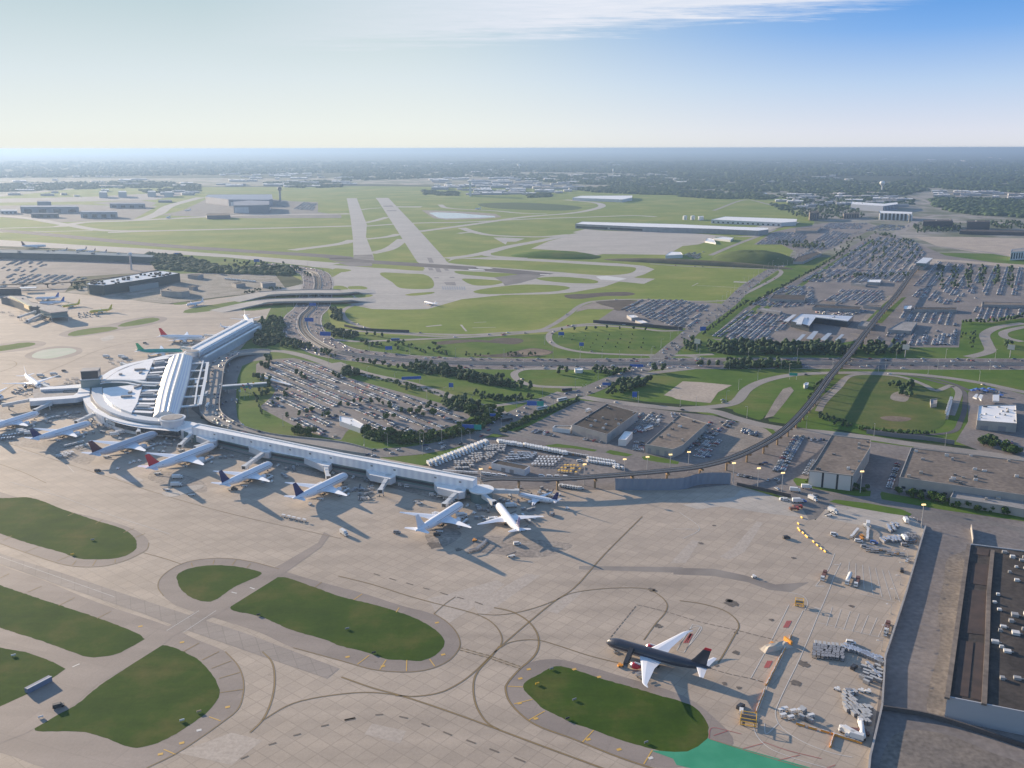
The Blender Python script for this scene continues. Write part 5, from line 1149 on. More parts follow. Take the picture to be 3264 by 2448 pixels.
# ------------------------------------------------------------------ elevated departures ramp
prs = [('R', 2212, 318, 'R', 2212, 352, .4), ('R', 2050, 315, 'R', 2050, 352, 2.5), ('R', 1860, 345, 'R', 1925, 368, 5.5), ('R', 1725, 412, 'R', 1835, 425, 6.3), ('R', 1672, 470, 'R', 1808, 500, 6.5), ('R', 1650, 620, 'R', 1790, 640, 6.5),
       ('R', 1610, 760, 'R', 1770, 780, 6.5), ('R', 1592, 850, 'R', 1778, 850, 6.5), ('R', 1645, 915, 'R', 1822, 905, 6.5), ('R', 1745, 968, 'R', 1900, 952, 6), ('R', 1880, 1012, 'R', 2000, 1000, 5), ('B0', 1760, 906, 'B0', 1760, 882, 3.5), ('B0', 2212, 990, 'B0', 2212, 935, 1.5), ('B1', 200, 1020, 'B1', 200, 985, .3)]
Lp = [G(a, x, y, z) for a, x, y, b2, u, v, z in prs]; Rp = [G(b2, u, v, z) for a, x, y, b2, u, v, z in prs]
def sm3(pts): 
    q = smooth([Vector((p.x, p.y, 0)) for p in pts], n=5); zz_ = []
    for i in range(len(pts) - 1):
        for k_ in range(5): zz_.append(pts[i].z + (pts[i + 1].z - pts[i].z) * k_ / 5)
    zz_.append(pts[-1].z); return [Vector((a.x, a.y, z)) for a, z in zip(q, zz_)]
Ls, Rs = sm3(Lp), sm3(Rp); n = len(Ls)
ramp_ = thing('elevated_roadway', 'elevated concrete departures roadway sweeping past the terminal front', 'elevated road')
def zdeck(t): 
    f = t * (n - 1); i = min(int(f), n - 2); return Ls[i].z + (Ls[i + 1].z - Ls[i].z) * (f - i)
b_ = MB(); b_.loft(Ls, Rs, lambda t: max(0, zdeck(t) - 1.5), zdeck, M['road'], M['concw']); b_.build('deck', None, ramp_)
for E_, nm in ((Ls, 'outer_parapet'), (Rs, 'inner_parapet')):
    b_ = MB(); in_ = [p.lerp(q, .03) for p, q in zip(E_, Rs if E_ is Ls else Ls)]
    b_.loft([Vector((p.x, p.y, 0)) for p in E_], [Vector((p.x, p.y, 0)) for p in in_], lambda t: zdeck(t), lambda t: zdeck(t) + 1.1, M['concw']); b_.build(nm, None, ramp_)
for i in range(8, n - 14, 3):
    p = Ls[i].lerp(Rs[i], .5); MB().cyl((p.x, p.y, 0), (p.x, p.y, max(.5, Ls[i].z - 1.4)), 1.0, m=M['concw'], n=10).build('column', None, ramp_)
# ------------------------------------------------------------------ people mover viaduct
vpts = smooth([G(t_, x, y, 9.5) for t_, x, y in (('B1', 905, 1178), ('B1', 1000, 1168), ('B1', 1300, 1173), ('B1', 1700, 1152), ('B1', 2212, 1106), ('B2', 120, 1088), ('B2', 300, 1042), ('B2', 500, 955), ('B2', 640, 870), ('B2', 760, 760), ('B2', 860, 640), ('B2', 960, 500), ('B2', 1080, 360), ('B2', 1200, 205), ('B2', 1290, 90), ('B2', 1385, -20), ('C2', 1440, 940), ('C2', 1500, 860), ('C2', 1560, 800))], n=7)
vd = thing('rail_viaduct', 'long dark elevated rail viaduct curving over the highway', 'viaduct')
MB().strip(vpts, 8.2, 8.9, 9.5, M['dirt_d'], M['asphalt_d']).build('deck', None, vd)
for off in (-4.15, 4.15): MB().strip(offset(vpts, off), .3, 9.5, 9.8, M['asphalt_d']).build('parapet', None, vd)
for off in (-2.9, -1.4, 1.4, 2.9): MB().strip(offset(vpts, off), .22, 9.52, 9.8, M['steel']).build('rail', None, vd)
vpier = mat('weathered_pier', (.36, .24, .13), .9, var=(.28, .2, .12), scale=.2)
for p in resample(vpts, 30)[1:-1]:
    if p.y > 2600: continue
    b_ = MB(); b_.cyl((p.x, p.y, 0), (p.x, p.y, 6.6), .9, m=vpier, n=8)
    i = min(range(len(vpts)), key=lambda j: (vpts[j] - p).length); a_ = vpts[max(i - 1, 0)]; c_ = vpts[min(i + 1, len(vpts) - 1)]
    b_.box((p.x, p.y, 7.3), (1.6, 8, 1.4), vpier, hd(a_, c_)); b_.build('pier', None, vd)
st = thing('rail_station', 'pale rail station hall at the far end of the rail viaduct', 'station'); a_, c_ = G('C2', 1545, 812, 15), G('C2', 1590, 778, 15)
MB().strip([a_, c_], 18, 9.6, 15, V_WHITE, M['glassg']).build('hall', None, st); MB().strip([a_, c_], 20, 15, 15.8, V_WHITE).build('roof', None, st); MB().strip([a_, c_], 10, 0, 8, M['concw']).build('base', None, st)
# ------------------------------------------------------------------ blast fence
bf = thing('blast_fence', 'tall grey blue blast fence at the back of the open ramp', 'fence')
fl = P('B1 1775,1244 2000,1246 2212,1240 B2 100,1212 200,1204 325,1208'); fl = resample(smooth(fl), 3.0)
fm = mat('blast_fence_panel', (.20, .24, .30), .5, .3)
for i, (a_, c_) in enumerate(zip(fl, fl[1:])):
    pass
b_ = MB(); n_ = len(fl)
b_.add([(p.x, p.y, 0) for p in fl] + [(p.x, p.y + (1.2 if i % 2 else .6), 9) for i, p in enumerate(fl)], [(i, i + 1, n_ + i + 1, n_ + i) for i in range(n_ - 1)], fm)
b_.add([(p.x, p.y + .5, 0) for p in fl] + [(p.x, p.y + 1.6, 9) for i, p in enumerate(fl)], [(i + 1, i, n_ + i, n_ + i + 1) for i in range(n_ - 1)], fm); b_.build('corrugated_screen', None, bf)
for p in fl[::3]: MB().cyl((p.x, p.y + .3, 0), (p.x, p.y + 1.8, 9.3), .25, m=M['steel'], n=5).build('post', None, bf)
# ------------------------------------------------------------------ taxiway bridges over the highway
for lb, sp, wd in (('farther of the two concrete taxiway bridges over the highway', 'C0 1500,1042 1640,1022 1780,1011 2000,1003 2212,1002 C1 90,990 220,985', 44), ('nearer of the two concrete taxiway bridges over the highway', 'C0 1400,1110 1600,1078 1760,1062 2000,1056 2212,1054 C1 90,1045 220,1040', 36)):
    pts = smooth(P(sp, 3.5)); m_ = len(pts)
    prof_ = lambda t: .16 + 5.6 * max(0, min(1, min(t / .28, (1 - t) / .28)))
    tb = thing('taxiway_bridge', lb, 'bridge')
    lo = lambda t: max(0, prof_(t) - 2.0)
    b_ = MB(); b_.loft(offset(pts, wd / 2), offset(pts, -wd / 2), lo, prof_, M['taxi'], M['concw']); b_.build('deck', None, tb)
    for s in (1, -1):
        b_ = MB(); b_.loft(offset(pts, s * wd / 2 + .5), offset(pts, s * wd / 2), prof_, lambda t: prof_(t) + .9 * (1 if .25 < t < .75 else .02), M['concw']); b_.build('parapet', None, tb)
    for hx in (-9, 9):
        c_ = min(hwy_pts, key=lambda q: min((q - p).length for p in pts)); MB().box((c_.x + hx, c_.y, 1.8), (1.4, wd * .92, 3.6), M['concw']).build('pier_wall', None, tb)
# pergola style wall between apron edge and the sunken lane at right
wl_ = P('A2 1572,108 1440,560 1310,958 1290,1280 1212,1612 1195,1800')
rw = thing('boundary_wall', 'long concrete boundary wall between the ramp and the sunken lane', 'wall')
MB().strip(wl_, .7, 0, 2.4, M['wallg']).build('panel', None, rw); MB().strip(wl_, .9, 2.4, 2.55, M['wallg']).build('coping', None, rw)
for p in resample(wl_, 14): MB().cyl((p.x, p.y, 0), (p.x, p.y, 3.8), .1, m=M['steel'], n=5).build('fence_post', None, rw)
# ------------------------------------------------------------------ buildings, near to far
GL = M['glass']; 
building('warehouse', 'long low warehouse with dark tar roof and skylights beside the boulevard', 'B1 1497,820 1722,684 1922,738 1722,882', 9, M['roofk'], M['wallg'], 'warehouse', 14, doors=[(2, .25 + .2 * i, .38 + .2 * i, .2, 4.2, V_GREY, 'loading_door') for i in range(3)], us=2.4)
building('warehouse', 'brown roofed warehouse above the end of the yard of parked vans', 'B1 1970,947 2190,757 B2 158,810 0,952 B1 2150,978', 8, M['roofb'], M['concw'], 'warehouse', 7, doors=[(3, .1 + .3 * i, .22 + .3 * i, .2, 5, V_GREY, 'loading_door') for i in range(3)])
building('office', 'brown roofed block with three white front panels and dark recesses', 'B2 968,885 1220,915 1216,965 1102,1150 820,1116 866,1050', 13, M['roofb'], M['concw'], 'building', 9,
         doors=[(4, .02 + .335 * i, .30 + .335 * i, .3, 12.2, mat('white_front_panel', (.55, .54, .52), .7), 'front_panel') for i in range(3)] + [(4, .305, .35, .2, 12.4, GL, 'window_strip'), (4, .64, .685, .2, 12.4, GL, 'window_strip'), (4, .975, .995, .2, 12.4, GL, 'window_strip')], us=2.6)
building('warehouse', 'huge tan roofed warehouse at the right side with pale front wall', 'B2 1480,968 2400,1075 2700,1345 1405,1160', 11, M['roofb'], M['concw'], 'warehouse', 22, win=[(3, 18, 2, 4, .4)], doors=[(3, .45, .5, .2, 6, V_GREY, 'loading_door')])
building('annex', 'low pale annex with dark bays in front of the huge tan warehouse', 'B2 1735,1290 2120,1350 2600,1440 2640,1360 2130,1272 1760,1240', 6.5, M['roofg'], M['concw'], 'building', 3)
building('hangar_office', 'white roofed building with rows of roof units beside the grass bowl', 'B2 1918,694 2160,690 2166,812 1908,792', 9, RW, M['concw'], 'building', 16, doors=[(3, .1, .3, .3, 4, V_GREY, 'loading_door'), (3, .55, .75, .3, 5, V_GREY, 'loading_door')], us=2.2)
cb_ = building('cargo_building', 'enormous dark roofed cargo building with grey ribbed front at the lower right', 'A2 1868,205 2320,262 2900,1430 1715,1195', 12, M['roofk'], mat('grey_ribbed_front', (.40, .41, .43), .5), 'warehouse', 0)
for i in range(46):
    p = G('A2', rnd.uniform(2010, 2500), rnd.uniform(250, 1230), 11.5) - cb_.location; a_ = rnd.uniform(1.6, 3.6); b_ = MB(); b_.box((p.x, p.y, 12.2), (a_, a_ * rnd.uniform(.6, 1), rnd.uniform(1, 1.8)), rnd.choice(UNITM[:2]), -.35); b_.box((p.x + a_ * .7, p.y, 11.7), (a_ * .5, .5, .5), UNITM[1], -.35); b_.build('rooftop_unit', None, cb_)
# long rust coloured roof sections
for sp in ('A2 1890,232 1990,242 1980,285 1880,270', 'A2 1880,330 2010,345 2000,480 1860,460', 'A2 1860,500 2000,520 1990,800 1820,780', 'A2 1800,830 1885,842 1850,1200 1755,1180', 'A2 1900,842 1975,852 1950,1225 1870,1205'):
    q = P(sp, 11.6); b_ = MB(); c_ = cb_.location; b_.add([(p.x - c_.x, p.y - c_.y, 11.6) for p in q], [(0, 3, 2, 1)], None)
    b_.build('roof_panel', mat('rusty_roof_panel', (.055, .042, .038), .9, var=(.085, .06, .05), scale=.1), cb_)
for sp in ('A2 1855,205 1715,1195', 'A2 2010,240 1985,500 1975,840 1955,1235'):
    q = P(sp, 13); c_ = cb_.location; b_ = MB(); b_.strip([Vector((p.x - c_.x, p.y - c_.y, 0)) for p in q], 2.2, 11.5, 12.5, M['roofb']); b_.build('roof_walkway', None, cb_)
building('small_office', 'small tan flat roofed office at the corner of the dark roofed warehouse', 'B1 1368,838 1385,824 1495,826 1482,852', 4, M['gravel'], V_WHITE, 'building', 1, us=1.2)
building('shed', 'tall white box shed between the two warehouses', 'B1 1795,915 1838,862 1888,868 1845,918', 6, RW, V_WHITE, 'shed')
building('gatehouse', 'flat roofed grey depot in the middle of the van yard', 'B1 972,1068 1010,1046 1222,1088 1190,1112', 5.5, M['roofk'], WW, 'building', 0, doors=[(3, .3 + .25 * i, .42 + .25 * i, .2, 3.2, V_GREY, 'loading_door') for i in range(2)])
building('kiosk', 'white flat roofed toll building inside the loop car park', 'D 733,898 762,903 785,916 778,925 733,909', 5, RW, V_WHITE, 'building', 2, us=1.2)
building('transit_shed', 'white building on the gravel lot beside the viaduct at the highway', 'B2 785,555 800,545 818,548 812,562 790,566', 4, RW, V_WHITE, 'shed')
building('substation', 'small pale substation block on the verge by the lower road', 'B1 1510,455 1545,452 1568,455 1562,466 1515,466', 4, RW, V_WHITE, 'shed')
for sp, lb in (('B2 1880,640 1900,620 1915,622 1905,648', 'first white canopy tent among the blue tents at right'), ('B2 1912,640 1930,622 1948,630 1935,660', 'second white canopy tent among the blue tents at right'), ('B2 2010,625 2052,625 2052,668 2010,665', 'large square white canopy beside the blue tents')):
    building('canopy_tent', lb, sp, 6, V_WHITE, V_WHITE, 'tent', base=4.5, rim=False)
building('shed', 'row of white roofed sheds between the twin rail sidings', 'B2 1735,660 1752,655 1722,760 1705,760', 4, V_WHITE, M['wallg'], 'shed')
building('shelter', 'small pump house with roof inside the grass bowl edge', 'B2 1605,655 1650,650 1648,682 1608,688', 4, M['roofg'], M['wallg'], 'shed')
# rental car district
bl = building('rental_center', 'silver L shaped rental building with white roof and gold lit corner', 'C2 702,1186 770,1136 1108,1150 1068,1190 862,1162 822,1216', 9, mat('silver_roof', (.55, .58, .64), .35, .3), M['glass'], 'building', 4)
c_ = bl.location
for sp in ('C2 735,1205 760,1160 790,1158 770,1208', 'C2 860,1160 1068,1185 1060,1178 870,1150'):
    q = P(sp, 10); b_ = MB(); b_.prism([(p.x - c_.x, p.y - c_.y) for p in q], 9, 10.2, V_WHITE); b_.build('roof_step', None, bl)
building('canopy', 'silver canopy left of the silver rental building', 'C2 650,1185 715,1143 738,1143 685,1190', 5, mat('silver_roof_b', (.5, .52, .56), .4), M['steel'], 'canopy', base=4.4, rim=False)
for i, (sp, lb) in enumerate((('C2 725,1320 775,1270 800,1272 750,1322', 'first sloping grey canopy below the silver rental building'), ('C2 800,1300 850,1250 880,1252 840,1305', 'second sloping grey canopy below the silver rental building'), ('C2 890,1305 940,1262 968,1265 925,1312', 'third sloping grey canopy below the silver rental building'), ('C2 985,1310 1030,1270 1048,1272 1010,1312', 'fourth sloping grey canopy below the silver rental building'))):
    building('canopy', lb, sp, 5, mat('canopy_roof_%s' % 'abcd'[i], (.33, .37, .42), .4), M['steel'], 'canopy', base=4.3, rim=False)
misc = [('C2 1435,1085 1488,1083 1480,1105 1432,1108', 'small white roofed office among rental cars right of the viaduct', 5, RW), ('C2 1200,915 1290,915 1280,935 1195,932', 'white roofed rental office in the upper car rows', 6, RW),
        ('C2 1505,1095 1780,1098 1775,1112 1500,1110', 'long dark canopy right of the small white rental office', 5, M['roofk']), ('C2 1330,1240 1420,1188 1520,1190 1480,1250', 'grey canopy with dark edge in the right rental lot', 5, M['roofg']),
        ('C2 840,1095 860,1080 1160,1092 1150,1110', 'long dark canopy above the silver rental building', 5, M['roofk']), ('C2 480,1108 500,1098 645,1118 630,1130', 'narrow grey canopy in the left rental lot', 4.5, M['roofg']),
        ('C2 560,1040 590,1010 800,1018 790,1050', 'dark roofed wash canopy at the lot edge by the boulevard', 5, M['roofk']), ('C2 860,1070 900,1050 1010,1060 985,1080', 'brown roofed shed above the long dark canopy', 5, M['roofb']), ('C2 1135,1215 1160,1185 1225,1188 1210,1222', 'pale flat roofed shed under the viaduct', 5, M['roofg']),
        ('C1 1850,1145 1900,1142 1928,1160 1880,1165', 'white sunlit roof office in the lot left of the boulevard', 5, RW), ('C1 1905,1180 1950,1178 1990,1195 1945,1200', 'white canopy at the lower edge of the lot left of the boulevard', 4, RW),
        ('C2 1170,1085 1200,1080 1290,1084 1280,1096', 'low tan office right of the long dark canopy', 5, M['roofb']), ('C2 1090,940 1120,935 1200,940 1185,950', 'grey shed beside the white rental office', 5, M['roofg']),
        ('C2 1940,1060 2300,1068 2300,1085 1940,1078', 'very long brown canopy at the right edge of the rental lots', 5, M['roofb']), ('C2 730,585 900,575 870,600 730,600', 'dark roofed shed at the top of the left rental lots', 7, M['roofb']),
        ('C2 715,800 740,770 870,735 900,745 780,800', 'dark brown depot beside the upper boulevard', 6, M['roofk'])]
for sp, lb, h, m_ in misc: building('lot_building', lb, sp, h, m_, M['wallg'], 'building', 2 if 'canopy' not in lb else 0, us=1.6)
# cargo side
building('cargo_terminal', 'very long white roofed cargo terminal on the far airfield', 'C1 1516,556 1560,541 2212,558 C2 30,560 300,572 556,580 556,592 490,600 200,588 0,582 C1 2212,582 1960,575', 15, RW, M['wallg'], 'cargo terminal', 0, win=[(7, 10, 2, 8, .6), (8, 4, 2, 8, .6), (9, 12, 2, 8, .6)])
building('cargo_terminal', 'second long pale cargo shed behind the white roofed cargo terminal', 'C2 185,528 275,508 742,524 735,542 640,548', 13, RW, WW, 'cargo terminal', 0, win=[(3, 14, 2, 7, .4)])
building('distribution_center', 'wide white roofed warehouse beyond the airfield fence', 'C1 1498,386 1550,374 1886,372 1884,386 1820,398', 14, RW, WW, 'warehouse', 0)
wt_ = [('C1 2100,760 2135,735 2200,738 2212,755', 'white roofed hangar at the edge of the cargo ramp', 8), ('C2 145,668 160,648 200,655 215,680', 'white walled compound left of the grass mound', 4), ('C2 200,648 260,640 330,645 310,660', 'low pale block beside the white walled compound', 6)]
for sp, lb, h in wt_: building('hangar', lb, sp, h, RW, V_WHITE, 'building')
for i, (x, lb) in enumerate(((15, 'first white storage tank behind the cargo sheds'), (65, 'second white storage tank behind the cargo sheds'))):
    p = G('C2', x, 530); t_ = thing('storage_tank', lb, 'tank', (p.x, p.y, 0)); MB().cyl((0, 0, 0), (0, 0, 14), 8, m=V_WHITE, n=24).build('shell', None, t_); MB().cyl((0, 0, 14), (0, 0, 16), 8.2, .8, m=RW, n=24).build('roof', None, t_)
building('tank_building', 'boxy white tank house right of the white storage tanks', 'C2 100,507 132,504 138,508 106,512', 13, V_WHITE, V_WHITE, 'building')
# hotels and offices at the upper right
bn = [('C2 1552,530 1748,528 1752,538 1560,540', 24, 'wide dark glass office block beside the curving exit road', M['roofk'], M['glass'], 5), ('C2 1838,535 1990,532 1994,542 1845,545', 26, 'dark glass office tower right of the wide dark block', M['roofk'], M['glass'], 5),
      ('C2 1800,590 2300,600 2300,612 1795,602', 10, 'long low dark annex under the dark office tower', M['roofk'], M['glass'], 0), ('C2 820,475 880,470 885,480 825,486', 28, 'dark brown square tower behind the grove', M['roofk'], M['roofb'], 4), ('C2 1040,485 1140,480 1145,488 1045,493', 18, 'brown block at the end of the grove', M['roofk'], M['roofb'], 6),
      ('C2 1095,412 1300,425 1390,415 1395,428 1300,440 1090,428', 24, 'pale arcade fronted convention hall', RW, mat('bluegrey_wall', (.30, .34, .42), .5), 10), ('C2 2130,722 2260,706 2260,730 2128,738', 20, 'white office block cut by the right edge', M['roofg'], V_WHITE, 8)]
for sp, h, lb, rf_, wl2, nw in bn: building('office_block', lb, sp, h, rf_, wl2, 'office', 2, win=[(0, nw, 3, h - 3, .5)] if nw else None, us=4)
cb2 = building('colonnade_building', 'pale hotel with tall white vertical fins and dark gaps', 'C2 1272,470 1490,478 1485,492 1280,486', 24, RW, M['glass'], 'office', 0)
q = [Vector((p.x - cb2.location.x, p.y - cb2.location.y, 0)) for p in P('C2 1280,486 1485,492', 24)]
for i in range(9):
    p = q[0].lerp(q[1], i / 8); MB().box((p.x, p.y - 1.5, 11.5), (5, 3, 23), V_WHITE).build('fin', None, cb2)
p = G('C2', 1465, 548); t_ = thing('monument_pillar', 'slender pale pillar beside the curving exit road', 'pillar', (p.x, p.y, 0)); MB().cyl((0, 0, 0), (0, 0, 26), 2.6, 2.0, m=M['concw'], n=8).build('shaft', None, t_); MB().box((0, 0, 27), (7, 7, 2), V_WHITE).build('cap', None, t_)
# control tower, hangars, left side
p = G('C0', 1817, 416); ct = thing('control_tower', 'tall slender control tower on the far airfield beside the hangars', 'control tower', (p.x, p.y, 0))
def lathe(prof, m_, n=16):
    b_ = MB(); b_.ring([[(r_ * math.cos(2 * math.pi * i / n), r_ * math.sin(2 * math.pi * i / n), z) for i in range(n)] for r_, z in prof], m_); return b_
hT = 80
lathe([(6.5, 0), (5, 20), (4.6, 48), (6.5, 58)], M['wallg']).build('shaft', None, ct); lathe([(9, 58), (11.5, 63), (11.5, 66)], M['concw']).build('gallery', None, ct); lathe([(9.5, 66), (10.8, 72)], M['glass']).build('cab', None, ct); lathe([(11.5, 72), (11, 73.5), (2, 75), (.6, 76), (.3, 84)], M['wallg']).build('roof', None, ct)
hg = [('C0 1330,380 1350,366 1762,364 1768,395 1740,400 1480,398', 30, 'long blue grey hangar in the far left airfield', mat('hangar_roof', (.24, .26, .31), .5), mat('hangar_wall', (.22, .23, .28), .6), [(4, .05, .3, 0, 18, V_WHITE, 'hangar_door')]),
      ('C0 1510,412 1620,402 1745,408 1745,432 1620,436 1512,436', 32, 'nearest dark doored hangar under the control tower', mat('hangar_roof_b', (.20, .21, .25), .6), mat('hangar_wall_b', (.20, .21, .24), .6), [(3, .05, .9, 1, 24, WW, 'hangar_door')]),
      ('C0 1335,492 1345,488 1490,490 1492,500 1340,502', 14, 'small dark shed alone on the pale far taxiway', M['roofk'], mat('shed_wall', (.12, .12, .15), .7), None)]
for sp, h, lb, rf_, wl2, dr in hg: building('hangar', lb, sp, h, rf_, wl2, 'hangar', doors=dr)
for i, (x, y, w_, d_, h, m_, lb) in enumerate(((130, 445, 380, 14, 26, (.34, .35, .38), 'long pale hangar farthest left on the hazy airfield'), (385, 445, 80, 12, 22, (.10, .11, .14), 'dark door bay in the hazy left hangars'), (520, 478, 240, 12, 24, (.42, .42, .44), 'pale hangar right of the dark bay on the hazy airfield'), (0, 470, 110, 12, 14, (.6, .6, .6), 'white roofed shed at the hazy left edge'),
        (710, 425, 230, 10, 20, (.3, .32, .36), 'grey blue hangar in the middle of the hazy left side'), (1025, 405, 90, 8, 10, (.2, .22, .25), 'flat dark shed left of the long blue grey hangar'), (240, 412, 90, 8, 26, (.25, .28, .33), 'square block behind the leftmost hangars'), (640, 352, 55, 14, 30, (.5, .52, .52), 'first pale tank farm block left of centre'), (765, 350, 55, 14, 30, (.5, .52, .52), 'second pale tank farm block left of centre'), (955, 348, 55, 12, 28, (.5, .52, .52), 'third pale tank farm block left of centre'), (1063, 352, 58, 12, 26, (.5, .52, .52), 'fourth pale tank farm block left of centre'), (200, 490, 180, 8, 16, (.15, .16, .19), 'low dark shed under the long pale hangar'))):
    q = [G('C0', x, y, h), G('C0', x + w_, y, h), G('C0', x + w_ - 6, y - d_ * .6, h), G('C0', x + 6, y - d_ * .6, h)]
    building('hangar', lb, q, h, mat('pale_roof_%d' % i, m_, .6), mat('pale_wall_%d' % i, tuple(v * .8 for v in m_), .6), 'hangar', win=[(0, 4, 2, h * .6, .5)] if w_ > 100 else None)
# terminal core at left
building('core_terminal', 'long dark green glass terminal across the far left', 'C0 -500,722 -20,722 400,728 700,742 930,752 1000,758 985,772 800,764 400,750 0,742 -500,742', 15, mat('dark_green_roof', (.13, .16, .17), .5), mat('dark_green_glass', (.05, .085, .09), .25), 'terminal', 10, us=6)
ht = building('garage_hotel', 'long dark glass hotel slab with white dotted roof at left', 'V 1018,748 1050,738 1760,612 1900,600 2112,628 1830,682 1220,772 1040,764', 18, V_WHITE, mat('hotel_glass', (.035, .06, .065), .2), 'building', 40, us=4.6, unitm=M['roofk'])
building('office_block', 'grey ribbed lower wing in front of the dotted roof hotel', 'V 1500,755 1830,715 1860,735 1520,790', 10, M['roofg'], mat('greenish_wall', (.26, .30, .30), .6), 'building', 3)
building('construction_block', 'pale two part block with open bay on the construction site', 'V 1885,820 2000,772 2212,800 2225,835 2130,848 1890,836', 10, M['roofb'], M['concw'], 'building', 2)
for sp, h, lb in (('C0 1500,938 1560,932 1590,940 1530,948', 7, 'dark roofed cabin among the construction trailers'), ('C0 1688,935 1770,928 1786,936 1700,942', 9, 'grey block at the right end of the construction site'), ('C0 1210,958 1240,952 1282,958 1250,966', 7, 'black roofed cabin right of the pale construction block'), ('C0 1215,885 1260,880 1318,882 1280,892', 8, 'low grey shed between the trees and the dark hotel')):
    building('site_building', lb, sp, h, M['roofk'] if 'dark' in lb or 'black' in lb else M['roofg'], M['wallg'], 'building')
building('parking_garage', 'dark flat roofed garage block at the far left edge', 'C0 -200,972 -190,966 120,968 135,975 -190,980', 12, mat('garage_roof', (.10, .11, .13), .7), mat('garage_wall', (.05, .055, .065), .6), 'building')
building('canopy', 'pale canopy beside the dark garage block at left', 'C0 125,965 240,962 235,972 130,975', 8, V_WHITE, M['wallg'], 'canopy', base=7, rim=False)
ct3 = building('far_concourse', 'far concourse with a gold sunlit wall and grey roof at left', 'C0 5,1030 60,1018 165,1022 200,1060 368,1090 372,1096 195,1092 60,1040', 12, M['roofg'], mat('concourse_dark', (.10, .11, .12), .5), 'terminal', 4)
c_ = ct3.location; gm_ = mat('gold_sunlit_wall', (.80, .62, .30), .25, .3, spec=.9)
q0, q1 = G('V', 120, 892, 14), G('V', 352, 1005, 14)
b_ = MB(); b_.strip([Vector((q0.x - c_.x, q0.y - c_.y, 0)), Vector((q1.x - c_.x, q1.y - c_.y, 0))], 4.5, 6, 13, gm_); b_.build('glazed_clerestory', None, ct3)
rt = thing('concourse_rotunda', 'dark glass rotunda block on legs at the far concourse tip', 'terminal'); q = P('V 500,1020 640,1010 790,1055 790,1080 600,1100 470,1055', 14); MB().prism(q, 6, 14, M['roofk'], M['glassg']).build('glass_hall', None, rt); MB().prism(grow(q, 2), 14, 15, M['roofg']).build('roof', None, rt)
for p in q: MB().cyl((p.x, p.y, 0), (p.x, p.y, 6), .8, m=M['concw']).build('leg', None, rt)
# curving people mover line by the hotel
ap = smooth(P('V 0,760 400,752 840,728 1180,690 1540,645 1720,610 1860,592', 9)); am = thing('arched_viaduct', 'arched rail viaduct passing behind the dotted roof hotel', 'viaduct')
MB().strip(ap, 7, 7.5, 9, M['dirt_d']).build('deck', None, am)
for p in resample(ap, 42)[1:-1]:
    b_ = MB(); b_.cyl((p.x, p.y, 0), (p.x, p.y, 6), 1.1, m=M['dirt_d']); b_.cyl((p.x, p.y, 5), (p.x, p.y, 7.5), 1.1, 4, m=M['dirt_d']); b_.build('pier', None, am)
p = G('V', 1545, 590); oc = thing('ramp_tower', 'slim pinkish tower behind the dotted roof hotel', 'tower', (p.x, p.y, 0)); lathe([(2.5, 0), (2, 18), (2.2, 31)], paint('pale_pink_concrete', (.60, .50, .45), .7)).build('shaft', None, oc); lathe([(3.5, 31), (4.5, 34), (4, 37), (1, 38)], V_WHITE).build('cab', None, oc)
# water towers
for t_, x, y, h, r_, lb in (('C2', 1290, 346, 62, 17, 'white bulb water tower on a stem beyond the offices'), ('C1', 1153, 202, 62, 24, 'distant white bulb water tower in the hazy forest'), ('C1', 1760, 248, 70, 8, 'distant slim white standpipe tower')):
    p = G(t_, x, y); wt = thing('water_tower', lb, 'water tower', (p.x, p.y, 0))
    lathe([(r_ * .3, 0), (r_ * .22, h * .1), (r_ * .22, h * .5), (r_ * .4, h * .6)], V_WHITE).build('stem', None, wt); lathe([(r_ * .4, h * .58), (r_ * .85, h * .68), (r_, h * .8), (r_ * .85, h * .93), (r_ * .3, h)], V_WHITE, 20).build('tank', None, wt)
building('grain_tower', 'tall pale silo block in the hazy industrial belt', 'C1 828,272 842,272 842,276 828,276', 85, V_WHITE, WW, 'tower')
# grass mounds
def mound(name, cen, rx, ry, rz, h, m_, pw=1.0):
    b_ = MB(); nr, ns = 9, 40; b_.v.append((0, 0, h))
    for i in range(1, nr + 1):
        f = i / nr; z = h * (1 - f ** 2.2) if i < nr else -.1
        for j in range(ns):
            a_ = 2 * math.pi * j / ns; e_ = abs(math.cos(a_)) ** pw; x, y = math.copysign(abs(math.cos(a_)) ** pw, math.cos(a_)), math.copysign(abs(math.sin(a_)) ** pw, math.sin(a_))
            b_.v.append((x * rx * f, y * ry * f, z * rnd.uniform(.93, 1.05) if i < nr else z))
    for j in range(ns): b_.f.append((0, 1 + j, 1 + (j + 1) % ns))
    for i in range(nr - 1):
        o_ = 1 + i * ns
        for j in range(ns): b_.f.append((o_ + j, o_ + ns + j, o_ + ns + (j + 1) % ns, o_ + (j + 1) % ns))
    o = b_.build(name, m_, smooth_=True, kind='structure'); o.location = (cen.x, cen.y, 0); o.rotation_euler = (0, 0, rz)
a_, c_ = G('C1', 1110, 755), G('C1', 1680, 775); mound('hill', a_.lerp(c_, .5), (c_ - a_).length / 2, 60, hd(a_, c_), 12, M['grass_l'], .7)
a_, c_ = G('C2', 185, 782), G('C2', 745, 795); mound('hill', a_.lerp(c_, .5), (c_ - a_).length / 2, 120, hd(a_, c_), 21, grass('mound_grass', (.06, .085, .025), (.08, .11, .03), (.10, .13, .04)), .9)
a_, c_ = G('C1', 1700, 785), G('C2', 720, 848); mound('hill', a_.lerp(c_, .5), (c_ - a_).length / 2, 26, hd(a_, c_), 9, grass('rough_bank', (.09, .09, .05), (.12, .11, .07), (.07, .08, .04)), .6)
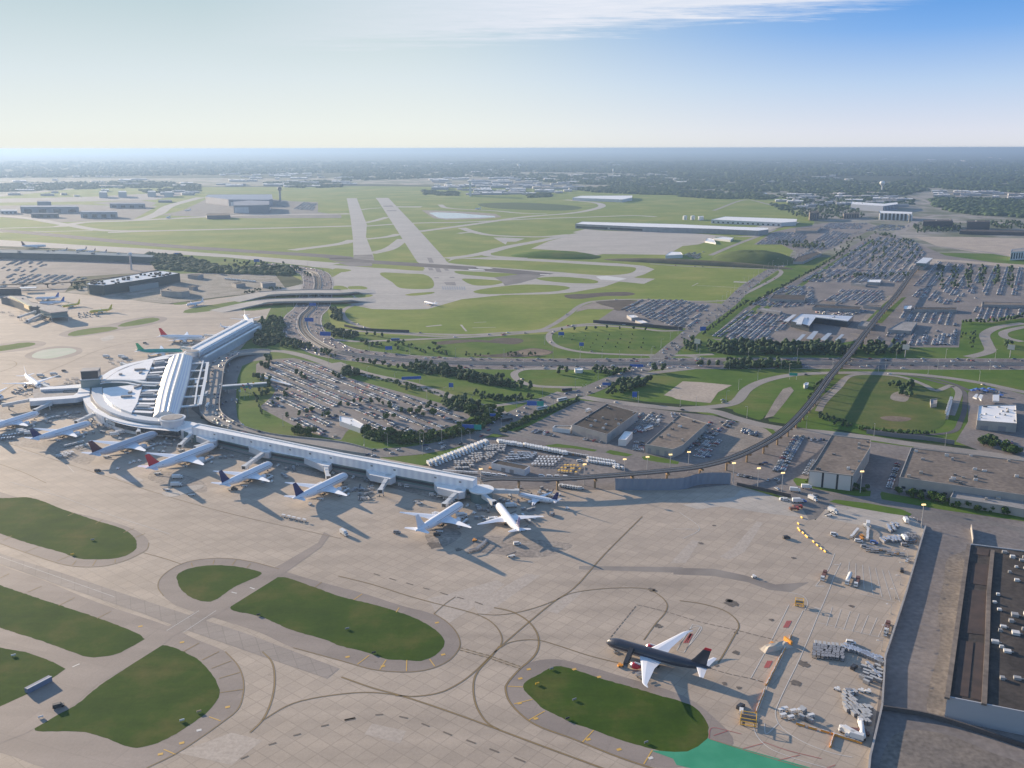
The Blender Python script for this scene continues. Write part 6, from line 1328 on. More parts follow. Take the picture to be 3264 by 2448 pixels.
# ------------------------------------------------------------------ warehouses of the industrial belt, far off
FARM = [mat('far_roof_white', (.72, .72, .70), .6), mat('far_roof_grey', (.38, .38, .38), .7), mat('far_roof_tan', (.32, .28, .24), .8), mat('far_roof_blue', (.22, .25, .30), .7)]
FW = mat('far_wall', (.33, .33, .34), .8)
def far_block(t_, x, y, w_, d_, h, rm, label, group, cat='warehouse'):
    q = [G(t_, x, y), G(t_, x + w_, y + rnd.uniform(-1, 1)), G(t_, x + w_ + rnd.uniform(-8, 8), y - d_), G(t_, x + rnd.uniform(-8, 8), y - d_ - rnd.uniform(-1, 1))]
    c_ = ctr(q); q = [Vector((p.x - c_.x, p.y - c_.y, 0)) for p in q]
    b_ = MB(); b_.prism(q, 0, h, rm, FW)
    for _ in range(2):
        f0, f1 = rnd.uniform(.2, .7), rnd.uniform(.3, .7); p = q[0].lerp(q[1], f0).lerp(q[3].lerp(q[2], f0), f1); b_.box((p.x, p.y, h + 1.2), ((q[1] - q[0]).length * .12, (q[3] - q[0]).length * .1, 2.4), FW)
    o = b_.build('far_warehouse', None); o.location = (c_.x, c_.y, 0); o['label'] = label; o['category'] = cat; o['group'] = group
rf = random.Random(5)
belts = [('C1', 560, 1480, 262, 372, 125, 'white and grey warehouse roof in the industrial belt beyond the runways', 'warehouses beyond the runway ends'), ('C0', 1400, 2212, 225, 320, 44, 'hazy pale warehouse roof beyond the control tower', 'warehouses beyond the control tower'),
         ('C0', -50, 1250, 240, 380, 34, 'faint pale roof in the hazy district on the left', 'roofs in the hazy left district'), ('C2', 600, 1420, 360, 460, 34, 'flat warehouse roof in the district beside the water tower', 'flat roofs beside the water tower'),
         ('C2', 1560, 2212, 350, 400, 22, 'long pale roof beyond the wood at the right', 'long roofs beyond the right hand wood'), ('C1', 1480, 2212, 235, 300, 22, 'pale roof among trees at the forest edge', 'roofs at the forest edge'),
         ('C2', 0, 2212, 120, 290, 40, 'tiny pale roof far out in the forest', 'tiny roofs far out in the forest'), ('C1', 0, 2212, 130, 240, 14, 'tiny hazy roof near the horizon', 'tiny hazy roofs near the horizon')]
for t_, x0, x1, y0, y1, n_, lb, gr in belts:
    for _ in range(n_):
        y = rf.uniform(y0, y1); x = rf.uniform(x0, x1); sc = (y - 60) / 300
        if t_ == 'C1' and 560 < x < 760 and y > 340: continue
        far_block(t_, x, y, rf.uniform(30, 135) * min(1, sc + .15), rf.uniform(2.0, 7) * min(1, sc + .1), rf.uniform(7, 14), FARM[rf.choice((0, 0, 0, 1, 2, 3))], lb, gr)
# ------------------------------------------------------------------ trees
LEAF = []
for nm, a_, b2 in (('oak_leaves', (.032, .075, .014), (.075, .135, .024)), ('ash_leaves', (.035, .075, .015), (.085, .14, .028)), ('elm_leaves', (.026, .060, .014), (.060, .105, .022))):
    m_ = mat(nm, a_, .8, spec=.15); k = NT(m_)
    k.put(k.b.inputs['Base Color'], k.ramp(k.noise(k.tc, .9, 3), [(.35, a_), (.65, b2)]))
    LEAF.append(m_)
BARK = mat('bark', (.09, .07, .05), .9)
ICO_V, ICO_F = None, None
def ico():
    global ICO_V, ICO_F
    if ICO_V is None:
        bm = bmesh.new(); bmesh.ops.create_icosphere(bm, subdivisions=1, radius=1); ICO_V = [tuple(v.co) for v in bm.verts]; ICO_F = [tuple(v.index for v in f.verts) for f in bm.faces]; bm.free()
    return ICO_V, ICO_F
def tree_mesh(seed, H, Rr, leaf, col=False):
    r_ = random.Random(seed); tr = MB(); zt = H * .42
    tr.cyl((0, 0, 0), (0, 0, zt), .035 * H, .022 * H, m=BARK, n=6)
    for i in range(5):
        a_ = i * 1.26 + r_.uniform(-.3, .3); tr.cyl((0, 0, zt * .75), (Rr * .55 * math.cos(a_), Rr * .55 * math.sin(a_), H * .68), .015 * H, .006 * H, m=BARK, n=4)
    cr = MB(); V_, F_ = ico()
    for i in range(9):
        a_ = r_.uniform(0, 6.28); d = Rr * r_.uniform(.15, .68) if i else 0; z = H * r_.uniform(.42, .82); s = Rr * r_.uniform(.28, .5)
        cr.add([(d * math.cos(a_) + v[0] * s * r_.uniform(.75, 1.2), d * math.sin(a_) + v[1] * s * r_.uniform(.75, 1.2), z + v[2] * s * .8 * r_.uniform(.7, 1.2)) for v in V_], F_, leaf)
    for i in range(150):
        u = r_.gauss(0, 1), r_.gauss(0, 1), r_.gauss(0, 1); n_ = math.sqrt(sum(q * q for q in u)) or 1; rad = r_.uniform(.72, 1.05)
        c_ = Vector((u[0] / n_ * Rr * rad, u[1] / n_ * Rr * rad, H * .63 + u[2] / n_ * H * .35 * rad)); s = r_.uniform(.35, .7) * Rr * .33
        q = Vector((r_.gauss(0, 1), r_.gauss(0, 1), r_.gauss(0, 1))).to_track_quat('Z', 'Y')
        cr.add([c_ + q @ Vector((x * s, y * s * r_.uniform(.6, 1), 0)) for x, y in ((-1, -.6), (.7, -1), (1, .7), (-.6, 1))], [(0, 1, 2, 3)], leaf)
    return tr, cr
TREES = []
for i in range(6):
    H_ = (9, 8, 7.5, 10, 6.5, 8.5)[i]; tr, cr = tree_mesh(40 + i, H_, H_ * (.42, .46, .5, .4, .5, .38)[i], LEAF[i % 3])
    o = thing('broadleaf_tree', 'tree', 'tree', (0, -500, 0)); tr.build('trunk', None, o); cr.build('crown', None, o); TREES.append(o)
spots = []    # (pos, scale, label, group)
def trow(spec, step, lb, gr, jit=2.0, sc=(.8, 1.2)):
    for p in resample(smooth(P(spec)), step):
        spots.append((p + Vector((rnd.uniform(-jit, jit), rnd.uniform(-jit, jit), 0)), rnd.uniform(*sc), lb, gr))
def tpatch(spec, n_, lb, gr, sc=(.7, 1.2)):
    pl = P(spec); xs = [p.x for p in pl]; ys = [p.y for p in pl]; k_ = 0; t_ = 0; n_ = int(n_ * 1.55)
    while k_ < n_ and t_ < n_ * 40:
        t_ += 1; p = Vector((rnd.uniform(min(xs), max(xs)), rnd.uniform(min(ys), max(ys)), 0))
        if inside(p, pl): spots.append((p, rnd.uniform(*sc), lb, gr)); k_ += 1
trow('B1 100,415 300,450 430,475', 11, 'round tree in the row between the highway and the car park road', 'trees between the highway and the car park road')
tpatch('B1 430,440 560,430 700,450 690,490 500,490 440,480', 26, 'tree in the dense grove under the highway left of the green slope', 'grove under the highway')
tpatch('B1 640,480 800,470 960,500 1060,530 1140,570 1120,590 900,560 760,530 640,510', 30, 'dark tree in the broad clump running down beside the ramp loop', 'clump beside the ramp loop')
trow('B1 1165,590 1225,590', 9, 'tree at the lower end of the clump near the crossing', 'trees near the crossing', 1, (1.1, 1.4))
tpatch('B1 850,625 900,615 1000,640 1100,655 1230,640 1240,660 1100,672 900,660', 26, 'low tree on the slope above the merging road', 'slope above the merging road', (.5, .85))
tpatch('B1 640,665 760,650 860,680 960,730 1040,760 1000,790 900,790 800,745 700,720', 40, 'tree in the thicket at the right tip of the loop car park', 'thicket at the car park tip')
tpatch('B1 150,850 300,880 500,905 700,870 850,820 960,770 1030,780 900,860 760,900 600,935 420,950 250,935 150,900', 80, 'shrubby tree in the belt along the bottom edge of the car park', 'belt along the bottom of the car park', (.5, .95))
trow('B1 1050,860 1200,800 1350,730 1540,665', 8, 'small tree in the hedge row between boulevard and warehouse yard', 'hedge row beside the boulevard', 1.5, (.5, .8))
tpatch('B1 1730,590 1850,545 1960,530 1990,560 1880,600 1760,640 1720,640', 34, 'dark tree in the wood beside the sand coloured slab', 'wood beside the sand coloured slab', (.8, 1.2))
trow('B1 2030,480 2110,480', 10, 'large round tree at the top of the green by the boulevard', 'large trees by the boulevard', 2, (1.2, 1.6)); trow('B1 2000,545 2030,555', 9, 'lone large tree right of the wood', 'lone large trees', 1, (1.1, 1.4))
trow('B1 1420,490 1470,485', 9, 'big tree inside the ramp loop', 'big trees inside the ramp loop', 1.5, (1.1, 1.5))
tpatch('B1 1620,460 1880,465 1800,500 1640,500', 22, 'tree on the bank between the highway and the car queue', 'bank above the car queue', (.6, .9))
trow('B1 10,225 120,235 300,255', 14, 'small tree on the narrow strip between the two upper roads', 'strip between the upper roads', 4, (.6, .9)); tpatch('B1 -60,215 0,222 120,240 110,262 -60,262', 18, 'tree in the clump at the left of the upper roads', 'clump left of the upper roads', (.7, 1.1))
tpatch('B1 100,275 400,290 600,300 720,345 700,380 480,370 300,330 100,300', 26, 'tree scattered on the green beside the highway curve', 'green beside the highway curve', (.5, .85))
tpatch('B1 780,350 1000,365 1200,355 1360,355 1340,375 1000,388 800,380', 14, 'bush by the muddy ditch above the highway', 'bushes by the muddy ditch', (.35, .6))
trow('B1 1430,215 1550,210 1700,200 1850,205 2000,215', 18, 'small tree along the top of the round green', 'trees along the top of the round green', 2, (.6, .8))
for q in range(4): trow('B1 %d,%d %d,%d' % (1430 + q * 60, 255 + q * 22, 1950 + q * 40, 238 + q * 30), 17, 'sapling in the planted rows of the round green', 'saplings of the round green', 1, (.3, .45))
tpatch('B2 170,300 480,300 800,310 1100,310 1100,372 700,372 300,372 170,345', 110, 'tree in the long dark wood above the highway', 'long dark wood above the highway', (1.0, 1.5))
tpatch('B2 1130,310 1440,300 1450,370 1150,372', 34, 'tree in the wood right of the viaduct above the highway', 'wood right of the viaduct', (.9, 1.3))
trow('B2 110,440 240,440', 11, 'round tree in the row of four under the highway', 'row of four under the highway', 1, (1.1, 1.3)); tpatch('B2 270,415 500,415 760,420 760,455 500,462 280,458', 44, 'tree in the dark belt below the highway left of the viaduct', 'dark belt below the highway', (.8, 1.2))
trow('B2 1050,352 1040,360', 9, 'tree by the viaduct foot', 'trees by the viaduct foot')
tpatch('B2 0,280 110,270 130,330 60,350 0,330', 18, 'tree on the green corner beside the boulevard', 'green corner beside the boulevard', (.6, 1))
tpatch('B2 1330,560 1500,565 1500,590 1350,592', 10, 'bushy tree by the bare patch inside the grass bowl', 'bushes inside the grass bowl', (.6, 1.0)); tpatch('B2 1400,610 1480,610 1480,650 1420,650', 4, 'small tree on the bare patch inside the grass bowl', 'small trees on the bare patch')
tpatch('B2 790,640 900,540 960,500 900,640 830,700', 20, 'bush in the hedge under the viaduct', 'hedge under the viaduct', (.4, .7)); tpatch('B2 1080,825 1200,850 1400,868 1640,870 1640,885 1400,888 1180,870', 34, 'low bush in the dark rim at the bottom of the grass bowl', 'dark rim of the grass bowl', (.3, .5)); tpatch('B2 860,740 1080,810 1080,840 960,820 860,770', 26, 'low bush on the shaded side of the grass bowl', 'shaded side of the grass bowl', (.3, .5))
tpatch('B2 1900,930 1980,910 2100,980 2212,1000 2212,1030 2000,1000', 24, 'dark tree along the drive below the white roofed building', 'drive below the white roofed building', (.6, .9))
tpatch('B2 1340,1255 1500,1270 1700,1300 2000,1380 2200,1420 1900,1385 1500,1305', 36, 'shrub in front of the huge tan warehouse', 'shrubs before the tan warehouse', (.3, .7)); tpatch('B2 740,1180 1200,1240 1200,1262 800,1210', 16, 'shrub on the lawn before the three panel block', 'shrubs before the three panel block', (.25, .5))
tpatch('B0 1680,150 1830,130 1830,260 1780,300 1700,320 1650,290', 60, 'tree in the dense wood between the far concourse and the highway', 'dense wood by the far concourse', (.8, 1.3))
tpatch('B0 1780,280 1920,280 2100,350 2212,380 2212,410 2000,340 1820,320', 40, 'tree on the slope between the ring road and the highway', 'slope by the ring road', (.6, 1.0)); tpatch('B0 2090,180 2140,180 2212,235 2212,260 2120,220', 24, 'tree right of the highway below the bridges', 'trees right of the highway', (.8, 1.1)); tpatch('B0 2140,60 2212,90 2212,160 2150,140', 22, 'tree at the right side of the highway under the bridge end', 'trees at the bridge end', (.8, 1.2))
tpatch('B0 1700,400 1760,400 1750,470 1690,450', 8, 'tree at the top left corner of the loop car park', 'trees at the car park top corner'); tpatch('B0 1640,520 1700,500 1770,560 1740,620 1690,640', 18, 'tree on the hollow below the footbridge', 'hollow below the footbridge', (.6, 1))
tpatch('B0 1900,860 2050,880 2000,912 1900,890', 14, 'tree at the lower left of the loop car park', 'trees at the lower left of the car park', (.6, .9)); trow('B0 1760,690 1830,660 1850,600', 13, 'tree in the car park median near the footbridge', 'car park median near the footbridge', 2, (.6, .9))
for sp in ('B0 1880,770 1960,760 2050,730', 'B0 2080,770 2180,780', 'B1 180,680 260,690 330,720', 'B1 380,570 440,590 400,610', 'B1 400,740 500,760 600,770', 'B1 300,790 400,770', 'B1 580,700 640,720', 'B1 0,700 60,720', 'B1 350,560 360,570', 'B0 1930,500 1990,540', 'B1 80,690 150,670', 'B1 460,740 620,720', 'B0 2150,500 2212,520'): trow(sp, 9, 'tree in a planted island among the parked cars', 'planted islands of the loop car park', 2, (.6, .95))
tpatch('B1 0,480 60,470 140,490 60,520 0,520', 14, 'tree at the top edge of the loop car park', 'top edge of the loop car park')
trow('B0 1650,630 1700,760', 9, 'young tree along the terminal approach', 'young trees along the approach', 1, (.4, .6))
tpatch('C0 960,755 1200,770 1460,850 1520,870 1400,890 1100,850 1020,840', 70, 'tree in the park behind the dotted roof hotel', 'park behind the hotel', (.9, 1.4)); tpatch('C0 1440,800 1850,820 1960,850 1900,890 1650,880 1480,850', 50, 'tree beside the looping rail curve at left', 'trees by the rail curve', (.8, 1.2)); trow('C0 1980,890 2020,900', 12, 'tree between the carriageways above the bridges', 'trees above the bridges')
tpatch('C0 1830,980 1800,990 1600,1010 1560,1000 1780,970', 14, 'tree on the bank beside the taxiway bridges', 'bank beside the bridges', (.5, .8)); tpatch('C0 480,950 560,945 540,985 480,985', 8, 'tree left of the dark glass hotel', 'trees left of the dark hotel')
# rows and hedges in the rental district (far)
trow('B2 130,240 200,190 330,90 430,20', 8, 'hedge tree on the right verge of the boulevard', 'right verge of the boulevard', 1.5, (.5, .8)); trow('C2 430,1090 660,960 900,830 1060,722', 12, 'hedge tree beside the upper boulevard', 'hedge beside the upper boulevard', 2, (.6, .9))
for q in range(6): tpatch('C2 %d,%d %d,%d %d,%d %d,%d' % (1640 + q * 95, 830, 1700 + q * 88, 830, 1690 + q * 90, 990, 1650 + q * 90, 960), 16, 'tree in the planted rows of the striped car park', 'striped car park rows', (.7, 1.1))
tpatch('C2 1050,640 1500,660 1560,760 1400,840 900,840', 110, 'tree dotted among the upper car rows', 'upper car rows', (.6, 1)); tpatch('C2 820,900 1500,880 1460,900 900,920', 30, 'tree along the cross lane of the rental lots', 'cross lane of the rental lots', (.6, 1))
tpatch('C2 590,680 760,670 940,690 930,720 700,715', 50, 'tree in the strip across the left lots', 'strip across the left lots', (.8, 1.2)); tpatch('C2 680,480 820,470 1030,460 1140,470 1180,520 1000,530 850,530 700,500', 120, 'tree in the dark grove behind the rental lots', 'dark grove behind the rental lots', (1.2, 1.9))
tpatch('C2 1500,560 1800,560 1800,610 1500,615', 90, 'tree around the wide dark office block', 'trees around the dark offices', (1.0, 1.6)); tpatch('C2 1990,540 2212,545 2212,590 2000,590', 60, 'tree beyond the dark office tower', 'trees beyond the dark tower', (1, 1.5)); tpatch('C2 1240,610 1400,640 1390,665 1250,625', 16, 'tree along the exit road bend', 'exit road bend')
trow('C2 1810,1200 2000,1195 2212,1165', 7, 'tree in the dark hedge under the right rental lot', 'hedge under the right rental lot', 1.5, (.7, 1)); tpatch('B2 1800,230 1900,220 1900,320 1790,330', 10, 'small tree on the right hand slope', 'right hand slope', (.4, .7)); tpatch('B2 2060,290 2140,310 2100,330', 5, 'tree inside the right ramp curve', 'right ramp curve')
spots.sort(key=lambda s: s[0].length)
for i, (p, sc, lb, gr) in enumerate(spots[:300]):
    pr = TREES[rnd.randrange(6)]
    if i < 6: o = TREES[i]; o.location = (p.x, p.y, .05); o.scale = (sc,) * 3; o['label'] = lb; o['group'] = gr; o.rotation_euler.z = rnd.uniform(0, 6)
    else: dup(pr, (p.x, p.y, .05), rnd.uniform(0, 6.28), lb, gr, sc)
# everything farther is one mass of trees
def crowd(name, items, m_, label=None, jitter=.25, **kw):
    """items: (x, y, z, rx, ry, rz)"""
    V_, F_ = ico(); V_ = np.array(V_); F_ = np.array(F_); n_ = len(items); it = np.array(items)
    rs = np.random.RandomState(3)
    vv = V_[None] * (1 + rs.uniform(-jitter, jitter, (n_, len(V_), 1))) * it[:, None, 3:6] + it[:, None, 0:3]
    ff = F_[None] + (np.arange(n_) * len(V_))[:, None, None]
    me = bpy.data.meshes.new(name); nv, nf = n_ * len(V_), n_ * len(F_)
    me.vertices.add(nv); me.vertices.foreach_set('co', vv.reshape(-1)); me.loops.add(nf * 3); me.loops.foreach_set('vertex_index', ff.reshape(-1).astype(np.int32))
    me.polygons.add(nf); me.polygons.foreach_set('loop_start', np.arange(nf, dtype=np.int32) * 3); me.update(calc_edges=True)
    me.materials.append(m_); o = bpy.data.objects.new(name, me); C.objects.link(o); o['kind'] = 'stuff'
    return o
it = []
for p, sc, lb, gr in spots[300:]:
    for _ in range(5): a_ = rnd.uniform(0, 6.28); d = rnd.uniform(0, 2.2) * sc; s = rnd.uniform(1.4, 2.6) * sc; it.append((p.x + d * math.cos(a_), p.y + d * math.sin(a_), rnd.uniform(2.2, 6.5) * sc, s, s, s * .9))
woods = [('C0 930,750 1150,765 1480,850 1850,835 1920,890 1500,880 1380,880 1150,860 1020,850', 420, 5), ('B0 1680,150 1830,130 1830,260 1780,300 1700,320 1650,290', 130, 3), ('B1 640,665 760,650 860,680 960,730 1040,760 1000,790 900,790 800,745 700,720', 90, 2.1), ('B1 150,850 300,880 500,905 700,870 850,820 960,770 1030,780 900,860 760,900 600,935 420,950 250,935 150,900', 220, 1.7), ('B2 170,310 480,305 800,315 1100,315 1100,370 700,370 300,370 170,345', 260, 3), ('B2 270,418 760,422 760,455 500,460 280,456', 110, 2.6), ('B1 430,445 700,455 960,505 1140,575 1110,585 900,555 640,505 440,480', 130, 2.4), ('B1 1050,868 1540,668 1530,660 1040,855', 110, 1.5), ('B1 0,430 140,490 400,540 640,620 860,695 840,700 620,630 380,560 130,510 0,455', 60, 1.2), ('C2 1600,400 1640,390 1900,395 2260,410 2260,520 1900,500 1700,470 1620,440', 1100, 9), ('C2 -40,380 200,395 560,400 620,385 560,365 0,340', 300, 8), ('C1 1500,330 1900,310 2212,330 2212,372 1900,365 1600,350', 800, 9), ('C1 520,340 760,350 760,375 540,372', 200, 7), ('C1 1200,370 1350,360 1360,382 1220,388', 120, 7),
         ('C2 -40,250 600,240 1300,290 1600,340 1400,380 900,360 500,350 0,330', 1600, 10), ('C2 1300,300 1700,330 2260,360 2260,300 1600,250', 900, 10), ('C0 1700,290 2212,275 2212,320 1900,325', 500, 8), ('C0 900,340 1300,320 1300,345 950,360', 160, 7), ('C0 -40,300 900,280 1300,300 1300,320 600,330 -40,350', 700, 9), ('C1 0,225 900,215 1500,240 2212,230 2212,320 1500,300 900,250 0,280', 1500, 10),
         ('C2 -40,150 2260,150 2260,290 1600,250 600,240 -40,250', 3000, 14), ('C1 -40,150 2260,150 2260,235 900,215 -40,225', 2600, 14), ('C0 -40,150 2260,150 2260,225 1300,240 -40,260', 2400, 14), ('C2 600,370 1100,360 1500,400 1500,440 1000,470 800,450', 220, 7), ('C2 560,430 700,425 800,460 640,470', 80, 6)]
rw_ = random.Random(8)
for sp, n_, s0 in woods:
    t_ = sp.split()[0]; pp = [tuple(float(q) for q in w_.split(',')) for w_ in sp.split()[1:]]; xs = [q[0] for q in pp]; ys = [q[1] for q in pp]; k_ = 0
    while k_ < n_ * 2.2:
        x, y = rw_.uniform(min(xs), max(xs)), rw_.uniform(min(ys), max(ys)) + rw_.gauss(0, 2)
        if not inside((x, y), pp): continue
        # leave clearings
        if math.sin(x * .021 + y * .09) + math.sin(x * .047 - y * .16 + 2) + math.sin(y * .3 + x * .006) > 1.5: k_ += 1; continue
        p = G(t_, x, y); s = s0 * rw_.uniform(.6, 1.5); it.append((p.x, p.y, s * .35, s * rw_.uniform(1, 1.8), s, s * .75)); k_ += 1
wm_ = mat('far_wood', (.020, .046, .016), .9, var=(.042, .080, .024), scale=.01)
crowd('woodland', it, wm_)

# ------------------------------------------------------------------ cars
CARC = [((.62, .63, .64), 'white'), ((.36, .38, .40), 'silver'), ((.14, .15, .16), 'grey'), ((.018, .018, .022), 'black'), ((.03, .06, .17), 'blue'), ((.30, .03, .03), 'red'), ((.30, .27, .22), 'beige')]
CP = [paint('car_paint_' + n_, c_, .28, .1) for c_, n_ in CARC]
def car_geo():
    V_, F_, K_ = [], [], []
    side = [(q * 1.08, r * 1.06) for q, r in [(-2.2, .35), (-2.25, .85), (-1.9, .98), (-1.35, 1.02), (-.85, 1.44), (.45, 1.46), (1.05, 1.0), (2.0, .86), (2.2, .6), (2.15, .35)]]
    wdt = [.88, .9, .9, .9, .66, .66, .9, .88, .85, .85]
    n_ = len(side)
    V_ = [(x, -w_, z) for (x, z), w_ in zip(side, wdt)] + [(x, w_, z) for (x, z), w_ in zip(side, wdt)]
    for i in range(n_ - 1): F_.append((i, n_ + i, n_ + i + 1, i + 1)); K_.append(1 if i in (3, 5) else 0)
    F_.append((0, 1, 2, 3, 6, 7, 8, 9)); K_.append(0); F_.append((3, 4, 5, 6)); K_.append(1)
    F_.append(tuple(n_ + i for i in (9, 8, 7, 6, 3, 2, 1, 0))); K_.append(0); F_.append((n_ + 6, n_ + 5, n_ + 4, n_ + 3)); K_.append(1)
    return V_, F_, K_
CV, CF, CK = car_geo()
CARM = []
for i, (c_, n_) in enumerate(CARC):
    b_ = MB(); b_.mi(CP[i]); b_.mi(M['glass']); b_.mi(M['rubber'])
    b_.v = list(CV); b_.f = list(CF); b_.m = list(CK)
    for x in (-1.35, 1.35):
        for y in (-.82, .82): b_.cyl((x, y - .1, .33), (x, y + .1, .33), .33, m=M['rubber'], n=8)
    me_o = b_.build('parked_car', None); CARM.append(me_o)
cars = []    # x, y, rz, colour, where, group, driving
rc = random.Random(21)
def pick(): return rc.choices(range(7), (17, 22, 20, 20, 10, 6, 6))[0]
def lot(spec, rowdir, where, group, pitch=17.5, gap=2.75, fill=.9, holes=.25, double=True, angle=None, obst=()):
    """rows of parked cars inside a polygon; rowdir: two photo points along one row"""
    pl = P(spec); a_, c_ = P(rowdir); d = (c_ - a_); d.z = 0; d.normalize(); n_ = Vector((-d.y, d.x, 0))
    c0 = ctr(pl); us = [(p - c0).dot(d) for p in pl]; vs_ = [(p - c0).dot(n_) for p in pl]
    v = math.floor(min(vs_) / pitch) * pitch
    while v < max(vs_):
        for off in ((-2.6, 2.6) if double else (0,)):
            u = min(us); run = 0
            while u < max(us):
                p = c0 + d * u + n_ * (v + off)
                if run <= 0:
                    run = rc.randint(4, 22); skip = rc.random() < holes
                run -= 1
                if not skip and rc.random() < fill and inside(p, pl) and not any(inside(p, ob) for ob in obst):
                    cars.append((p.x + rc.uniform(-.15, .15), p.y, math.atan2(n_.y, n_.x) + (0 if rc.random() < .5 else math.pi) + rc.uniform(-.03, .03), pick(), where, group))
                u += gap
        v += pitch
LP = 'B0 1680,420 1790,400 1900,392 2080,432 2212,472 B1 20,520 200,565 420,625 640,690 800,738 840,755 790,800 640,850 380,885 160,840 B0 2180,905 2100,890 1950,835 1860,790 1720,715 1700,700 1770,640 1790,600 1740,560 1700,530 1680,480'
kiosk_pl = P('D 728,893 800,912 785,932 725,915')
lot('B0 1740,425 1900,400 2080,440 2212,475 B1 20,525 190,570 380,620 360,650 330,690 240,650 120,700 0,690 B0 2140,720 2030,740 1900,730 1800,700 1700,720 1780,640 1800,600 1790,560 1720,520 1735,460', 'B0 1740,445 1940,530', 'in the packed half of the loop car park', 'packed rows of the loop car park', 16.4, 2.65, .97, .1, obst=(kiosk_pl,))
lot('B1 420,625 640,690 800,738 840,755 790,800 640,850 380,885 160,840 B0 2180,905 2100,890 1950,835 1860,790 1950,760 2100,760 B1 60,720 300,700', 'B0 1740,445 1940,530', 'in the half empty end of the loop car park', 'half empty rows of the loop car park', 16.4, 2.7, .85, .45, obst=(kiosk_pl,))
lot('B2 690,890 800,900 760,1000 660,1130 590,1130 640,1010', 'B2 640,1120 770,900', 'in the double row between the viaduct and the three panel block', 'cars between viaduct and panel block', 16, 2.7, .9, .1)
lot('B2 330,1130 640,1180 630,1200 340,1150', 'B2 340,1140 630,1190', 'along the fence behind the open ramp', 'cars along the ramp fence', 15, 2.7, .7, .3)
lot('B2 800,880 960,900 900,960 830,950', 'B2 800,890 950,905', 'at the top left of the three panel block', 'cars above the panel block', 13, 2.7, .7, .3)
lot('B2 830,1060 870,1040 850,1110 790,1150 770,1130', 'B2 830,1060 780,1140', 'beside the left wall of the three panel block', 'cars left of the panel block', 30, 2.7, .8, .2, False)
lot('B2 1370,1075 1410,1075 1370,1230 1310,1240', 'B2 1390,1080 1330,1240', 'at the left wall of the huge tan warehouse', 'cars left of the tan warehouse', 30, 2.7, .85, .2, False)
lot('B1 1230,850 1340,845 1500,900 1740,930 1730,960 1500,930 1330,910 1240,890', 'B1 1250,870 1700,950', 'in front of the dark roofed warehouse', 'cars before the dark roofed warehouse', 14, 3.2, .6, .45)
lot('B1 1900,760 1990,740 2100,760 2060,830 1960,870 1900,870 1860,900', 'B1 1900,860 2000,760', 'in the cluttered yard between the two warehouses', 'cars between the warehouses', 9, 3.0, .8, .2)
lot('B2 60,880 150,810 330,800 300,850 200,980 170,1040 0,1030 0,980', 'B2 80,900 160,830', 'in the dark yard right of the brown roofed warehouse', 'cars right of the brown warehouse', 9, 3.2, .75, .25)
lot('B2 400,840 500,860 480,900 380,880', 'B2 400,850 490,875', 'on the pale gravel beside the viaduct curve', 'cars on the pale gravel', 9, 2.9, .8, .2); lot('B1 2120,750 2212,745 2212,770 2130,770', 'B1 2130,760 2200,762', 'at the corner above the brown roofed warehouse', 'cars at the corner', 9, 3, .8, .2)
lot('B1 1890,935 1980,930 1960,990 1880,990', 'B1 1900,940 1890,990', 'at the left wall of the brown roofed warehouse', 'cars left of the brown warehouse', 9, 3, .8, .1); lot('B2 2040,920 2150,930 2150,955 2040,950', 'B2 2050,935 2140,945', 'below the white roofed building', 'cars below the white roofed building', 9, 3, .8, .1)
lot('B2 1820,820 1850,820 1830,900 1800,920', 'B2 1840,825 1815,915', 'left of the white roofed building', 'cars left of the white roofed building', 9, 3, .9, .1); lot('B2 510,1065 540,1065 530,1090 500,1085', 'B2 510,1070 530,1085', 'alone on the lane under the viaduct', 'cars alone under the viaduct', 30, 3, .9, 0)
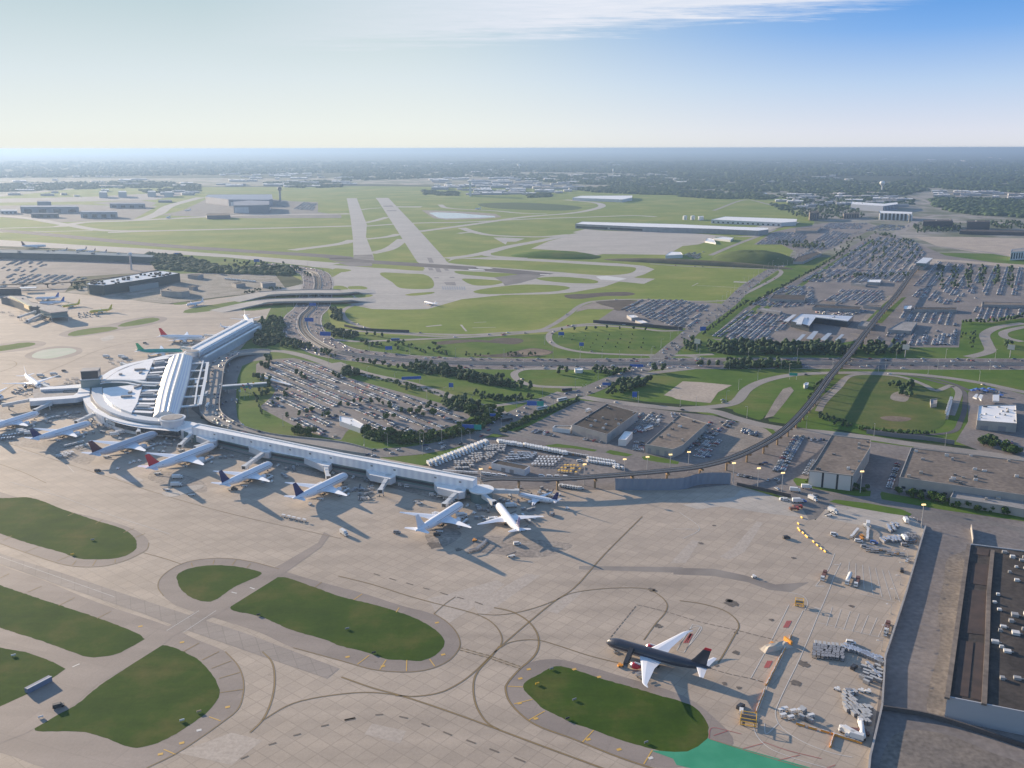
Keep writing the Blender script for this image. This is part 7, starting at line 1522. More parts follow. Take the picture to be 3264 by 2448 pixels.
# rental lots and far public car parks
NL = P(LOTZ['north'])
FARL = [('C2 200,1285 400,1120 640,1130 700,1180 690,1230 620,1300 420,1320', 'C2 260,1290 480,1120', 13, .12), ('C2 440,1080 660,960 840,960 850,1080 640,1100', 'C2 450,1080 650,960', 12, .3), ('C2 880,1060 1000,985 1290,990 1300,1050 1150,1085', 'C2 900,1060 1010,990', 12, .2), ('C2 860,1110 1200,1110 1140,1160 870,1140', 'C2 900,1140 1000,1110', 14, .3),
        ('C2 760,930 900,850 1400,860 1480,870 1440,930 1280,940', 'C2 800,930 940,850', 15, .2), ('C2 900,840 1090,720 1250,640 1500,660 1580,760 1500,860', 'C2 950,830 1150,690', 18, .25), ('C2 1210,1340 1320,1240 1480,1260 1780,1240 1780,1340 1300,1350', 'C2 1400,1340 1440,1260', 14, .3), ('C2 1390,1200 1440,1120 1750,1120 1770,1220 1500,1190', 'C2 1400,1200 1450,1120', 11, .15),
        ('C2 1850,1180 1880,1095 2212,1095 2400,1110 2400,1150 2100,1165', 'C2 1860,1180 1900,1100', 9, .1), ('C2 1460,1020 1500,980 1900,960 1900,1040 1700,1080', 'C2 1480,1020 1520,980', 14, .45), ('C2 1500,960 1640,800 1800,820 2400,850 2500,1020 1930,1020 1650,970', 'C2 1560,950 1680,820', 24, .12),
        ('C2 480,690 600,610 800,610 790,680 600,690', 'C2 500,690 620,610', 10, .1), ('C2 780,700 960,600 1090,620 1000,700 830,740', 'C2 800,710 940,620', 11, .15), ('C2 880,590 950,552 1190,552 1150,590', 'C2 900,590 960,555', 12, .3), ('C2 700,790 780,740 850,740 760,800', 'C2 710,790 780,745', 13, .3), ('C1 1790,1110 1930,1050 2212,1050 C2 90,1080 180,1085 60,1220 C1 2180,1230 2060,1190 1990,1170 1930,1140', 'C1 1830,1140 1990,1060', 9, .1),
        ('C0 1890,460 1960,415 2050,425 2030,470', 'C0 1900,460 1960,420', 16, .1), ('C0 0,860 50,800 250,790 300,820 200,870', 'C0 20,850 120,800', 20, .55), ('C0 0,970 60,880 430,890 560,910 420,950 230,955', 'C0 60,950 200,890', 18, .5), ('C2 1180,600 1290,560 1480,570 1380,600', 'C2 1200,600 1290,565', 14, .5), ('C2 2040,1330 2050,1330 2050,1340', 'C2 2040,1330 2050,1340', 14, 1), ('C2 0,760 60,730 140,740 100,790', 'C2 0,760 60,735', 9, .3), ('C2 660,400 1050,380 1060,440 780,450', 'C2 700,440 800,390', 20, .55), ('C2 1500,1290 1790,1270 1790,1340 1500,1340', 'C2 1560,1340 1580,1280', 16, .2), ('B2 1880,600 1990,590 2100,620 2050,650 1900,640', 'B2 1900,600 2000,610', 10, .3)]
for sp, rd_, pt_, ho in FARL: lot(sp, rd_, 'in the rental and public lots beyond the highway', 'cars beyond the highway', pt_, 2.9, .9, ho, double=pt_ > 11)
# traffic
def traffic(pts, step, offs, where, group, zf=lambda p: .14, dens=.6):
    for off, dr in offs:
        q = resample(offset(pts, off), step)
        for a_, c_ in zip(q, q[1:]):
            if rc.random() < dens:
                f = rc.random(); p = Vector(a_).lerp(Vector(c_), f); cars.append((p.x, p.y, hd(a_, c_) + (0 if dr > 0 else math.pi), pick(), where, group))
traffic(hwy_pts, 26, ((-25.5, -1), (-20.5, -1), (-15.5, -1), (-10.5, -1), (25.5, 1), (20.5, 1), (15.5, 1), (10.5, 1)), 'driving on the wide highway', 'cars driving on the highway', dens=.52)
bv = smooth(P('B1 150,1010 330,1000 500,985 700,945 860,890 960,840 1060,790 1250,705 1400,645 1560,610 1760,530 1900,480 2000,440 2080,380 2160,310 B2 0,270 60,215 300,40 C2 420,960 700,790 1000,660 1270,572'))
traffic(bv, 16, ((-8, -1), (-4, -1), (4, 1), (8, 1)), 'driving on the boulevard that crosses under the highway', 'cars on the boulevard', dens=.42)
for sp, w_ in RD[:6]: traffic(smooth(P(sp)), 60, ((-2, -1), (2, 1)), 'driving on a narrow ramp road through the lawns', 'cars on the ramp roads', dens=.35)
traffic(smooth(P('B1 1560,640 1640,655 1900,690 2212,722 B2 200,735 330,775 500,820 640,845 900,870 1200,905')), 50, ((-3, -1), (3, 1)), 'driving on the pale road above the warehouses', 'cars on the pale road', dens=.4)
traffic(smooth(P('B2 0,715 200,705 330,680 420,590 520,540 700,500 1000,485 1500,495 1900,545 2212,610')), 80, ((-3, -1), (3, 1)), 'driving on the looping pale road right of the sand coloured slab', 'cars on the looping road', dens=.4)
traffic(smooth(P('R 1880,430 1850,600 1850,760 1880,860 1950,930')), 16, ((-7, 1), (-3, 1), (3, 1), (8, 1)), 'on the lower terminal roadway beside the flags', 'cars on the lower roadway', dens=.42)
mid = [a.lerp(c_, .5) for a, c_ in zip(Ls, Rs)]
ndeck = len(cars)
for off in (-7, -3, 3, 7):
    for i in range(8, n - 12):
        if rc.random() < .28 and mid[i].z > 2:
            p = offset(mid, off)[i]; cars.append((p.x, p.y, hd(mid[i], mid[i + 1]), pick(), 'on the elevated roadway before the terminal', 'cars on the elevated roadway', mid[i].z))
# small service cars around the ramps
for t_, x, y in (('A2', 980, 155), ('A2', 1085, 850), ('A2', 1315, 800), ('A2', 1240, 205), ('A2', 1180, 232), ('A2', 1440, 215), ('B2', 655, 1310), ('B2', 735, 1325), ('B2', 860, 1285), ('B2', 610, 1240), ('B2', 610, 1180), ('A2', 1455, 320), ('B2', 975, 1395)):
    p = G(t_, x, y); cars.append((p.x, p.y, rc.uniform(0, 3), rc.choice((0, 0, 1)), 'standing on the ramp by the right hand service yard', 'cars of the service yard'))
cars.sort(key=lambda c: math.hypot(c[0], c[1]))
used_ = [False] * 7
for c in cars[:290]:
    z = c[6] if len(c) > 6 else .1; o = CARM[c[3]]
    if used_[c[3]]: o = o.copy(); C.objects.link(o)
    used_[c[3]] = True
    o.location = (c[0], c[1], z + .02); o.rotation_euler = (0, 0, c[2]); o['category'] = 'car'; o['label'] = CARC[c[3]][1] + ' car ' + c[4]; o['group'] = CARC[c[3]][1] + ' ' + c[5]
    o.name = 'car'
for i in range(7):
    if not used_[i]: bpy.data.objects.remove(CARM[i])
# the remaining cars, too many to be told apart
rest = cars[290:]
SV = np.array(CV); nV = len(CV)
me = bpy.data.meshes.new('parked_cars')
R4 = np.array([(c[0], c[1], (c[6] if len(c) > 6 else .1), c[2]) for c in rest]); cs, sn = np.cos(R4[:, 3]), np.sin(R4[:, 3])
vv = np.empty((len(rest), nV, 3)); vv[:, :, 0] = SV[None, :, 0] * cs[:, None] - SV[None, :, 1] * sn[:, None] + R4[:, 0:1]; vv[:, :, 1] = SV[None, :, 0] * sn[:, None] + SV[None, :, 1] * cs[:, None] + R4[:, 1:2]; vv[:, :, 2] = SV[None, :, 2] + R4[:, 2:3]
lens = [len(f) for f in CF]; nL = sum(lens); flat = np.array([i for f in CF for i in f], dtype=np.int32)
me.vertices.add(len(rest) * nV); me.vertices.foreach_set('co', vv.reshape(-1))
li = (flat[None] + (np.arange(len(rest), dtype=np.int32) * nV)[:, None]).reshape(-1)
me.loops.add(len(li)); me.loops.foreach_set('vertex_index', li)
st_ = np.cumsum([0] + lens[:-1]); ls = (st_[None] + (np.arange(len(rest)) * nL)[:, None]).reshape(-1).astype(np.int32)
me.polygons.add(len(ls)); me.polygons.foreach_set('loop_start', ls); me.update(calc_edges=True)
for m_ in CP + [M['glass']]: me.materials.append(m_)
mi_ = np.array([[7 if k_ else c[3] for k_ in CK] for c in rest], dtype=np.int32).reshape(-1); me.polygons.foreach_set('material_index', mi_)
o = bpy.data.objects.new('distant_cars', me); C.objects.link(o); o['kind'] = 'stuff'
print('cars', len(cars), 'trees', len(spots))
# ------------------------------------------------------------------ ramp equipment and road furniture
def at(t_, x, y): return G(t_, x, y)
def row(t_, x0, y0, x1, y1, n_, rz=None, jit=.3):
    a_, c_ = at(t_, x0, y0), at(t_, x1, y1); h_ = hd(a_, c_) if rz is None else rz
    return [(a_.lerp(c_, (i + rnd.uniform(-.12, .12)) / max(1, n_ - 1)).x, a_.lerp(c_, i / max(1, n_ - 1)).y + rnd.uniform(-jit, jit), h_ + rnd.uniform(-.06, .06)) for i in range(n_)]
def grid(t_, corners, nu, nv, rz, skip=.1, j=.4):
    q = [at(t_, *c_) for c_ in corners]; out = []
    for i in range(nu):
        for k_ in range(nv):
            if rnd.random() < skip: continue
            u, v = i / max(1, nu - 1), k_ / max(1, nv - 1); p = q[0].lerp(q[1], u).lerp(q[3].lerp(q[2], u), v)
            out.append((p.x + rnd.uniform(-j, j), p.y + rnd.uniform(-j, j), rz + rnd.uniform(-.12, .12)))
    return out
SP = {}
def place(kind, spots_, label, group):
    """copies of one kind of vehicle; the first call for a kind builds it"""
    mk = {'boxtruck': lambda: truck(V_WHITE), 'catering': lambda: truck(V_WHITE, 6.5, 2.4, V_WHITE, 'catering_truck'), 'van': lambda: van(), 'greyvan': lambda: van(V_GREY), 'bluevan': lambda: van(V_BLUE), 'darkvan': lambda: van(V_DK), 'redtruck': lambda: truck(V_BROWN, 5, 1.4, V_RED, 'dump_truck'), 'orange': lambda: tug(V_ORANGE),
          'tug': lambda: tug(), 'cart': lambda: cart(V_WHITE), 'darkcart': lambda: cart(V_GREY), 'container': lambda: container(), 'silver': lambda: container(P_SILVER), 'loader': loader, 'tanker': tanker, 'flatbed': flatbed, 'bus': bus, 'bluebus': lambda: bus(V_BLUE), 'darkbus': lambda: bus(V_DK),
          'barrier': barrier_block, 'ybarrier': lambda: barrier_block(V_YEL), 'ycart': lambda: cart(V_YEL)}[kind]
    if kind not in SP:
        SP[kind] = mk(); copies(SP[kind], spots_, label, group)
    else: copies(SP[kind], spots_, label, group, first=False)
H = math.pi
# --- right hand service yard, lower part
place('darkcart', grid('A2', ((850, 880), (1035, 900), (1030, 960), (850, 940)), 8, 5, 1.1, .05), 'dark baggage cart in the tight block of carts on the right ramp', 'block of dark carts on the right ramp')
place('container', row('A2', 860, 862, 1030, 885, 7) + grid('A2', ((1160, 1040), (1290, 960), (1280, 1100), (1170, 1110)), 6, 5, .8, .3, 1.2), 'white container in the heap against the right boundary wall', 'heap of containers by the wall')
place('silver', row('A2', 1050, 895, 1280, 960, 12, .4) + row('A2', 1060, 880, 1200, 930, 8, .4), 'silver container in the line leading to the boundary wall', 'line of silver containers')
place('silver', row('A2', 1165, 930, 1290, 990, 9, 1.2) + row('A2', 1200, 1000, 1270, 1080, 6, .2), 'silver container in the heap against the right boundary wall', 'silver heap by the wall')
place('container', grid('A2', ((1050, 1190), (1110, 1180), (1120, 1290), (1060, 1290)), 3, 5, .3, .15) + grid('A2', ((1110, 1280), (1205, 1280), (1205, 1330), (1110, 1320)), 5, 3, .3, .15) + grid('A2', ((1155, 1340), (1200, 1340), (1195, 1370), (1160, 1360)), 3, 2, .3, 0), 'white container in the L shaped stack at the lower right', 'L shaped stack of containers')
place('tug', [(*at('A2', x, y)[:2], rnd.uniform(0, 3)) for x, y in ((1000, 1155), (1060, 1165), (1100, 1180), (1155, 1165), (1200, 1170))], 'white tug at the top of the L shaped container stack', 'tugs above the L shaped stack')
place('greyvan', [(*at('A2', 1080, 1172)[:2], .1)], 'grey van beside the tugs above the L shaped stack', 'grey van by tugs')
place('cart', [(*at('A2', x, y)[:2], .3) for x, y in ((660, 1290), (715, 1305), (650, 1332), (700, 1345), (640, 1300), (760, 1300), (830, 1335))], 'white cart in the small loose group at the lower right ramp', 'loose group of carts at the lower right')
place('container', [(*at('A2', x, y)[:2], .5) for x, y in ((780, 1290), (770, 1300), (770, 1340), (815, 1355), (825, 1362))], 'white container in the small loose group at the lower right ramp', 'loose group of containers')
place('barrier', [(*at('A2', x, y)[:2], -.5) for x, y in ((755, 1380), (770, 1385), (835, 1405), (848, 1408), (915, 1425), (930, 1430))], 'orange barrier in the dashed row below the loose carts', 'dashed row of orange barriers')
place('barrier', row('A2', 980, 1445, 1140, 1495, 12) + row('A2', 978, 1450, 958, 1515, 6), 'orange barrier in the corner shaped line at the lower right', 'corner shaped line of orange barriers')
place('boxtruck', [(*at('A2', 1062, 1440)[:2], 2.2), (*at('A2', 1110, 1470)[:2], 2.6)], 'white box truck inside the orange barrier corner', 'box trucks in the barrier corner')
place('flatbed', [(*at('A2', 1115, 1435)[:2], 2.9)], 'brown flatbed inside the orange barrier corner', 'flatbed in the barrier corner')
place('tanker', [(*at('A2', 1158, 1430)[:2], 1.3)], 'tank truck standing against the wall at the lower right corner', 'tank truck at the lower right')
# --- the long barrier wall with its flashing blocks
place('barrier', row('A2', 700, 808, 545, 1118, 40), 'orange barrier in the long line behind the charcoal airliner', 'long orange barrier line')
place('barrier', row('A2', 528, 1160, 478, 1290, 16), 'orange barrier in the short line under the long barrier line', 'short orange barrier line')
place('ybarrier', [(*at('A2', x, y)[:2], hd(at('A2', 745, 80), at('A2', 930, 260))) for x, y in ((772, 38), (750, 78), (750, 110), (758, 122), (780, 138), (800, 158), (806, 164), (848, 195), (873, 218), (898, 240), (922, 258))], 'yellow barrier in the curving line beside the ramp road', 'curving line of yellow barriers')
def stand(t_, x, y, lb, w_=6, d_=6):
    p = at(t_, x, y); o = thing('work_platform', lb, 'platform', (p.x, p.y, .1), -.3)
    for sx in (-1, 1):
        for sy in (-1, 1): MB().box((sx * w_ / 2, sy * d_ / 2, 1.9), (.3, .3, 3.8), V_YEL).build('post', None, o)
    for z in (.3, 2.0, 3.7):
        b_ = MB()
        for s in (-1, 1): b_.box((0, s * d_ / 2, z), (w_, .25, .25), V_YEL); b_.box((s * w_ / 2, 0, z), (.25, d_, .25), V_YEL)
        b_.build('rail_frame', None, o)
    MB().box((0, 0, 2.1), (w_ - .3, d_ - .3, .1), V_DK).build('deck', None, o)
stand('A2', 425, 1365, 'yellow work platform at the bottom of the ramp road', 7, 5.5); stand('A2', 755, 605, 'yellow work platform beside the stop line of the ramp road', 4.5, 3)
place('orange', [(*at('A2', 580, 862)[:2], .3)], 'orange tug at the end of the canvas cover', 'orange tug by canvas')
# canvas covered heap with orange end
p = at('A2', 605, 880); cv = thing('equipment_cover', 'pale canvas heap beside the top of the long orange barriers', 'cover', (p.x, p.y, .1), .35)
b_ = MB()
for i in range(7):
    for k_ in range(5): b_.v.append((-9 + 3 * i, -3 + 1.5 * k_, (2.2 if 0 < i < 6 and 0 < k_ < 4 else 0) * rnd.uniform(.6, 1.1)))
b_.f = [(i * 5 + k_, i * 5 + 5 + k_, i * 5 + 6 + k_, i * 5 + 1 + k_) for i in range(6) for k_ in range(4)]
b_.build('canvas', mat('canvas', (.50, .44, .36), .9), cv); MB().box((9, 2, 1.2), (1.2, 6, 2.2), V_ORANGE).build('end_board', None, cv)
# --- trucks on the ramp road
def one(kind, t_, x, y, rz, lb): place(kind, [(*at(t_, x, y)[:2], rz)], lb, lb + ' spot')
one('tanker', 'A2', 1075, 445, hd(at('A2', 1100, 390), at('A2', 1055, 500)), 'long white tank truck on the striped parking area')
one('flatbed', 'A2', 1130, 460, hd(at('A2', 1145, 410), at('A2', 1110, 510)), 'flatbed truck with brown load beside the white tank truck')
one('flatbed', 'A2', 915, 420, hd(at('A2', 935, 370), at('A2', 895, 470)), 'dark bodied truck with white cab on the ramp road')
one('flatbed', 'A2', 1325, 755, hd(at('A2', 1340, 700), at('A2', 1315, 810)), 'brown truck parked along the right boundary wall')
one('darkvan', 'A2', 1420, 385, 1.2, 'black van by the wall beside the striped parking'); one('darkvan', 'A2', 1110, 1015, .8, 'black van alone between the carts and the wall'); one('darkvan', 'A2', 375, 1270, .8, 'dark vehicle beside the yellow work platform'); one('van', 'A2', 380, 1300, 1.3, 'tiny white tug above the yellow work platform')
one('van', 'A2', 982, 152, -.3, 'white van alone on the ramp beside the yellow barriers'); one('van', 'A2', 1090, 855, -.3, 'white van above the line of silver containers'); one('darkvan', 'A2', 672, 172, .2, 'small dark vehicle alone on the open ramp'); one('tug', 'A2', 462, 425, .3, 'small tug on the dark tyre track')
one('bluevan', 'A2', 1240, 205, -.4, 'blue grey pickup under the white cart line at upper right'); one('van', 'A2', 1140, 195, -.3, 'white van left of the orange machine at upper right'); one('greyvan', 'A2', 1180, 232, -.2, 'grey van below the orange machine at upper right'); one('greyvan', 'A2', 1440, 220, -.1, 'grey van by the wall at upper right')
one('orange', 'A2', 1160, 178, .4, 'orange machine amid the white carts at upper right'); one('orange', 'A2', 1160, 160, .4, 'second orange machine amid the white carts at upper right')
place('cart', row('A2', 1130, 125, 1095, 170, 6), 'white covered cart in the slanted train at the upper right yard', 'slanted cart train'); place('cart', row('A2', 1180, 98, 1200, 118, 4) + row('A2', 1200, 125, 1195, 185, 6), 'white covered cart in the bent train at the upper right yard', 'bent cart train')
place('silver', grid('A2', ((1330, 100), (1385, 75), (1390, 120), (1345, 130)), 3, 4, .3, .1) + grid('A2', ((1290, 185), (1400, 170), (1400, 195), (1300, 200)), 6, 3, .3, .25), 'pale container in the loose rows of the upper right yard', 'loose container rows of the upper right yard')
place('darkcart', grid('A2', ((1450, 150), (1500, 150), (1500, 200), (1450, 200)), 4, 5, .3, .2) + grid('A2', ((1200, 240), (1420, 265), (1420, 285), (1200, 255)), 9, 2, .0, .3), 'dark cart along the wall of the upper right yard', 'dark carts of the upper right yard')
place('barrier', [(*at('A2', x, y)[:2], -.1) for x, y in ((1255, 248), (1275, 250), (1385, 275), (1500, 190))], 'orange barrier among the dark carts of the upper right yard', 'orange barriers of the upper right yard')
one('boxtruck', 'A2', 1445, 65, 1.4, 'white truck by the wall at the top of the yard'); one('boxtruck', 'A2', 1435, 180, 1.5, 'white box truck beside the dark carts'); one('darkvan', 'A2', 1450, 40, 1.4, 'black truck at the top of the yard wall'); one('boxtruck', 'A2', 1200, 88, 1.2, 'white box at the top of the bent cart train')
one('boxtruck', 'B2', 728, 1255, -.25, 'white box truck with long body by the yard entrance'); one('boxtruck', 'B2', 843, 1312, -1.1, 'white box truck facing down at the yard entrance'); one('boxtruck', 'B2', 803, 1235, -.1, 'white box truck behind the others at the yard entrance'); one('redtruck', 'B2', 722, 1375, .1, 'dark red dump truck at the ramp corner'); one('redtruck', 'B2', 745, 1362, .1, 'dark red dump truck just behind its twin at the ramp corner')
one('boxtruck', 'B2', 975, 1392, -1.0, 'white truck alone on the pale new concrete'); one('loader', 'B2', 945, 1412, .3, 'grey loader beside the truck on the pale new concrete'); one('boxtruck', 'B2', 745, 1325, 0, 'white truck at the ramp corner above the red trucks'); one('bluevan', 'B2', 780, 1322, 0, 'blue van at the ramp corner above the red trucks'); one('van', 'B2', 650, 1310, .1, 'white van nearest the ramp corner lamp'); one('van', 'B2', 670, 1313, .1, 'second white van near the ramp corner lamp'); one('greyvan', 'B2', 860, 1287, .1, 'grey van beside the box trucks at the yard entrance')
one('silver', 'B2', 85, 1195, .4, 'silver glider shaped unit under the blast fence')
# --- vehicle yard behind the concourse
place('boxtruck', row('B1', 570, 1085, 940, 945, 18, hd(at('B1', 700, 1000), at('B1', 740, 1030)), .5), 'white truck in the packed left edge row of the van yard', 'left edge row of the van yard')
place('van', row('B1', 610, 1085, 930, 960, 16, hd(at('B1', 700, 1000), at('B1', 740, 1030)), .5), 'white van in the second packed row of the van yard', 'second row of the van yard')
place('container', grid('B1', ((930, 960), (1060, 965), (1050, 1000), (930, 990)), 8, 4, .6, .1) + grid('B1', ((850, 1020), (1000, 1010), (960, 1050), (790, 1070)), 9, 4, .6, .12) + grid('B1', ((740, 1070), (880, 1065), (840, 1110), (740, 1110)), 7, 4, .6, .1), 'white container in the middle rows of the van yard', 'middle container rows of the van yard')
place('boxtruck', row('B1', 1020, 940, 1160, 962, 10, 1.9, .6), 'white truck in the top row of the van yard before the gap', 'top row of the van yard'); place('boxtruck', row('B1', 1190, 965, 1450, 1015, 16, 1.9, .6), 'white truck in the long top right row of the van yard', 'top right row of the van yard')
place('container', row('B1', 1460, 1010, 1590, 1032, 10, 1.9), 'white crate past the orange ones in the top right row', 'crates of the top right row'); place('orange', row('B1', 1455, 1014, 1580, 1028, 4, 1.9), 'orange tug among the crates of the top right row', 'orange tugs of the top right row')
place('van', grid('B1', ((1600, 1040), (1780, 1070), (1790, 1090), (1600, 1062)), 12, 2, 1.9, .1), 'white van in the far right block of the van yard', 'far right block of the van yard'); place('van', row('B1', 1770, 1100, 1815, 1106, 3, 1.9), 'white van in the last three at the right of the van yard', 'last three of the van yard')
place('cart', grid('B1', ((1280, 1040), (1430, 1040), (1370, 1090), (1240, 1085)), 7, 4, 1.2, .12), 'white cart in the slanted block left of the yellow racks', 'slanted block of carts')
place('silver', grid('B1', ((1110, 1010), (1260, 1015), (1230, 1045), (1060, 1060)), 8, 4, 1.2, .2), 'silver container above the flat roofed depot', 'silver rows above the depot'); place('ycart', grid('B1', ((1450, 1095), (1570, 1100), (1520, 1140), (1410, 1130)), 7, 3, 1.2, .12), 'yellow rack in the yellow block of the van yard', 'yellow block of racks')
place('cart', row('B1', 670, 1128, 870, 1142, 12), 'white cart in the row right behind the concourse', 'row behind the concourse'); place('van', row('B1', 930, 1145, 1060, 1160, 5) + row('B1', 1300, 1160, 1450, 1165, 4), 'white van beside the viaduct edge of the van yard', 'viaduct edge vans'); one('van', 'B1', 1545, 1062, 0, 'white van alone above the yellow racks'); one('orange', 'B1', 965, 1108, 0, 'orange tug at the depot corner')
place('van', row('B1', 1430, 1222, 1550, 1240, 8, .2), 'white van under the viaduct left of the blast fence', 'vans under the viaduct')
# --- at the gates
one('catering', 'B1', 780, 1420, .1, 'white catering truck at the wing of the all white airliner'); one('catering', 'B1', 1102, 1356, .1, 'white catering truck right of the sunlit airliner nose'); one('tug', 'B1', 862, 1398, .2, 'white tug between the two end airliners'); one('greyvan', 'B1', 362, 1525, -.1, 'grey pickup left of the all white airliner tail'); one('boxtruck', 'B1', 18, 1535, -.9, 'white truck alone on the ramp left of the all white airliner')
one('van', 'A1', 1140, 212, .2, 'white pickup on the ramp under the sunlit airliner'); one('loader', 'A1', 1100, 290, .3, 'cargo loader standing under the sunlit airliner'); one('tug', 'B1', 1465, 1368, .3, 'white tug right of the small navy tailed airliner'); one('orange', 'B1', 865, 1575, .3, 'orange tug on the ramp below the all white airliner'); one('greyvan', 'B1', 1368, 1408, 1.2, 'grey pickup right of the sunlit airliner wing'); one('loader', 'B1', 490, 1325, -.4, 'belt loader left of the all white airliner jet bridge'); one('darkvan', 'B1', 620, 1540, .2, 'dark tug beneath the all white airliner tail')
place('darkcart', row('B1', 830, 1650, 870, 1640, 4) + row('B1', 880, 1635, 940, 1585, 5), 'dark cart in the bent train below the sunlit airliner', 'bent cart train below the sunlit airliner')
place('cart', row('B0', 1840, 1420, 1970, 1450, 5), 'covered cart in the train alone on the open ramp', 'cart train alone on the open ramp')
place('catering', [(*at('B0', x, y)[:2], .1) for x, y in ((1152, 1170), (1145, 1220))], 'white high loader truck below the red tailed airliner', 'high loaders below the red tailed airliner'); one('loader', 'B0', 1080, 1245, -.2, 'loader left of the high loader trucks'); one('loader', 'B0', 1240, 1280, .1, 'loader right of the high loader trucks'); one('darkvan', 'B0', 635, 1125, .1, 'dark tug under the maroon tailed airliner'); one('darkvan', 'B0', 1520, 1245, .1, 'dark vehicle under the navy tailed airliner')
place('cart', row('B0', 430, 965, 530, 940, 5) + row('B0', 500, 975, 560, 960, 3), 'white cart in the train between the two airliners at left', 'cart train between airliners at left'); place('cart', grid('B0', ((380, 1030), (450, 1000), (470, 1010), (400, 1045)), 4, 3, .4, .1), 'white cart in the cluster left of the maroon tailed airliner', 'cart cluster by the maroon tail')
place('silver', grid('B0', ((0, 905), (80, 895), (90, 912), (10, 920)), 5, 2, .3, .1) + row('B0', 100, 890, 190, 875, 5), 'silver container in the line at the left edge below the airliners', 'silver line at the left edge'); place('boxtruck', row('B0', 140, 870, 190, 885, 3, .4), 'white truck at the navy tail on the far left', 'trucks at the far left tail')
place('cart', row('B0', 270, 800, 370, 775, 5), 'sunlit cart in the train between the two leftmost airliners', 'sunlit cart train'); place('boxtruck', [(*at('B0', x, y)[:2], .3) for x, y in ((745, 893), (780, 880))], 'white coach sized truck above the maroon tailed airliner', 'trucks above the maroon tailed airliner')
place('darkcart', grid('B0', ((400, 760), (560, 740), (520, 790), (420, 780)), 6, 3, .3, .45, 2) + grid('B0', ((640, 830), (860, 850), (840, 890), (660, 870)), 5, 3, .3, .5, 3), 'dark cart in the clutter under the curved concourse', 'clutter under the curved concourse'); place('container', grid('B0', ((560, 780), (680, 800), (660, 840), (570, 830)), 4, 4, .6, .45, 2) + grid('B0', ((1000, 960), (1140, 930), (1120, 990), (1000, 1010)), 5, 3, .6, .5, 2), 'white container in the clutter between the gates', 'container clutter between the gates')
place('tug', [(*at('B0', x, y)[:2], rnd.uniform(0, 3)) for x, y in ((580, 745), (425, 745), (440, 760), (780, 915), (1040, 950), (1060, 1000), (845, 1075), (870, 1065), (905, 1060), (765, 1110), (1630, 1045), (2010, 1340), (1330, 1000), (1800, 1045), (1900, 1100), (2160, 1140), (990, 890), (1080, 915))], 'small white tug scattered between the concourse gates', 'tugs between the gates')
place('van', [(*at('B0', x, y)[:2], .1) for x, y in ((1560, 990), (1590, 985), (1830, 1055), (1800, 1040), (1940, 1085))] + [(*at('B1', x, y)[:2], .1) for x, y in ((390, 1215), (430, 1225), (580, 1245), (590, 1280), (150, 1160), (640, 1290), (680, 1300))], 'white van parked tight against the gate level wall', 'vans along the gate level wall')
place('loader', [(*at('B1', x, y)[:2], rnd.uniform(0, 3)) for x, y in ((120, 1240), (190, 1225), (120, 1305), (180, 1300), (505, 1335))] + [(*at('B0', x, y)[:2], .3) for x, y in ((690, 1030), (1020, 1140), (1500, 1245), (1170, 990))], 'belt loader between the stands of the straight concourse', 'belt loaders between the stands')
place('darkcart', grid('B1', ((60, 1260), (220, 1240), (230, 1300), (90, 1310)), 7, 3, .3, .4, 1.5), 'dark cart left of the unused jet bridge', 'carts left of the unused bridge')
place('catering', [(*at('B0', x, y)[:2], -.1) for x, y in ((790, 385), (810, 395), (690, 385))], 'white truck on the far ramp left of the green airliner', 'trucks left of the green airliner'); place('darkcart', grid('B0', ((430, 530), (560, 520), (560, 550), (430, 555)), 6, 2, .2, .2, 2) + grid('B0', ((690, 400), (860, 395), (860, 430), (740, 430)), 6, 3, .2, .4, 2), 'dark cart in the clutter behind the stair tower', 'clutter behind the stair tower')
place('boxtruck', [(*at('B0', x, y)[:2], .1) for x, y in ((265, 510), (350, 500))], 'grey truck behind the airliner at the left pier', 'trucks behind the left pier airliner'); one('darkvan', 'B0', 415, 475, .1, 'dark vehicle alone on the ramp above the stair tower'); one('darkvan', 'B0', 940, 295, .4, 'dark vehicle beside the red tailed far airliner')
place('container', grid('C0', ((500, 1140), (620, 1130), (640, 1155), (520, 1165)), 7, 3, .3, .2, 3), 'white container in the cluster below the yellow airliners', 'cluster below the yellow airliners'); place('darkcart', grid('C0', ((0, 1130), (220, 1130), (330, 1180), (180, 1200)), 7, 4, .3, .35, 4), 'dark equipment in the clutter around the far concourse', 'clutter around the far concourse')
place('boxtruck', row('C0', 1465, 918, 1650, 935, 9), 'white trailer in the row on the construction site', 'trailers on the construction site')
# buses
one('bus', 'B0', 1340, 668, 1.7, 'white bus stopped on the elevated roadway'); one('bus', 'B0', 1350, 745, 1.7, 'nearest white bus on the elevated roadway'); one('bluebus', 'B1', 350, 275, .1, 'blue bus on the upper ramp road through the lawn'); one('darkbus', 'B1', 1072, 797, .5, 'dark bus on the boulevard beside the car park tip'); one('bus', 'B1', 1300, 722, .6, 'white bus waiting on the boulevard'); one('bus', 'B1', 1430, 665, .6, 'second white bus in the boulevard queue'); one('darkbus', 'B1', 1460, 603, .3, 'dark truck turning at the boulevard crossing')
for o in bpy.data.objects:
    if o.get('label', '').startswith('white bus stopped') or o.get('label', '').startswith('nearest white bus'): o.location.z = 6.55
one('boxtruck', 'B1', 1602, 738, .9, 'white trailer parked beside the dark roofed warehouse'); one('boxtruck', 'B1', 2055, 808, 1.2, 'white truck in the yard between the warehouses'); one('bus', 'B1', 1990, 855, .8, 'long white trailer in the yard between the warehouses')
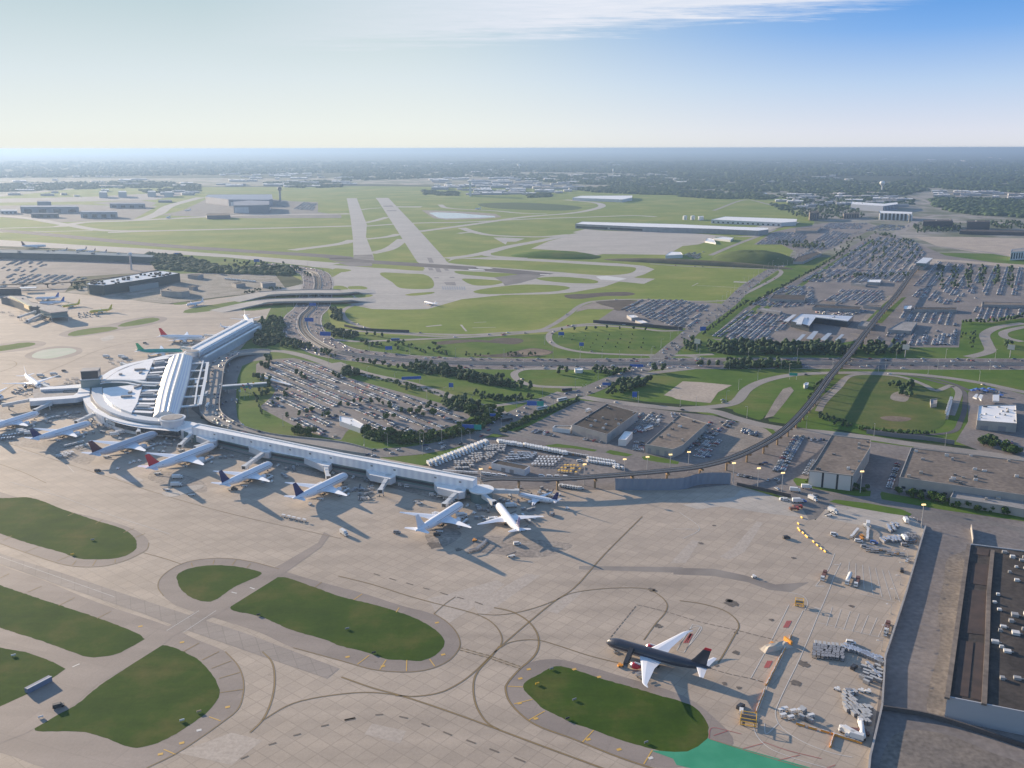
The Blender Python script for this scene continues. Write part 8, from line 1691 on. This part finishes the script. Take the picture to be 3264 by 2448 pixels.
# boarding stairs of the charcoal airliner
pa, pb = G('U', 500, 545, 5.5), G('U', 412, 785, .3)
bs = thing('boarding_stairs', 'dark covered boarding stairs at the door of the charcoal airliner', 'boarding stairs', (pb.x, pb.y, 0), hd(pb, pa)); L_ = (Vector((pa.x, pa.y, 0)) - Vector((pb.x, pb.y, 0))).length
MB().ring([[(x, -1.1, z), (x, 1.1, z), (x, 1.1, z + .3), (x, -1.1, z + .3)] for x, z in ((0, .4), (L_, 4.9))], V_GREY).build('steps', None, bs)
MB().ring([[(x, -1.15, z), (x, 1.15, z), (x, 1.15, z + .15), (x, -1.15, z + .15)] for x, z in ((0, 2.8), (L_, 7.2))], V_DK).build('canopy', None, bs)
for s in (1, -1): MB().ring([[(x, s * 1.1 - .05, z), (x, s * 1.1 + .05, z), (x, s * 1.1 + .05, z + 2.3), (x, s * 1.1 - .05, z + 2.3)] for x, z in ((0, .6), (L_, 5.0))], V_DK).build('side_panel', None, bs)
MB().cyl((L_ * .7, 0, 0), (L_ * .7, 0, 3.6), .3, m=V_DK).build('support_leg', None, bs)
one('orange', 'U', 345, 775, .2, 'red orange tug at the foot of the dark boarding stairs')
for o in bpy.data.objects: pass
place('darkcart', [(*at('U', x, y)[:2], .4) for x, y in ((285, 575), (600, 910), (650, 940))], 'dark trolley beside the charcoal airliner', 'trolleys by the charcoal airliner')
one('darkvan', 'A0', 380, 1265, .5, 'dark truck on the tunnel road at the lower left')
# sunken lane parapet and cube at the lower left
q0, q1 = at('A0', 172, 1175), at('A0', 330, 1092); pw = thing('parapet', 'blue grey parapet block along the lane at the lower left', 'barrier', (0, 0, 0))
MB().strip([q0, q1], 2.6, 0, 2.6, mat('blue_grey_block', (.16, .19, .27), .6)).build('block', None, pw); MB().strip(offset([q0, q1], -1.1), .5, 2.6, 2.9, V_WHITE).build('white_rail', None, pw)
def sign_small(t_, x, y, lb, m_=None, w_=3, h_=1.2):
    p = at(t_, x, y); o = thing('taxiway_sign', lb, 'sign', (p.x, p.y, .1), .5); MB().box((0, 0, .35 + h_ / 2), (w_, .3, h_), m_ or V_YEL).build('panel', None, o)
    for s in (-1, 1): MB().cyl((s * w_ * .35, 0, 0), (s * w_ * .35, 0, .4), .08, m=M['steel'], n=6).build('post', None, o)
for t_, x, y, lb, m_ in (('A0', 88, 935, 'pale sign board in the leftmost grass patch', V_WHITE), ('A0', 1180, 1357, 'small white drain cover in the big lower left island', V_WHITE), ('A0', 1290, 1300, 'tan marker box at the edge of the big lower left island', paint('tan', (.42, .32, .22), .8)), ('A0', 265, 1335, 'small sign at the lower left tip of the big island', V_WHITE),
                      ('A0', 1675, 672, 'dark marker at the left edge of the middle island', V_DK), ('A0', 470, 280, 'tan marker at the bottom edge of the upper left island', V_YEL), ('A0', 600, 185, 'small marker in the middle of the upper left island', V_GREY), ('A1', 210, 918, 'black marker at the bottom edge of the middle island', V_DK), ('A1', 38, 762, 'grey drain in the middle island', V_GREY),
                      ('A1', 1362, 1022, 'small white ring near the top of the right island', V_GREY), ('A1', 1510, 1222, 'small white bracket inside the right island', V_GREY), ('A1', 1465, 1345, 'dark marker at the lower edge of the right island', V_DK), ('A1', 1975, 1500, 'grey marker near the green pavement', V_GREY), ('A1', 1270, 1120, 'yellow sign near the left end of the right island', V_YEL)):
    sign_small(t_, x, y, lb, m_, 2.2, .8)
# --- lamp posts
lp = lamp_post(12, 1); lps = []
def lrow(pts, off, step, lb, gr, face=0):
    for p in resample(offset(pts, off), step):
        i = min(range(len(pts)), key=lambda j: (pts[j] - p).length); a_ = pts[max(i - 1, 0)]; c_ = pts[min(i + 1, len(pts) - 1)]
        if p.length < 2600: lps.append((p.x, p.y, hd(a_, c_) + (H / 2 if off < 0 else -H / 2), lb, gr))
lrow(hwy_pts, -31, 62, 'lamp post on the near shoulder of the highway', 'near shoulder lamps'); lrow(hwy_pts, 31, 62, 'lamp post on the far shoulder of the highway', 'far shoulder lamps')
lrow(bv, -14, 50, 'lamp post on the right side of the boulevard', 'right side boulevard lamps'); lrow(bv, 14, 50, 'lamp post on the left side of the boulevard', 'left side boulevard lamps')
lrow(smooth(P('B2 0,715 200,705 330,680 420,590 520,540 700,500 1000,485 1500,495 1900,545 2212,610')), 8, 55, 'lamp post along the looping pale road', 'looping road lamps'); lrow(smooth(P('B1 1560,640 1640,655 1900,690 2212,722 B2 200,735 330,775 500,820 640,845 900,870 1200,905 1500,950 1900,1000')), 9, 60, 'lamp post along the road above the warehouses', 'warehouse road lamps')
lrow(smooth(P('B1 1400,1350 1345,1300 1370,255 1480,225')) if False else smooth(P('B1 1345,300 1400,350 1550,385 1800,400 2212,405')), -6, 50, 'lamp post around the round green', 'round green lamps'); lrow(smooth(P('B1 -40,420 150,490 400,545 620,610 760,660 900,700')), -9, 45, 'lamp post along the car park access road', 'access road lamps')
for t_, x, y in (('B0', 1950, 860), ('B0', 1835, 830), ('B1', 800, 700), ('B1', 555, 660), ('B1', 725, 790), ('B1', 300, 960), ('B1', 535, 955), ('B1', 780, 930), ('B1', 650, 930), ('B1', 300, 700), ('B1', 100, 600), ('B0', 2000, 640), ('B0', 2100, 820)):
    p = at(t_, x, y); lps.append((p.x, p.y, rnd.uniform(0, 6), 'lamp post standing among the cars of the loop car park', 'car park lamps'))
for i, s in enumerate(lps):
    if i == 0: copies(lp, [(s[0], s[1], s[2])], s[3], s[4])
    else: copies(lp, [(s[0], s[1], s[2])], s[3], s[4], first=False)
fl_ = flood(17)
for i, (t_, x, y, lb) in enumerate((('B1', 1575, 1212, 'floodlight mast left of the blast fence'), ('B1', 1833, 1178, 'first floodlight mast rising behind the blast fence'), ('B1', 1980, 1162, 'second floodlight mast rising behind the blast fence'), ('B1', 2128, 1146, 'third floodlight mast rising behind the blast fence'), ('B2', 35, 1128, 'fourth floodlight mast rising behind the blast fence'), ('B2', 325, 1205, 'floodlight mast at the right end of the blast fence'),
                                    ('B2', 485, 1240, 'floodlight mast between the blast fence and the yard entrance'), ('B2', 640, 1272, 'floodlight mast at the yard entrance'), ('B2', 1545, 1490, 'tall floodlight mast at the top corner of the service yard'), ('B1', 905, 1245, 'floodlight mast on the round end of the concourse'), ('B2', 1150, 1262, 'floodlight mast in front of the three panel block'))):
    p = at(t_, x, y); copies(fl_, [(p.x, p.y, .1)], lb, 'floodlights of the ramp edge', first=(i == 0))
wlp = lamp_post(6, 1, 'wall_lamp', 'wall lamp', V_WHITE)
for i, (x, y) in enumerate(((1475, 300), (1450, 385), (1428, 470), (1398, 560), (1370, 660), (1345, 800), (1312, 900), (1300, 1010), (1500, 190), (1535, 90))):
    p = at('A2', x, y); copies(wlp, [(p.x - 2, p.y, H)], 'short lamp on the inner side of the right boundary wall', 'lamps of the right boundary wall', first=(i == 0))
# --- road signs
SGB = paint('sign_blue', (.01, .10, .42), .5); SGG = paint('sign_green', (.0, .30, .24), .5)
def road_sign(t_, x, y, w_, h_, lb, m_=None, rz=0, z=6, gantry=False, two=None):
    p = at(t_, x, y); o = thing('road_sign', lb, 'road sign', (p.x, p.y, 0), rz)
    for s in (-1, 1): MB().cyl((s * w_ * .42, 0, 0), (s * w_ * .42, 0, z + h_), .2, m=M['steel'], n=6).build('post', None, o)
    MB().box((0, -.25, z + h_ / 2), (w_, .15, h_), m_ or SGB).build('panel', None, o)
    if two: MB().box((w_ * .5 + two / 2 + .2, -.25, z + h_ / 2), (two, .15, h_), SGG).build('green_panel', None, o)
    b_ = MB(); b_.box((0, -.35, z + h_ - .12), (w_, .06, .14), V_WHITE); b_.box((0, -.35, z + .12), (w_, .06, .14), V_WHITE); b_.build('panel_border', None, o)
for a_ in (('B1', 308, 350, 9, 5, 'blue road sign on the green above the highway curve'), ('B1', 455, 552, 22, 3.6, 'long blue sign over the car park access road'), ('B1', 712, 595, 5, 5, 'small blue sign above the access road'), ('B1', 1235, 715, 10, 5, 'blue and green sign pair at the boulevard merge'), ('B1', 982, 795, 6, 3, 'low blue sign at the tip of the car park'), ('B1', 822, 870, 11, 5, 'blue and green sign pair beside the lower boulevard'), ('B1', 1425, 255, 8, 5, 'blue sign at the left of the round green'), ('B1', 1556, 325, 6, 5, 'blue sign inside the round green'),
           ('B1', 1912, 470, 16, 3.5, 'long blue sign at the highway underpass'), ('B1', 1720, 592, 10, 3.5, 'blue sign at the boulevard crossing'), ('B1', 1900, 660, 5, 6, 'tilted blue sign beside the dark wood'), ('B0', 2005, 165, 14, 6, 'blue gantry sign over the highway below the bridges'), ('B0', 2110, 258, 16, 6, 'blue gantry sign beside the sun glint on the highway'), ('B0', 2028, 62, 12, 5, 'blue sign under the edge of the nearer taxiway bridge'), ('B2', 130, 225, 9, 6, 'blue sign beside the upper boulevard'), ('B2', 715, 528, 9, 3.5, 'green sign over the looping pale road'), ('C0', 1665, 812, 14, 7, 'distant blue sign behind the bridges'), ('C0', 1150, 770, 14, 7, 'distant blue sign behind the park trees')):
    road_sign(*a_, m_=SGG if 'green sign over' in a_[5] else None, rz=-.15 if a_[1] > 700 else .2, z=4.5 if a_[4] < 4 else 3, two=7 if 'pair' in a_[5] else None)
bb = [('B2', 1440, 385, 'white billboard right of the viaduct above the highway'), ('B2', 2120, 385, 'white billboard at the right above the highway'), ('B2', 92, 345, 'pale billboard by the wood above the highway')]
for t_, x, y, lb in bb:
    p = at(t_, x, y); o = thing('billboard', lb, 'billboard', (p.x, p.y, 0), -.6); MB().cyl((0, 0, 0), (0, 0, 11), .5, m=M['steel']).build('mast', None, o); MB().box((0, 0, 13.5), (8, .6, 6), paint('billboard_cream', (.65, .60, .50), .5)).build('panel', None, o); MB().box((0, 0, 10.3), (8.4, 1.4, .3), M['steel']).build('catwalk', None, o)
# flags before the terminal
FC = [V_WHITE, V_RED, V_BLUE, V_YEL, SGG]
for i in range(9):
    t3 = i % 3; p = at('R', 1945 + t3 * 45 + (i // 3) * 14, 765 - t3 * 12 - (i // 3) * 26); o = thing('flagpole', ('white', 'red', 'blue', 'yellow', 'green')[i % 5] + ' flag ' + ('in the near', 'in the middle', 'in the far')[i // 3] + ' row of flagpoles beside the lower roadway', 'flagpole', (p.x, p.y, 0), .3)
    MB().cyl((0, 0, 0), (0, 0, 12), .15, .08, m=M['steel'], n=6).build('pole', None, o); b_ = MB(); b_.v = [(.1 + .3 * k_, .2 * math.sin(k_ * 1.2), z - .12 * k_) for z in (10.1, 11.7) for k_ in range(8)]; b_.f = [(k_, k_ + 1, k_ + 9, k_ + 8) for k_ in range(7)]; b_.build('flag', FC[i % 5], o)
# blue tents and clutter in the yard at right
for i, (x, y) in enumerate(((1880, 610), (1905, 602), (1945, 600), (1965, 612), (2060, 640), (2010, 605), (1990, 600))):
    p = at('B2', x, y); o = thing('tent', ('first', 'second', 'third', 'fourth', 'fifth', 'sixth', 'seventh')[i] + ' small blue tent counted from the left in the right hand yard', 'tent', (p.x, p.y, .1), .2 * i)
    b_ = MB(); b_.add([(-3, -2.5, 2), (3, -2.5, 2), (3, 2.5, 2), (-3, 2.5, 2), (0, 0, 3.6)], [(0, 1, 4), (1, 2, 4), (2, 3, 4), (3, 0, 4)], V_BLUE); b_.build('roof', None, o)
    for sx in (-2.9, 2.9):
        for sy in (-2.4, 2.4): MB().cyl((sx, sy, 0), (sx, sy, 2), .08, m=M['steel'], n=5).build('leg', None, o)
# lit boundary wall/hoarding of the lot left of the boulevard
MB().strip(smooth(P('B1 1632,160 1800,172 2000,190 2212,208')), .5, 0, 4.5, M['asphalt_d']).build('hoarding', None, label='long black hoarding along the lot left of the boulevard', category='fence')
MB().strip(smooth(P('B1 20,185 120,205 250,215 440,222')), .4, 0, 3.5, M['asphalt_d']).build('noise_barrier', None, label='dark noise barrier below the regional jet lawn', category='fence')
MB().strip(smooth(P('B2 350,1215 480,1242 700,1292')), .3, 0, 2.6, M['asphalt_d']).build('security_fence', None, label='thin dark security fence behind the floodlight masts', category='fence')
MB().strip(smooth(P('A2 1880,205 1868,110')), .5, 0, 3.5, M['concw']).build('gate_wall', None, label='short pale gate wall at the corner of the cargo building', category='wall')
MB().strip(smooth(P('A2 1285,1282 1600,1335 2212,1530 2400,1590')), .8, 0, 2.5, M['asphalt_d']).build('retaining_wall', None, label='dark retaining wall crossing below the cargo building front', category='wall')
MB().strip(smooth(P('B2 1190,878 1400,905 1600,925 1760,950')), .5, 0, 4, mat('grey_mesh', (.2, .2, .21), .7)).build('mesh_fence', None, label='grey mesh fence below the grass bowl', category='fence')
for i in range(9):
    p = P('B2 %d,%d' % (1738 - i * 3.4, 665 + i * 11))[0]; o = thing('rail_car', 'white roofed rail car in the short train by the grass bowl', 'rail car', (p.x, p.y, .1), hd(at('B2', 1705, 760), at('B2', 1740, 660)), 'short train by the grass bowl')
    MB().box((0, 0, 2.2), (5.2, 2.8, 2.8), V_WHITE).build('body', None, o); MB().box((0, 0, 3.7), (4.8, 2.4, .2), M['steel']).build('roof', None, o)
# --- service vehicles gathered round each aircraft at the near gates
for ky, who in (('red tail nosed', 'red tailed airliner at the concourse'), ('maroon tail', 'maroon tailed airliner'), ('just right of the red', 'navy tailed airliner beside the red tailed one'), ('third along', 'third airliner from the concourse end'), ('all white airliner', 'all white airliner'), ('glowing in', 'sunlit airliner'), ('beside the row of baggage', 'navy tailed airliner on the far left'), ('left edge of the photo', 'leftmost airliner'), ('smaller airliner with navy', 'small navy tailed airliner'), ('left pier', 'airliner at the left pier'), ('green airliner with', 'green airliner'), ('far side of the terminal', 'far red tailed airliner')):
    ac = next(o for o in bpy.data.objects if o.type == 'EMPTY' and ky in o.get('label', '') and o.get('category') == 'airplane')
    hdg = ac.rotation_euler.z
    def loc(x, y, r_=0, ac=ac, hdg=hdg): c_, s_ = math.cos(hdg), math.sin(hdg); return (ac.location.x + x * c_ - y * s_, ac.location.y + x * s_ + y * c_, hdg + r_)
    big = 'small' not in who
    ds = 1 if big else .6
    place('loader', [loc(-14 * ds, -7 * ds, -1.4), loc(-42 * ds, -6.5 * ds, -1.4)], 'belt loader at the hold doors of the ' + who, 'loaders at the ' + who)
    place('cart', [loc(-18 * ds - i * 3.9, -14 - i * .4, 0) for i in range(4)], 'white baggage cart in the train beside the ' + who, 'cart train at the ' + who)
    place('container', [loc(-10 + rnd.uniform(-4, 4), -18 - i * 3.6, rnd.uniform(-.3, .3)) for i in range(3)] + [loc(2 + i * 3.4, 12 + rnd.uniform(-1, 1), 0) for i in range(3)], 'white cargo container on its dolly near the ' + who, 'containers near the ' + who)
    place('darkcart', [loc(6 + rnd.uniform(-3, 3), -12 - i * 3.5, rnd.uniform(-1, 1)) for i in range(3)], 'dark trolley left standing near the ' + who, 'trolleys near the ' + who)
    place('tug', [loc(7, 0, H), loc(-25, -20, .5)], 'tug at the nose gear of the ' + who, 'tugs at the ' + who)
    if big: place('catering', [loc(-20, 10, 1.5)], 'catering truck backed up to the ' + who, 'catering at the ' + who)
# aircraft stands: terminal shade painted into the colour, with stained and worn pavement
areas('stand_shade_stain', ['B0 620,790 900,850 1240,905 1600,1000 2212,1125 B1 300,1180 800,1300 780,1340 300,1225 0,1175 B0 2180,1180 1600,1060 1240,985 900,930 640,860', 'B1 860,1560 1000,1540 1200,1560 1500,1600 1300,1680 1000,1660 880,1640', 'B1 560,1500 700,1490 780,1530 640,1620 560,1580', 'B0 0,700 560,690 620,760 600,800 300,760 0,800', 'B0 0,880 300,905 620,1000 560,1080 300,990 0,935', 'B0 1000,1120 1300,1180 1330,1260 1100,1220 960,1170', 'B0 400,560 620,500 760,440 780,470 640,540 480,590'], 2.4, mat('shaded_stained_concrete', (.215, .185, .16), .75, var=(.31, .265, .22), scale=.05, fine=(.4, .3)), True)
areas('pale_spill', ['B0 1050,1262 1120,1240 1300,1210 1320,1222 1160,1280 1090,1290', 'B0 750,1155 840,1150 930,1185 850,1195', 'B0 650,265 720,240 740,260 680,280'], 6.3, M['apron2'], True)
areas('slab_replacement', ['A1 560,560 700,530 1010,440 1060,470 700,720 640,700', 'A1 860,600 1200,400 1290,410 900,690', 'A1 1330,640 1500,500 1560,520 1400,660', 'A2 240,290 330,230 480,60 520,70 400,260 300,310', 'A0 1150,1560 1500,1430 1700,1480 1500,1640', 'A1 200,1370 420,1420 380,1500 150,1440', 'A2 -80,330 60,180 110,190 20,330', 'A0 1700,600 2100,720 2060,770 1660,650'], 2.6, mat('newer_slab', (.435, .375, .315), .75, var=(.39, .335, .28), scale=.2, fine=(.6, .12)))
M['alley'] = mat('worn_alley', (.21, .18, .152), .95, var=(.15, .132, .118), scale=.05, fine=(.4, .3))
areas('dirt_strip', ['A2 1720,300 1780,270 1870,240 1835,420 1800,700 1765,900 1705,1195 1690,1320 1600,1310 1595,1150 1670,850 1655,650 1690,450'], 5, M['alley'], True)
areas('tan_ground', ['A2 1420,1420 1700,1440 2000,1560 2212,1640 2400,1800 1300,1800 1300,1560'], 5, M['alley'], True)
areas('hangar_ramp', ['C0 1040,500 1180,470 1330,400 1760,395 1900,410 2060,415 2060,480 2212,500 2212,518 1600,520', 'C0 -100,440 500,430 760,440 1020,440 860,530 400,545 0,512 -100,512', 'C0 600,420 900,400 1020,420 980,440 760,440'], 3.5, M['asphalt'])
areas('hangar_ramp', ['C0 -100,395 600,380 1240,345 1300,352 1000,400 600,410 -100,420'], 2.8, M['road'])
bands('grass_verge', [('C2 1240,660 1060,760 900,860 700,1000 480,1140', 10)], 4, M['grass_l'])
# ------------------------------------------------------------------ the air over the whole scene
hz = bpy.data.materials.new('haze'); hz.use_nodes = True
nt = hz.node_tree; nt.nodes.remove(nt.nodes['Principled BSDF'])
pv = nt.nodes.new('ShaderNodeVolumePrincipled')
pv.inputs['Color'].default_value = (.30, .43, .63, 1)
pv.inputs['Density'].default_value = 0.000066
pv.inputs['Anisotropy'].default_value = 0.36
nt.links.new(pv.outputs[0], nt.nodes['Material Output'].inputs['Volume'])
b = MB(); b.box((0, 0, (262 - 1) / 2), (280000, 280000, 263))
b.build('haze', hz, kind='stuff')
